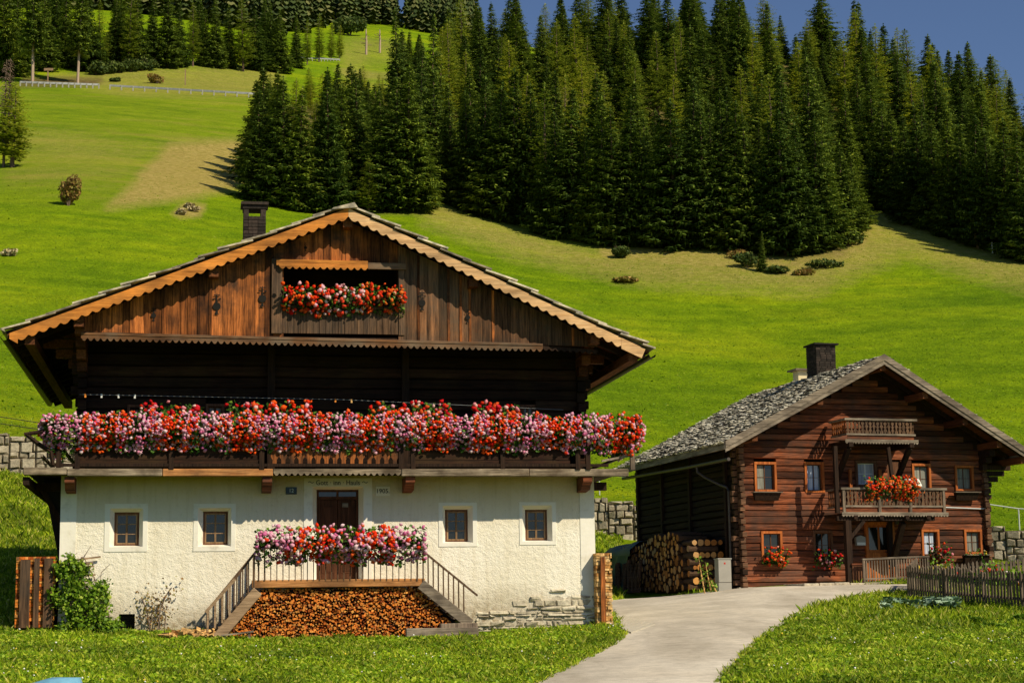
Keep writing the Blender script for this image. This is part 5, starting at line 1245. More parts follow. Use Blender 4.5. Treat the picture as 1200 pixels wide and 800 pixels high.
for (w, z, r) in pts: put_log(-1.28-rs.uniform(0, .1), w, z, r, -math.pi/2, 1.0)
# criss-cross tower at the front end
z = .10; row = 0
while z < 1.75:
    r = rs.choice([.095, .11, .125])
    if row % 2 == 0:
        for i in range(1): put_log(-1.30, 1.35, z, r, -math.pi/2, 1.0, 'long dark log lying crosswise in the front tower of the pile', 'crosswise logs of the pile tower')
        put_log(-1.30, 1.95, z, r, -math.pi/2, 1.0, 'long dark log lying crosswise in the front tower of the pile', 'crosswise logs of the pile tower')
    else:
        u = -1.2
        while u < -.25: rr_ = r*rs.uniform(.75, 1.1); put_log(u+rr_, 1.2+rs.uniform(-.05, .05), z, rr_, 0, .95, 'round log with sawn end facing the lane in the pile tower', 'end-on logs of the pile tower'); u += 2*rr_+.01
    z += 1.9*r; row += 1
mb = MB(); mb.box(-1.18, -.12, 2.2, 9.3, .02, 1.40); mb.box(-1.18, -.12, 2.2, 4.4, 1.4, 1.9); mb.box(-1.05, -.15, 1.4, 2.0, .02, 1.7); o = mb.build('piled_logs', W['gap']); o.location = B.O; o.rotation_euler = (0, 0, B.th); tag(o, 'dark inner mass of the log pile seen between the round ends', 'log pile', None, 'stuff')
# tarp over the left of the pile
mb = MB(); nu, nw = 8, 16; vs = []
for i in range(nw+1):
    for j in range(nu+1):
        w = 6.6+i*.2; f = j/nu; u = -1.52+f*1.5; z = pile_top(w)+.13+.05*math.sin(w*3)+.04*math.sin(u*6+w*2)
        if f < .25: z -= (.25-f)*1.9; u = -1.52+.1*f
        vs.append((u, w, z))
mb.add(vs, [(i*(nu+1)+j, i*(nu+1)+j+1, (i+1)*(nu+1)+j+1, (i+1)*(nu+1)+j) for i in range(nw) for j in range(nu)]); o = mb.build('tarpaulin', W['tarp'], None, smooth=True); o.location = B.O; o.rotation_euler = (0, 0, B.th); tag(o, 'dark green tarpaulin spread over the far end of the log pile', 'tarpaulin')
mb = MB(); vs = []
for i in range(7):
    for j in range(7): vs.append((-1.75-.06*math.sin(i*1.4+j*.7)-.05*(6-j)/6, 6.6+i*.28-.06*j, .02+j*.22))
mb.add(vs, [(i*7+j, i*7+j+1, (i+1)*7+j+1, (i+1)*7+j) for i in range(6) for j in range(6)]); o = mb.build('tarpaulin', W['tarp'], None, smooth=True); o.location = B.O; o.rotation_euler = (0, 0, B.th); tag(o, 'dark green tarpaulin hanging down to the ground behind the upright poles', 'tarpaulin')
for i in range(14):
    w = 4.6+i*.2; rr_ = R.uniform(.07, .10); mb = MB(); hh = R.uniform(1.0, 1.2); mb.tube([(0, 0, 0), (.02, .0, hh*.5), (R.uniform(-.03, .12), 0, hh)], [rr_, rr_*.95, rr_*.85], 9); o = mb.build('upright_pole', W['bark']); o.location = B.world(-1.75-R.uniform(0, .2), w, -.02); o.rotation_euler = (0, 0, B.th); tag(o, 'dark barked pole standing upright before the log pile', 'pole', 'upright poles leaning at the log pile')
# grey cabinet
t = empty('meter_cabinet', (0, 0, 0), 0, 'tall pale grey metering cabinet beside the corner of the log house', 'cabinet'); a, b, c, d = rb(842, 655, 857, 692, -.35); place(t, B, (a+b)/2, -.35, c)
MB().box(-(b-a)/2, (b-a)/2, 0, .32, 0, .27).build('plinth', W['grey_box'], t); MB().box(-(b-a)/2, (b-a)/2, -.012, .32, .28, d-c).build('door', W['grey_box'], t, bevel=.01); MB().box(-(b-a)/2-.02, (b-a)/2+.02, -.03, .34, d-c+.002, d-c+.04).build('lid', W['grey_box'], t); MB().box(-.03, .03, -.016, -.012, d-c-.16, d-c-.1).build('warning_mark', plain('red_mark', (.5, .04, .02), .5, .05), t)
# ================================================================== TREES
def leafm(name, stops, sat_var=.25, trans=.2):
    m, nt, p = newmat(name, .7, .12); oi = nt.nodes.new('ShaderNodeObjectInfo')
    c = ramp(nt, island(nt), stops); tint = ramp(nt, oi.outputs['Random'], [(0, (.62, .70, .7)), (.5, (1, 1, 1)), (1, (1.28, 1.2, .9))])
    c = mixc(nt, c, tint, 1.0, 'MULTIPLY'); f = noise(nt, .55, 4, .6); c = mixc(nt, c, ramp(nt, f, [(.35, (.6, .6, .6)), (.65, (1.45, 1.35, 1.2))]), .8, 'MULTIPLY')
    nt.links.new(c, p.inputs['Base Color'])
    t = N(nt, 'ShaderNodeBsdfTranslucent'); nt.links.new(c, t.inputs['Color']); mx = N(nt, 'ShaderNodeMixShader'); mx.inputs[0].default_value = trans
    nt.links.new(p.outputs[0], mx.inputs[1]); nt.links.new(t.outputs[0], mx.inputs[2]); nt.links.new(mx.outputs[0], nt.nodes['Material Output'].inputs['Surface']); return m
W['spruce'] = leafm('spruce_needles', [(0, (.045, .08, .015)), (.5, (.105, .17, .025)), (.85, (.18, .26, .034)), (1, (.27, .33, .05))])
W['larch'] = leafm('larch_needles', [(0, (.13, .20, .022)), (.5, (.26, .34, .03)), (1, (.42, .44, .06))], trans=.3)
W['trunk'] = wood('conifer_trunk', (.05, .03, .02), (.24, .16, .11), 'z', (.8, 1.2)); W['trunk_pale'] = wood('pale_bare_trunk', (.25, .17, .12), (.55, .42, .32), 'z', (.8, 1.2))  # paler wood for the bare trunks and dead stems
W['twig'] = wood('bare_twigs', (.08, .05, .04), (.26, .18, .13), 'z', (.6, 1.3))
def conifer(seed, H_=18, Rm=3.0, kind='spruce', base=.05, dens=1.0, trunk='trunk'):
    rs = np.random.RandomState(seed); ph_ = rs.rand()*6.28; t = empty('spruce_tree' if kind == 'spruce' else 'larch_tree')
    t0 = H_*.012
    mb = MB(); mb.tube([(0, 0, -1.5), (0, 0, H_*.35), (.1*rs.normal(), .1*rs.normal(), H_*.7), (0, 0, H_*.99)], [H_*.0135, H_*.010, H_*.005, .015], 7); mb.build('trunk', W[trunk], t)
    V = []; lv = int(46*dens) if kind == 'spruce' else int(40*dens)
    for L in range(lv):
        f = base+(1-base)*((L+rs.rand()*.8)/lv); z = H_*f; g = 1-f
        rad = Rm*(1.18*g**.9)*(1 if f > base+.10 else .7+.3*(f-base)/.10) if kind == 'spruce' else Rm*.95*(g**.6)*min(1, .5+(f-base)*3)
        rad *= rs.uniform(.84, 1.1); nb = int(max(5, 7+9*g)*(1 if kind == 'spruce' else .8))
        a0 = rs.rand()*6.28
        for b in range(nb):
            a = a0+6.283*b/nb+rs.normal()*.16; ln = rad*rs.uniform(.58, 1.15)*(1+.16*math.sin(a+ph_)+.10*math.sin(3*a+z*1.1+ph_))+.10; droop = (.32 if kind == 'spruce' else .05)*rs.uniform(.5, 1.4); ca, sa = math.cos(a), math.sin(a)
            segs = max(3, int(ln/.27)); zj_ = rs.normal()*.48*(.35+g); pz0 = z+zj_
            for s in range(segs):
                q = (s+.6)/segs; q = .12+.88*q
                px_, py_ = ca*ln*q, sa*ln*q; pz = pz0-droop*ln*q+(.22*ln*q*q if kind == 'spruce' else .15*ln*q)
                sw = (.24+.30*(1-q))*(1.2 if kind == 'spruce' else .85)*(.28+.95*g)
                for side in (-1, 1):
                    # drooping side spray: a narrow kite
                    L_ = sw*rs.uniform(.8, 1.6)+.10; th = a+side*rs.uniform(.45, 1.1); dx, dy = math.cos(th), math.sin(th); dz = -rs.uniform(.1, .75) if kind == 'spruce' else rs.uniform(-.35, .45)
                    wd_ = L_*.26*rs.uniform(.7, 1.3); nx_, ny_ = -dy, dx; j = rs.normal(size=3)*.04
                    p = np.array([px_, py_, pz])+j
                    V.append([p, p+[dx*L_*.5+nx_*wd_, dy*L_*.5+ny_*wd_, dz*L_*.4+rs.uniform(-.04, .04)], p+[dx*L_, dy*L_, dz*L_], p+[dx*L_*.5-nx_*wd_, dy*L_*.5-ny_*wd_, dz*L_*.4-rs.uniform(-.02, .08)]])
                if kind == 'spruce' and rs.rand() < .6:
                    L_ = rs.uniform(.2, .5)*(.5+g); wd_ = .09; p = np.array([px_, py_, pz]); V.append([p, p+[-sa*wd_, ca*wd_, -L_*.5], p+[0, 0, -L_], p+[sa*wd_, -ca*wd_, -L_*.5]])
    for k in range(5): p = np.array([0, 0, H_*(.965+.01*k)]); a = rs.rand()*6.28; V.append([p, p+[math.cos(a)*.12, math.sin(a)*.12, .1], p+[0, 0, .35], p-[math.cos(a)*.12, math.sin(a)*.12, -.1]])
    V = np.array(V).reshape(-1, 3); npmesh('crown', V, np.arange(len(V)).reshape(-1, 4), W[kind], t); return t
PROT = {'s': [conifer(i, 18, Rm, 'spruce', .04, 1.0) for i, Rm in enumerate((2.9, 3.3, 2.6, 3.1, 2.4, 3.5, 2.8, 2.2))], 'l': [conifer(20+i, 17, Rm, 'larch', .14, 1.0) for i, Rm in enumerate((2.7, 3.2, 2.4))], 'b': [conifer(30+i, 18, 2.8, 'spruce', .30, .85, 'trunk_pale') for i in range(2)]}
TK = {k: [kids_of(o) for o in v] for k, v in PROT.items()}; TU = {k: [False]*len(v) for k, v in PROT.items()}
def plant(kind, x, y, h, label, group, wsc=1.0, cat='tree'):
    j = R.randrange(len(PROT[kind])); base = PROT[kind][j]; z = h1(x, y)-.15; s = h/18.0; sc = (s*wsc*R.uniform(.9, 1.12), s*wsc*R.uniform(.9, 1.12), s); rz = R.uniform(0, 6.28)
    if not TU[kind][j]:
        TU[kind][j] = True; o = base; o.location = (x, y, z); o.rotation_euler = (R.uniform(-.03, .03), R.uniform(-.03, .03), rz); o.scale = sc
    else:
        o = copy_tree(base, TK[kind][j], (x, y, z), rz, sc); o.rotation_euler = (R.uniform(-.035, .035), R.uniform(-.035, .035), rz)
    return tag(o, label, cat, group)
placed = []
def ok(x, y, d):
    for a, b in placed:
        if (x-a)**2+(y-b)**2 < d*d: return False
    return True
LG = {'sf': ('dark green spruce in the front row of the forest above the meadow', 'front row spruces of the forest'), 'sb': ('dark spruce standing deep in the forest on the hillside', 'spruces inside the forest'), 'lb': ('lighter yellow green larch among the dark spruces of the forest', 'larches inside the forest')}
# front row, read from the trunks' feet: (x, foot y, crown top y)
FRONT = [(305,236,95),(318,240,108),(332,243,78),(350,247,90),(368,248,150),(385,250,72),(402,244,85),(418,242,70),(432,250,175),(446,246,95),(462,247,80),(480,248,62),(492,244,100),
         (512,232,70),(530,240,85),(548,246,95),(566,251,78),(585,257,90),(603,262,68),(622,266,85),(640,270,76),(656,277,120),(672,281,92),(690,283,140),(706,285,100),(722,287,115),(738,287,98),(757,288,128),(775,289,125),(792,290,105),(810,290,148),(826,290,110),(845,291,90),(862,292,105),(880,294,120),(905,297,130),(922,299,118),(940,296,130),(956,292,125),(972,287,138),(988,280,160),(1002,268,175),
         (1038,243,110),(1052,250,118),(1066,257,125),(1082,264,110),(1098,270,128),(1115,276,118),(1130,281,135),(1146,286,125),(1162,291,140),(1178,296,128),(1195,302,140),(1212,308,130)]
for (px, py, pt) in FRONT:
    p = hit(px, py, 90)
    if p is None: continue
    h = (py-pt)/FPX*p.y*.98; k = 's' if R.random() > .08 else 'l'
    plant(k, p.x, p.y, h, *LG['sf'] if k == 's' else LG['lb'], wsc=R.uniform(1.15, 1.55)*(16/max(h, 8))**.35); placed.append((p.x, p.y))
p = hit(893, 318, 90); plant('s', p.x, p.y, (318-268)/FPX*p.y, 'small young spruce standing alone before the front row of the forest', None, 1.2)
# interior of the forest, thinning to what still shows above the front rows
poly = np.array([(300,232),(385,243),(498,240),(515,228),(600,255),(650,272),(780,282),(900,290),(985,278),(1006,250),(1022,228),(1060,242),(1210,300),(1300,330),(1300,170),(1200,152),(1130,138),(1000,88),(850,58),(700,55),(600,58),(540,66),(500,74),(470,100),(445,118),(405,125),(360,120),(330,130),(300,165)], float)
cand = []
for _ in range(9000):
    a = R.uniform(math.atan(-310/FPX), math.atan(650/FPX)); r = math.sqrt(R.uniform(180**2, 385**2)); cand.append((r*math.sin(a), r*math.cos(a)))
ca = np.array(cand); cz = H(ca[:, 0], ca[:, 1]); cpx, cpy = proj(ca[:, 0], ca[:, 1], cz); ins = inpoly(cpx, cpy, poly)
gap = ((np.abs(cpx-1010) < 9) & (cpy > 205)) | ((np.abs(cpx-503) < 8) & (cpy < 150)&(cpy>95))
cnt_f = 0
order = np.argsort(np.hypot(ca[:, 0], ca[:, 1]))
for i in order:
    if not ins[i] or gap[i] or cnt_f >= 345: continue
    x, y = ca[i]; r = math.hypot(x, y); d = 7.7+.004*(r-190)
    if ok(x, y, d):
        k = 'l' if R.random() < (.10 if r < 240 else .38) else 's'; placed.append((x, y)); cnt_f += 1
        h = R.choice([R.uniform(9, 13), R.uniform(13, 17), R.uniform(15, 19)])
        if cpx[i] < 465: h = min(h, (cpy[i]-R.uniform(66, 96))/FPX*y)
        elif cpx[i] < 505: h = min(h, R.uniform(11, 15))
        if h < 4.5: continue
        plant(k, x, y, h, *LG['sb' if k == 's' else 'lb'], wsc=R.uniform(1.15, 1.7))
print('forest', cnt_f, sum(o.name.startswith('spruce_tree') for o in bpy.data.objects), sum(o.name.startswith('larch_tree') for o in bpy.data.objects))
# tree line above the hay meadow, upper left: (x, foot, top, kind)
TL = [(2,90,-40,'s'),(20,86,-30,'s'),(38,98,-60,'b'),(52,84,-35,'s'),(91,98,-55,'b'),(76,80,-30,'s'),(103,84,-25,'s'),(118,82,-10,'l'),(133,79,-20,'s'),(150,82,-30,'l'),(160,80,-25,'s'),(178,79,-15,'s'),(196,80,-30,'s'),(210,79,-5,'s'),(226,78,-10,'l'),(240,78,5,'s'),(254,80,-10,'s'),(268,80,0,'s'),(285,84,-15,'l'),(300,83,5,'s'),(318,83,-5,'s'),(330,86,5,'s'),(347,80,10,'s'),(360,76,15,'l'),(374,73,8,'l'),(388,72,20,'l'),(398,70,24,'l'),(65,70,-40,'s'),(140,65,-40,'s'),(235,62,-20,'s'),(310,62,-10,'s')]
for i, (px, py, pt, k) in enumerate(TL):
    p = hit(px, py, 200)
    if p is None: continue
    h = (py-pt)/FPX*p.y
    lab = {'s': 'dark spruce in the tree line above the hay meadow', 'l': 'light green larch in the tree line above the hay meadow'}.get(k)
    if k == 'b': lab = 'tall spruce with long bare pale trunk %s' % ('nearest the upper left corner by the guard rail' if px < 60 else 'and brown earth around its foot')
    plant(k, p.x, p.y, h, lab, None if k == 'b' else 'tree line above the hay meadow', 1.15 if k != 'b' else 1.0)
# solitary trees
p = hit(14, 196, 90); plant('l', p.x, p.y, (196-84)/FPX*p.y, 'broad yellow green larch standing alone at the left edge of the meadow', None, 2.0)
for px, py, pt, lab in ((468, 66, -2, 'very dark spruce rising against the sky above the left end of the forest'), (505, 100, 6, 'slender dark spruce rising against the sky right of the tall dark one'), (492, 120, 40, 'dark spruce below the two tall skyline spruces')):
    p = hit(px, py+90, 150); h = (py+90-pt)/FPX*p.y; plant('s', p.x, p.y, min(h, 27), lab, None, .8)
for k in PROT:
    for j, o in enumerate(PROT[k]):
        if not TU[k][j]:
            for c, _ in TK[k][j]: bpy.data.objects.remove(c)
            bpy.data.objects.remove(o)
# far wood on the ridge: reads as one mass
V = []; rs = np.random.RandomState(5); n = 0
fa = []
for _ in range(3000):
    a = math.atan((rs.uniform(-60, 560)-600)/FPX); r = rs.uniform(470, 660); fa.append((r*math.sin(a), r*math.cos(a)))
fa = np.array(fa); fzz = H(fa[:, 0], fa[:, 1]); fpx, fpy = proj(fa[:, 0], fa[:, 1], fzz); lim = np.interp(fpx, [0, 340, 370, 400, 440, 470, 560], [60, 44, 34, 30, 28, 30, 60])
fa = fa[fpy < lim]; fzz = fzz[fpy < lim]
for (x, y), z in list(zip(fa, fzz))[:900]:
    h = rs.uniform(11, 18); 
    for L in range(9):
        f = .1+.9*L/9; rad = 2.6*(1-f)**.8+.2; a0 = rs.rand()*6.28
        for b in range(6):
            a = a0+b*1.047+rs.normal()*.2; l = rad*rs.uniform(.6, 1.2); p = np.array([x, y, z+h*f+.6]); q = p+[math.cos(a)*l, math.sin(a)*l, -h*.11]; w_ = .45*l+.2
            V.append([p, q+[-math.sin(a)*w_, math.cos(a)*w_, .2], q+[math.cos(a)*.3, math.sin(a)*.3, -.5], q-[-math.sin(a)*w_, math.cos(a)*w_, -.2]])
V = np.array(V).reshape(-1, 3); W['far_wood'] = isl_mat('far_wood_needles', [(0, (.03, .05, .012)), (.6, (.07, .095, .022)), (1, (.15, .15, .05))], .8)
tag(npmesh('distant_forest', V, np.arange(len(V)).reshape(-1, 4), W['far_wood']), 'far-off conifer wood covering the ridge at the top left', 'forest', None, 'stuff')
# ---- dead standing stems
for i, (px, py, pt) in enumerate(((429, 64, 32), (445, 62, 33))):
    p = hit(px, py, 300); h = (py-pt)/FPX*p.y; t = empty('dead_tree', p, 0, ['bare pale dead stem on the far bright clearing, greyer one', 'bare pale dead stem on the far bright clearing, whiter one'][i], 'tree')
    mb = MB(); mb.tube([(0, 0, -1), (.1, 0, h*.5), (0, 0, h)], [.35, .3, .15], 6); mb.build('trunk', W['trunk_pale'], t); mb = MB()
    for k in range(8): a = R.random()*6.28; z = h*R.uniform(.3, .9); mb.bar((0, 0, z), (math.cos(a)*1.6, math.sin(a)*1.6, z+.3), .1)
    b = mb.build('branches', W['twig'], t); b['kind'] = 'stuff'
# ---- shrubs
W['bushleaf'] = isl_mat('bush_leaves', [(0, (.03, .055, .01)), (.5, (.07, .11, .02)), (1, (.14, .17, .03))], .7, trans=.2)
W['autumn'] = isl_mat('autumn_bush_leaves', [(0, (.14, .08, .02)), (.4, (.34, .18, .05)), (.7, (.24, .24, .04)), (1, (.5, .32, .12))], .7, trans=.2)
W['hay'] = isl_mat('pale_hay_tufts', [(0, (.22, .16, .06)), (.5, (.45, .36, .18)), (1, (.62, .54, .36))], .8)
W['vine'] = isl_mat('climber_leaves', [(0, (.05, .11, .008)), (.4, (.12, .23, .012)), (.8, (.24, .38, .02)), (1, (.42, .50, .08))], .5, trans=.3)
W['earth'] = plain('brown_earth', (.12, .085, .05), .95, .4, 3, .05)
def shrub(px, py, w_, h_, mat, label, seed, nleaf=1500, leaf=.16, twigs=True, lumps=6, p=None, cat='bush', group=None):
    rs = np.random.RandomState(seed); p = p or hit(px, py, 60); t = empty('bush', p, 0, label, cat, group)
    C = []
    for k in range(lumps):
        c = np.array([rs.uniform(-.5, .5)*w_*.55, rs.uniform(-.4, .4)*w_*.5, h_*rs.uniform(.35, .68)]); rr = np.array([w_*.32, w_*.3, h_*.36])*rs.uniform(.7, 1.1); m = nleaf//lumps; d = rs.normal(size=(m, 3)); d /= np.linalg.norm(d, axis=1)[:, None]; C.append(c+d*rr*(rs.uniform(.5, 1.12, m)**.5)[:, None])
    C = np.concatenate(C); C = C[C[:, 2] > .02]; o = leaf_cloud('foliage', C, leaf, W[mat], t, rs, None, 1.0); tag(o, None, None, None, 'stuff')
    mb = MB()
    for k in range(9): a = rs.rand()*6.28; q = rs.uniform(.2, .5)*w_; mb.tube([(0, 0, -.2), (math.cos(a)*q*.4, math.sin(a)*q*.4, h_*.4), (math.cos(a)*q, math.sin(a)*q, h_*rs.uniform(.7, 1.02))], [.05*h_/2, .03*h_/2, .01], 4)
    mb.build('stems', W['twig'], t); return t
shrub(80, 241, 2.6, 3.0, 'autumn', 'round brown and green autumn bush alone on the left meadow', 1, 2200, .13)
shrub(731, 302, 2.4, 1.3, 'bushleaf', 'low dark green bush on the meadow just below the forest edge', 2, 1200, .14)
shrub(733, 331, 3.0, .5, 'autumn', 'flat dark brown weed patch on the meadow below the low bush', 3, 700, .15)
shrub(422, 42, 9, 5.5, 'bushleaf', 'big round dark bush on the far bright clearing', 4, 1500, .5, p=hit(410, 42, 300))
shrub(184, 98, 3.0, 1.8, 'autumn', 'small brown bush on the dry meadow above the guard rail', 5, 600, .2)
shrub(135, 96, 2.2, .8, 'bushleaf', 'little dark tuft bush on the dry meadow near the bare trunks', 6, 400, .2)
for i, px in enumerate((112, 126, 140, 153, 166, 176)): shrub(px, 88-i*1.2, 4, 2.4, 'bushleaf', 'dense green undergrowth bush at the foot of the upper tree line', 10+i, 600, .3, group='undergrowth bushes at the upper tree line')
for i, (px, py) in enumerate(((862, 304), (880, 311), (908, 318), (940, 321), (965, 316), (1000, 287))): shrub(px+R.uniform(-6, 6), py+R.uniform(-3, 3), R.uniform(2.2, 4.5), R.uniform(.7, 1.6), 'bushleaf' if i % 3 else 'autumn', 'low scrub bush on the rough strip in front of the forest', 20+i, 500, .17, group='scrub bushes before the forest')
for i, (px, py) in enumerate(((12, 300), (215, 252), (228, 248), (222, 244))): shrub(px, py, 1.3, .6, 'hay', ['pale brown weed tuft on the lower left meadow', 'dry weed tuft on the stony hay heap', 'dry weed tuft on the stony hay heap', 'dry weed tuft on the stony hay heap'][i], 40+i, 260, .12, group=None if i == 0 else 'weed tufts on the hay heap')
# bare grey shrubs at the left edge
for i, (px, py, hh) in enumerate(((4, 196, 13), (10, 150, 10))):
    p = hit(px, py, 90); t = empty('bare_shrub', p, 0, ['tall bare brown tree behind the lone larch, lower on the slope', 'tall bare brown tree behind the lone larch, higher on the slope'][i], 'tree'); mb = MB(); mb.tube([(0, 0, -1), (0, 0, hh)], [.2, .03], 5); mb.build('trunk', W['twig'], t); mb = MB(); rs = random.Random(i)
    for k in range(150): z = hh*rs.uniform(.15, .98); a = rs.random()*6.28; l = (1.15-z/hh)*2.4*rs.uniform(.5, 1.1); mb.tube([(0, 0, z), (math.cos(a)*l*.6, math.sin(a)*l*.6, z+.1), (math.cos(a+.3)*l, math.sin(a+.3)*l, z-.3*l)], [.05, .04, .02], 3, cap=False)
    mb.build('branches', W['twig'], t)
# climber on the white wall
def wallp(px, py, w): return Vector((*(lambda q: (q[0], w, q[1]))(A.uz(px, py, w)),))
t = empty('climbing_rose', A.O, A.th, 'leafy green climber spilling over the left corner of the white wall', 'climber'); rs = np.random.RandomState(8); C = []
blobs = [(78,662,14,13,.25),(92,668,14,14,.3),(82,690,16,18,.35),(100,695,16,16,.4),(90,715,20,20,.5),(112,702,12,14,.35),(115,718,16,16,.45),(105,735,24,13,.6),(128,735,18,12,.5),(84,738,16,12,.5),(122,690,10,12,.25),(142,744,14,7,.45),(70,668,9,8,.25),(62,700,7,12,.3)]
for (x, y, rx, ry, dp) in blobs:
    m = int(rx*ry*2.3); a = rs.normal(size=(m, 3)); a /= np.linalg.norm(a, axis=1)[:, None]; rr_ = rs.uniform(.3, 1.15, m)[:, None]; a = a*rr_
    c = wallp(x, y, -.1-dp*.6); C.append(np.stack([c.x+a[:, 0]*rx/46, c.y+a[:, 1]*dp*.7, c.z+a[:, 2]*ry/50], 1))
C = np.concatenate(C); C[:, 1] = np.minimum(C[:, 1], -.03); C = C[(np.sin(C[:, 0]*11+1)*np.sin(C[:, 2]*10)+np.random.uniform(-.5, .9, len(C))) > -.25]; tag(leaf_cloud('foliage', C, .045, W['vine'], t, rs, np.array([.2, -.6, .5]), .9), None, None, None, 'stuff'); mb = MB()
for k in range(26):
    a = wallp(R.uniform(75, 140), 747, -.3); b = wallp(R.uniform(70, 125), R.uniform(650, 715), -.12); mb.tube([a, (a+b)/2+Vector((R.uniform(-.2, .2), -.15, 0)), b, b+Vector((R.uniform(-.2, .3), -.05, R.uniform(0, .25)))], [.02, .015, .01, .005], 4, cap=False)
mb.build('stems', W['twig'], t)
t = empty('plant_trellis', A.O, A.th, 'weathered lath trellis sticking out of the green climber', 'trellis')
for (x0, y0_, x1, y1) in ((98, 655, 118, 652), (95, 661, 109, 659), (93, 665, 110, 663), (100, 674, 112, 673)): MB().bar(wallp(x0-12, y0_+1, -.1), wallp(x1, y1, -.1), .03, .04).build('lath', W['rail'], t)
for x in (96,): MB().bar(wallp(x, 750, -.13), wallp(x, 652, -.13), .04).build('upright', W['rail'], t)
# wispy plant
t = empty('wispy_rose', A.O, A.th, 'thin sparse rose with few leaves against the white wall by the cellar opening', 'plant'); mb = MB(); C = []
for (x0, pts) in ((178, [(172, 715), (166, 700)]), (184, [(188, 712), (196, 695), (201, 688)]), (192, [(194, 722), (190, 706), (178, 698)]), (176, [(176, 725), (180, 712)]), (190, [(184, 728), (170, 720)])):
    P = [wallp(x0, 748, -.25)]+[wallp(x, y, -.15) for x, y in pts]; mb.tube(P, [.014]*len(P), 4, cap=False)
    for p in P[1:]:
        for k in range(26): C.append((p.x+R.gauss(0, .13), min(-.02, p.y+R.gauss(0, .06)), p.z+R.gauss(0, .14)))
for k in range(60): p = wallp(R.uniform(168, 200), R.uniform(735, 748), -.2); C.append((p.x, p.y, p.z))
mb.build('stems', W['twig'], t); tag(leaf_cloud('foliage', np.array(C), .03, W['autumn'], t, np.random.RandomState(3)), None, None, None, 'stuff')
# broad-leaved plants before the picket fence
W['hosta'] = isl_mat('grey_green_leaves', [(0, (.06, .13, .07)), (.5, (.15, .25, .14)), (1, (.30, .40, .26))], .45, spec=.5)
W['herb'] = isl_mat('herb_leaves', [(0, (.10, .20, .015)), (.6, (.20, .34, .03)), (1, (.34, .46, .07))], .5, trans=.2)
def rosette(p, r, mat, label, grp, seed, n=26, cat='plant'):
    rs = random.Random(seed); mb = MB()
    for k in range(n):
        a = rs.random()*6.28; e = rs.uniform(.15, 1.1); L_ = r*rs.uniform(.6, 1.1); d = Vector((math.cos(a)*math.cos(e), math.sin(a)*math.cos(e), math.sin(e))); s = Vector((-math.sin(a), math.cos(a), 0))*L_*.36; m = d*L_*.6; tip = d*L_+Vector((0, 0, -L_*.3)); st_ = d*.05
        mb.add([st_, m-s+Vector((0, 0, .03)), tip, m+s+Vector((0, 0, .03)), m-Vector((0, 0, .02))], [(0, 1, 4), (0, 4, 3), (1, 2, 4), (4, 2, 3)])
    o = mb.build('cabbage_plant' if mat == 'hosta' else 'leafy_plant', W[mat]); o.location = p; return tag(o, label, cat, grp)
for i in range(24):
    p = hit(R.uniform(1034, 1118), R.uniform(706, 715), 35); rosette(p, R.uniform(.28, .42), 'hosta', 'grey green broad-leaved cabbage in the row before the picket fence', 'cabbages in a row at the picket fence', i)
for i, (px, py) in enumerate(((1150, 733), (1160, 736), (1168, 732), (1176, 737), (1145, 730), (1185, 730), (1196, 726), (1132, 726))): p = hit(px, py, 30); rosette(p, R.uniform(.2, .28), 'herb', 'green leafy herb clump on the right lawn under the picket fence', 'herb clumps under the picket fence', 60+i, 40)
for i in range(26):
    px = R.uniform(1085, 1195); p = at(px, 690-R.random()*8, 56.5); p.z = h1(p.x, p.y)+.1; rosette(p, R.uniform(.35, .6), 'herb', 'leafy garden plant behind the picket fence', 'garden plants behind the picket fence', 90+i, 30)
# weeds at cabinet
for i, (px, py) in enumerate(((826, 692), (834, 692), (840, 691))):
    p = at(px, py, 59); p.z = h1(p.x, p.y); mb = MB(); hh = (1.3, 1.0, .4)[i]; C = []
    mb.tube([(0, 0, 0), (-.1, 0, hh*.5), (-.18, 0, hh)], [.025, .02, .008], 4); t = empty('tall_weed', p, 0, ['tallest dry weed stalk before the log tower', 'shorter dry weed stalk between log tower and grey cabinet', 'small green weed at the foot of the grey cabinet'][i], 'plant'); mb.build('stem', W['split_pale'], t)
    C = np.array([(-.1*z/hh*1.5+R.gauss(0, .07), R.gauss(0, .07), z) for z in np.random.uniform(0, hh, 40)]); tag(leaf_cloud('foliage', C, .05, W['herb'], t, np.random.RandomState(i)), None, None, None, 'stuff')
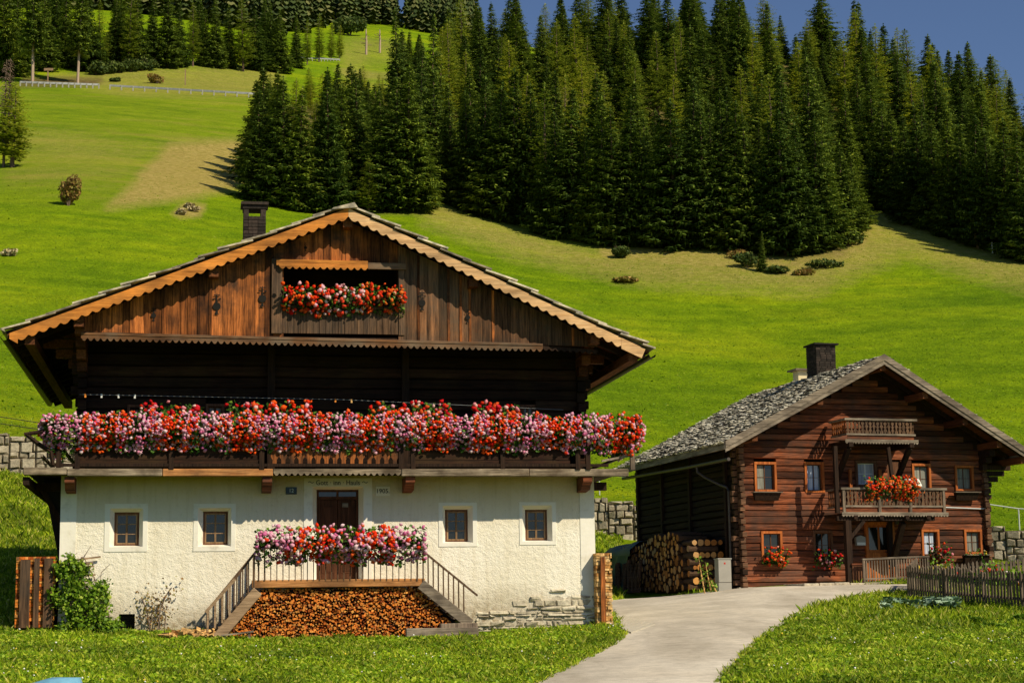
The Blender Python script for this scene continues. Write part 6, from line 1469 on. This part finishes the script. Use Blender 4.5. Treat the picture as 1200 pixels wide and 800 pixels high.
# ================================================================== FENCES, WALLS, RAILS
def stone_wall(name, az0, az1, n, hgt, label, seed):
    rs = random.Random(seed); t = empty(name, (0, 0, 0), 0, label, 'wall'); mb = MB(); bk = MB(); r = STEP_R-.25
    for i in range(n):
        a0 = az0+(az1-az0)*i/n; a1 = az0+(az1-az0)*(i+1)/n; am = (a0+a1)/2; zb_ = h1((r-.4)*math.sin(am), (r-.4)*math.cos(am)); top = h1((STEP_R+.3)*math.sin(am), (STEP_R+.3)*math.cos(am)); z = zb_-.2
        P = lambda a, dr, z_: Vector(((r+dr)*math.sin(a), (r+dr)*math.cos(a), z_))
        bk.quad(P(a0, .06, zb_-.3), P(a1, .06, zb_-.3), P(a1, .06, top+.06), P(a0, .06, top+.06)); bk.quad(P(a0, .06, top+.06), P(a1, .06, top+.06), P(a1, .5, top+.06), P(a0, .5, top+.06))
        while z < top:
            hh = rs.uniform(.24, .46); zt_ = min(z+hh, top+.08+rs.uniform(0, .06)); cuts = [0]; 
            while cuts[-1] < 1: cuts.append(min(1, cuts[-1]+rs.uniform(.25, .6)))
            for c0_, c1_ in zip(cuts[:-1], cuts[1:]):
                if c1_-c0_ < .06: continue
                b0 = a0+(a1-a0)*c0_+.0003; b1 = a0+(a1-a0)*c1_-.0003; d = -rs.uniform(.02, .14); j = lambda: rs.uniform(-.06, .06)
                f = [P(b0, .05, z+.015), P(b1, .05, z+.015), P(b1, .05, zt_-.02), P(b0, .05, zt_-.02)]; e = (b1-b0)*.12
                g = [P(b0+e, d+j(), z+.05+j()), P(b1-e, d+j(), z+.05+j()), P(b1-e, d+j(), zt_-.05+j()), P(b0+e, d+j(), zt_-.05+j())]; mb.add(f+g, [(4,5,6,7),(0,1,5,4),(1,2,6,5),(2,3,7,6),(3,0,4,7)])
            z = zt_
    mb.build('masonry', W['stone_grey'], t); bk.build('joint', W['mortar_dark'], t); return t
A_ = lambda px: math.atan((px-600)/FPX)
stone_wall('retaining_wall', A_(-120), A_(340), 15, 1.4, 'pale rough stone retaining wall left of the white farmhouse', 1)
stone_wall('retaining_wall', A_(560), A_(860), 10, 1.4, 'grey stone retaining wall seen between the two farmhouses', 2)
stone_wall('retaining_wall', A_(1080), A_(1330), 8, 1.5, 'big-block grey stone retaining wall right of the log farmhouse', 3)
def road_rail(px0, px1, label, r=STEP_R+3.4, hgt=.95, step=2.4, mat='white_metal', name='lane_railing'):
    t = empty(name, (0, 0, 0), 0, label, 'railing'); a0, a1 = A_(px0), A_(px1); n = max(1, round((a1-a0)*r/step)); pts = [((r*math.sin(a0+(a1-a0)*i/n)), r*math.cos(a0+(a1-a0)*i/n)) for i in range(n+1)]; zz = [h1(*p) for p in pts]
    for (x, y), z in zip(pts, zz): MB().tube([(x, y, z-.2), (x, y, z+hgt)], .03, 6).build('post', W[mat], t)
    mb = MB(); mb.tube([(x, y, z+hgt) for (x, y), z in zip(pts, zz)], .03, 6); mb.build('top_rail', W[mat], t); return t
road_rail(1120, 1330, 'thin white metal railing above the big-block wall on the right'); road_rail(640, 760, 'thin white metal railing above the wall between the houses')
# low timber posts with wire at the left lane
t = empty('wire_fence', (0, 0, 0), 0, 'short white post and wires along the lane at the left edge', 'fence'); r = STEP_R+2.5
for px in (-20, 51, 120): a = A_(px); x, y = r*math.sin(a), r*math.cos(a); z = h1(x, y); MB().box(x-.05, x+.05, y-.05, y+.05, z-.2, z+.75).build('post', W['white'], t)
for hh in (.35, .65):
    pts = [(r*math.sin(A_(q)), r*math.cos(A_(q))) for q in (-20, 51, 120)]; mb = MB(); mb.tube([(x, y, h1(x, y)+hh) for x, y in pts], .018, 4); mb.build('wire', W['dark_metal'], t)
# guard rails of the mountain road
W['post_grey'] = plain('weathered_post', (.36, .35, .31), .6, .2, 3)
def guard(p0, p1, label):
    t = empty('guard_rail', (0, 0, 0), 0, label, 'guard rail'); n = 13; P = [hit(p0[0]+(p1[0]-p0[0])*i/n, p0[1]+(p1[1]-p0[1])*i/n, 150) for i in range(n+1)]
    mb = MB()
    for a, b in zip(P[:-1], P[1:]): mb.bar(a+Vector((0, 0, .7)), b+Vector((0, 0, .7)), .12, .34)
    mb.build('beam', W['guard'], t)
    for p in P: MB().bar(p+Vector((0, -.12, -.3)), p+Vector((0, -.12, .82)), .18).build('post', W['post_grey'], t)
guard((24, 101), (116, 104), 'grey guard rail at the upper left under the bare trunks'); guard((129, 105), (305, 115), 'grey guard rail along the top of the hay meadow'); guard((352, 71), (398, 73), 'short pale guard rail showing between the trees above the forest')
def pickets(name, P, hgt, label, seed, gap_=.135, lean=.0, mat='grey_z', step=.12):
    """P: list of ground points; pickets are parts, up to a hundred"""
    rs = random.Random(seed); t = empty(name, (0, 0, 0), 0, label, 'fence'); 
    tot = sum((b-a).length for a, b in zip(P[:-1], P[1:])); n = min(99, int(tot/gap_)); seg = 0; acc = 0
    def pos(s):
        for a, b in zip(P[:-1], P[1:]):
            L_ = (b-a).length
            if s <= L_: return a.lerp(b, s/L_), (b-a).normalized()
            s -= L_
        return P[-1].copy(), (P[-1]-P[-2]).normalized()
    for i in range(n):
        p, d = pos(tot*(i+.5)/n); d.z = 0; d.normalize(); nn = Vector((-d.y, d.x, 0)); h_ = hgt*rs.uniform(.93, 1.05); w_ = rs.uniform(.032, .042); tl_ = d*rs.uniform(-.03, .03); b = p+nn*(-.05)+Vector((0, 0, .03)); tp = b+Vector((0, 0, h_))+tl_; mb = MB(); th = nn*.012
        lo = [b-d*w_-th, b+d*w_-th, b+d*w_+th, b-d*w_+th]; hi = [v+Vector((0, 0, h_-.06))+tl_ for v in lo]; mb.add(lo+hi+[tp-th, tp+th], [(0,1,5,4), (1,2,6,5), (2,3,7,6), (3,0,4,7), (4,5,8), (6,7,9), (5,6,9,8), (7,4,8,9)]); mb.build('picket', W[mat], t)
    for f in (.25, .78):
        mb = MB()
        for a, b in zip(P[:-1], P[1:]): mb.bar(a+Vector((0, .0, hgt*f)), b+Vector((0, 0, hgt*f)), .05, .07)
        mb.build('rail', W[mat], t)
    for p in P: MB().bar(p+Vector((0, .06, -.2)), p+Vector((0, .06, hgt*.95)), .11).build('post', W[mat], t)
    return t
def gp(px, py, Y): p = at(px, py, Y); p.z = h1(p.x, p.y); return p
FA = [gp(1067, 705, 53.0), gp(1110, 709, 51), gp(1155, 713, 49.3), gp(1200, 718, 47.8), gp(1260, 724, 46)]
pickets('picket_fence', FA, .93, 'dark weathered picket fence along the front of the cottage garden', 3)
pickets('picket_fence', [gp(1067, 705, 53.2), gp(1075, 696, 57.0)], .9, 'short side run of weathered pickets returning towards the log house', 4)
pickets('picket_fence', [gp(1096, 668, 58.0), gp(1140, 668, 58.3), gp(1230, 668, 58.6)], .62, 'pale picket fence at the back of the garden below the log house windows', 5)
# flowers in the garden seen over the fence
rs = np.random.RandomState(4)
for i, (px, py, c, lab) in enumerate(((1095, 668, 'yellow', 'yellow flowering plant showing above the pickets'), (1160, 670, 'white', 'cream white bloom bush above the middle of the front pickets'), (1192, 690, 'red', 'red flowering plant behind the right end of the pickets'), (1110, 672, 'yellow', 'second yellow clump right of the first above the pickets'))):
    p = at(px, py, 55.5); t = empty('garden_flower', (p.x, p.y, h1(p.x, p.y)), 0, lab, 'flower'); top = p.z-t.location.z; Q = rs.normal(size=(26, 3))*[.22, .15, .1]+[0, 0, top]; blooms('blossoms', Q, .06*rs.uniform(.6, 1.2, 26), PM[c], t, rs)['kind'] = 'stuff'
    C = rs.normal(size=(200, 3))*[.2, .15, .25]+[0, 0, top*.6]; tag(leaf_cloud('foliage', C, .07, W['herb'], t, rs), None, None, None, 'stuff')
# small signs and stakes on the slope
for i, (px, py, hh, m, lab) in enumerate(((1146, 291, 1.6, 'rail', 'slanted reddish wooden stake at the forest edge on the right slope'), (1163, 297, 1.2, 'white', 'thin white stake right of the slanted one at the forest edge'))):
    p = hit(px, py, 100); o = MB().bar((0, 0, -.2), (-.25 if i == 0 else 0, 0, hh), .2 if i == 0 else .12).build('boundary_stake', W[m]); o.location = p; tag(o, lab, 'stake')
p = hit(217, 100, 200); o = MB().bar((0, 0, -.2), (0, 0, 3.0), .16).build('marker_post', W['rail']); o.location = p; tag(o, 'slim wooden post on the dry meadow above the guard rail', 'post')
p = hit(56, 96, 200); t = empty('wooden_sign', p, 0, 'small wooden sign on a post between the two bare trunks', 'sign'); MB().bar((0, 0, -.2), (0, 0, 2.3), .18).build('post', W['rail'], t); MB().box(-.7, .9, -.12, .0, 2.0, 2.45).build('board', W['rail'], t)
# washing line with pegs in the gallery
mb = MB(); pa = A.uz(93, 462, .35); pb_ = A.uz(660, 480, .35); pm = A.uz(400, 468, .35); t = empty('washing_line', A.O, A.th, 'thin washing line with a few coloured pegs strung across the gallery', 'washing line'); mb.tube([(pa[0], .35, pa[1]), (pm[0], .35, pm[1]), (pb_[0], .35, pb_[1])], .005, 4); mb.build('cord', W['guard'], t)
for px, c in ((100, 'split'), (119, 'white'), (139, 'white'), (158, 'white'), (393, 'split'), (412, 'split_pale'), (449, 'split_pale')):
    u = A.uz(px, 465, .35)[0]; f = (u-pa[0])/(pm[0]-pa[0]); z = pa[1]+(pm[1]-pa[1])*f if f < 1 else pm[1]+(pb_[1]-pm[1])*(u-pm[0])/(pb_[0]-pm[0]); MB().box(u-.02, u+.02, .335, .365, z-.07, z+.02).build('peg', W[c], t)
# kerb stone and blue lid in the grass
p = hit(951, 727, 30); mb = MB(); mb.tube([(-.25, -.5, .02), (-.08, -.15, .04), (0, .2, .04), (.18, .5, .02)], .055, 6); o = mb.build('kerb_stone', W['stone_grey']); o.location = (p.x, p.y, p.z); tag(o, 'low grey kerb stone at the bend of the lane beside the right lawn', 'kerb')
W['blue'] = plain('blue_enamel', (.16, .36, .52), .35, .2, 6, .5)
p = at(62, 827, 27.5); mb = MB(); n = 28
vs = [(0, 0, .16)]+[(.42*math.cos(6.283*k/n), .3*math.sin(6.283*k/n), .10) for k in range(n)]+[(.46*math.cos(6.283*k/n), .34*math.sin(6.283*k/n), -.1) for k in range(n)]
mb.add(vs, [(0, 1+k, 1+(k+1) % n) for k in range(n)]+[(1+k, 1+n+k, 1+n+(k+1) % n, 1+(k+1) % n) for k in range(n)]); t = empty('garden_tub', (p.x, p.y, h1(p.x, p.y)+.14), 0, 'light blue upturned tub lying in the grass at the bottom left', 'tub'); o = mb.build('tub', W['blue'], t, smooth=True); o.rotation_euler = (0, -.12, .0)
mb = MB(); mb.tube([(.46*math.cos(6.283*k/16), .34*math.sin(6.283*k/16), -.1) for k in range(17)], .02, 5); o = mb.build('rim', W['blue'], t)
# ================================================================== GRASS
def ground_pts(n, poly, rmin, rmax, rs):
    """uniform random ground points whose picture falls inside poly"""
    a0 = A_(min(p[0] for p in poly)); a1 = A_(max(p[0] for p in poly)); a = rs.uniform(a0, a1, n); r = np.sqrt(rs.uniform(rmin**2, rmax**2, n)); x, y = r*np.sin(a), r*np.cos(a); return x, y
W['grass'] = isl_mat('grass_blades', [(0, (.10, .18, .008)), (.35, (.22, .34, .010)), (.65, (.36, .47, .016)), (.9, (.54, .58, .05)), (1, (.62, .54, .18))], .55, trans=.35, nsc=.45, nlo=.66, nhi=1.2)
FOOT = [A.world(-.25, -.02, 0).to_2d(), A.world(U1+.1, -.02, 0).to_2d(), A.world(U1+.1, 12, 0).to_2d(), A.world(-.25, 12, 0).to_2d()]
FOOT2 = [B.world(-.15, -1.9, 0).to_2d(), B.world(bu1+.2, -.2, 0).to_2d(), B.world(bu1+.2, 10, 0).to_2d(), B.world(-1.9, 10, 0).to_2d()]
STACK = [A.world(3.5, -1.55, 0).to_2d(), A.world(10.0, -1.55, 0).to_2d(), A.world(10.0, .2, 0).to_2d(), A.world(3.5, .2, 0).to_2d()]
def blades(name, x, y, hmin, hmax, wd_, rs, label, clump=1.0, broad=.0):
    keep = ~inpoly(x, y, FOOT) & ~inpoly(x, y, FOOT2) & ~inpoly(x, y, STACK) & ~(inpoly(x, y, ROADS) & (dist_poly(x, y, ROADS) > .10)); x, y = x[keep], y[keep]; n = len(x)
    z = H(x, y); f = np.clip(.5+.9*fbm(x, y, 2.2, 9), 0, 1.3); g = np.clip(.5+1.1*fbm(x, y, 7.0, 19), 0, 1.5)
    h = (hmin+(hmax-hmin)*rs.uniform(0, 1, n)**2*1.0)*(1-clump*.8+clump*.9*(f*.6+g*.8)*1.1); a = rs.uniform(0, 6.283, n); w = wd_*rs.uniform(.6, 1.5, n); lean = rs.uniform(.1, .9, n)*h; b = rs.uniform(0, 6.283, n)
    isb = rs.rand(n) < broad; w = np.where(isb, w*3.2, w); h = np.where(isb, h*.62, h)
    P0 = np.stack([x-np.cos(a)*w*.5, y-np.sin(a)*w*.5, z-.01], 1); P1 = np.stack([x+np.cos(a)*w*.5, y+np.sin(a)*w*.5, z-.01], 1)
    k = np.where(isb, 1.0, .75); P2 = np.stack([x+np.cos(a)*w*.5*k+np.cos(b)*lean*.35, y+np.sin(a)*w*.5*k+np.sin(b)*lean*.35, z+h*.6], 1); P3 = np.stack([x+np.cos(b)*lean, y+np.sin(b)*lean, z+h], 1)
    V = np.stack([P0, P1, P2, P3], 1).reshape(-1, 3); return tag(npmesh(name, V, np.arange(4*n).reshape(n, 4), W['grass']), label, 'grass', None, 'stuff')
rs = np.random.RandomState(1)
W['lawn_leaf'] = isl_mat('lawn_leaves', [(0, (.10, .20, .010)), (.4, (.22, .38, .012)), (.75, (.36, .50, .02)), (1, (.62, .64, .10))], .5, trans=.35, nsc=.45, nlo=.66, nhi=1.2)
x, y = ground_pts(150000, [(-40, 0), (1240, 0)], 29.5, 45, rs); k = ~inpoly(x, y, FOOT) & ~inpoly(x, y, STACK) & ~inpoly(x, y, ROADS); k &= (fbm(x, y, 3.1, 33) + fbm(x, y, 9, 34)*.8 + rs.uniform(-.3, .5, len(x))) > .05; x, y = x[k], y[k]
zl = H(x, y)+np.clip(.05+.05*fbm(x, y, 4.5, 35), .01, .13)*rs.uniform(.4, 1.5, len(x)); tag(leaf_cloud('lawn_weeds', np.stack([x, y, zl], 1), .034, W['lawn_leaf'], None, rs, np.array([.1, -.2, .9]), .8), 'broad-leaved clover and weeds growing in clumps through the lawn', 'weeds', None, 'stuff')
x, y = ground_pts(330000, [(-40, 0), (1240, 0)], 29.5, 43, rs); blades('lawn_grass', x, y, .02, .125, .014, rs, 'lush uneven lawn grass with broad weeds in front of the houses', 1.1, .42)
x, y = ground_pts(170000, [(-60, 0), (1260, 0)], 43, 62, rs); blades('lawn_grass', x, y, .05, .17, .026, rs, 'grass around the houses and under the picket fence', 1.0, .15)
x, y = ground_pts(60000, [(-60, 0), (120, 0)], 60, 79.6, rs); blades('bank_grass', x, y, .08, .26, .05, rs, 'thick bright grass bank at the left of the white farmhouse', 1.0, .15)
x, y = ground_pts(50000, [(680, 0), (725, 0)], 60, 79.6, rs); blades('bank_grass', x[:9000], y[:9000], .08, .24, .05, rs, 'grass strip below the wall between the houses', 1.0, .1)
x, y = ground_pts(60000, [(1140, 0), (1260, 0)], 62, 79.6, rs); blades('bank_grass', x[:30000], y[:30000], .06, .2, .05, rs, 'grass strip between garden and big-block wall', 1.0, .1)

W['meadow_grass'] = isl_mat('meadow_blades', [(0, (.10, .20, .004)), (.4, (.16, .28, .005)), (.75, (.22, .33, .008)), (1, (.32, .36, .03))], .6, trans=.3)
W['grass_'] = W['grass']; W['grass'] = W['meadow_grass']
x, y = ground_pts(150000, [(-60, 0), (1260, 0)], 81, 210, rs); k = rs.rand(len(x)) < np.clip((215-np.hypot(x, y))/110, 0, 1)**1.3; x, y = x[k], y[k]; blades('meadow_grass', x, y, .04, .13, .05, rs, 'bright meadow grass on the slope behind the houses', 1.1, .2)
W['grass'] = W['grass_']

# tiny daisies and hawkbits
x, y = ground_pts(700, [(-40, 0), (1240, 0)], 30, 45, rs); k = ~inpoly(x, y, FOOT) & ~inpoly(x, y, STACK) & ~inpoly(x, y, ROADS) & (fbm(x, y, .9, 71) > .1); x, y = x[k], y[k]
W['daisy'] = isl_mat('daisy_petals', [(0, (.85, .84, .78)), (.6, (.85, .62, .05)), (.85, (.8, .7, .75))], .6, 'CONSTANT'); PM['daisy'] = W['daisy']
tag(blooms('lawn_blossoms', np.stack([x, y, H(x, y)+rs.uniform(.05, .12, len(x))], 1), rs.uniform(.012, .024, len(x)), W['daisy'], None, rs), 'tiny white and yellow flowers dotted through the lawn', 'flowers', None, 'stuff')
# ------------------------------------------------------------------ light
SAZ = math.radians(51); SEL = math.radians(42)
sdir = Vector((math.sin(SAZ)*math.cos(SEL), -math.cos(SAZ)*math.cos(SEL), math.sin(SEL)))   # towards the sun
sl = bpy.data.lights.new('sun', 'SUN'); sl.energy = 5.0; sl.angle = math.radians(.5); sl.color = (1, .89, .66)
so = bpy.data.objects.new('sun', sl); col.objects.link(so); so.rotation_euler = sdir.to_track_quat('Z', 'Y').to_euler()
wd = bpy.data.worlds.new('World'); scene.world = wd; wd.use_nodes = True; nt = wd.node_tree; bg = nt.nodes['Background']
sky = nt.nodes.new('ShaderNodeTexSky'); sky.sky_type = 'NISHITA'; sky.sun_disc = False; sky.sun_elevation = SEL
sky.sun_rotation = math.atan2(sdir.x, sdir.y); sky.altitude = 1400; sky.air_density = 1.0; sky.dust_density = .4; sky.ozone_density = 1.5
mx = nt.nodes.new('ShaderNodeMix'); mx.data_type = 'RGBA'; mx.blend_type = 'MULTIPLY'; mx.inputs[0].default_value = 1; mx.inputs[7].default_value = (.98, 1.05, 1.22, 1)
nt.links.new(sky.outputs[0], mx.inputs[6]); nt.links.new(mx.outputs[2], bg.inputs['Color']); bg.inputs['Strength'].default_value = .068
scene.view_settings.view_transform = 'Standard'; scene.view_settings.look = 'None'; scene.view_settings.exposure = 0; scene.view_settings.gamma = 1
scene.cycles.max_bounces = 5; scene.cycles.diffuse_bounces = 3
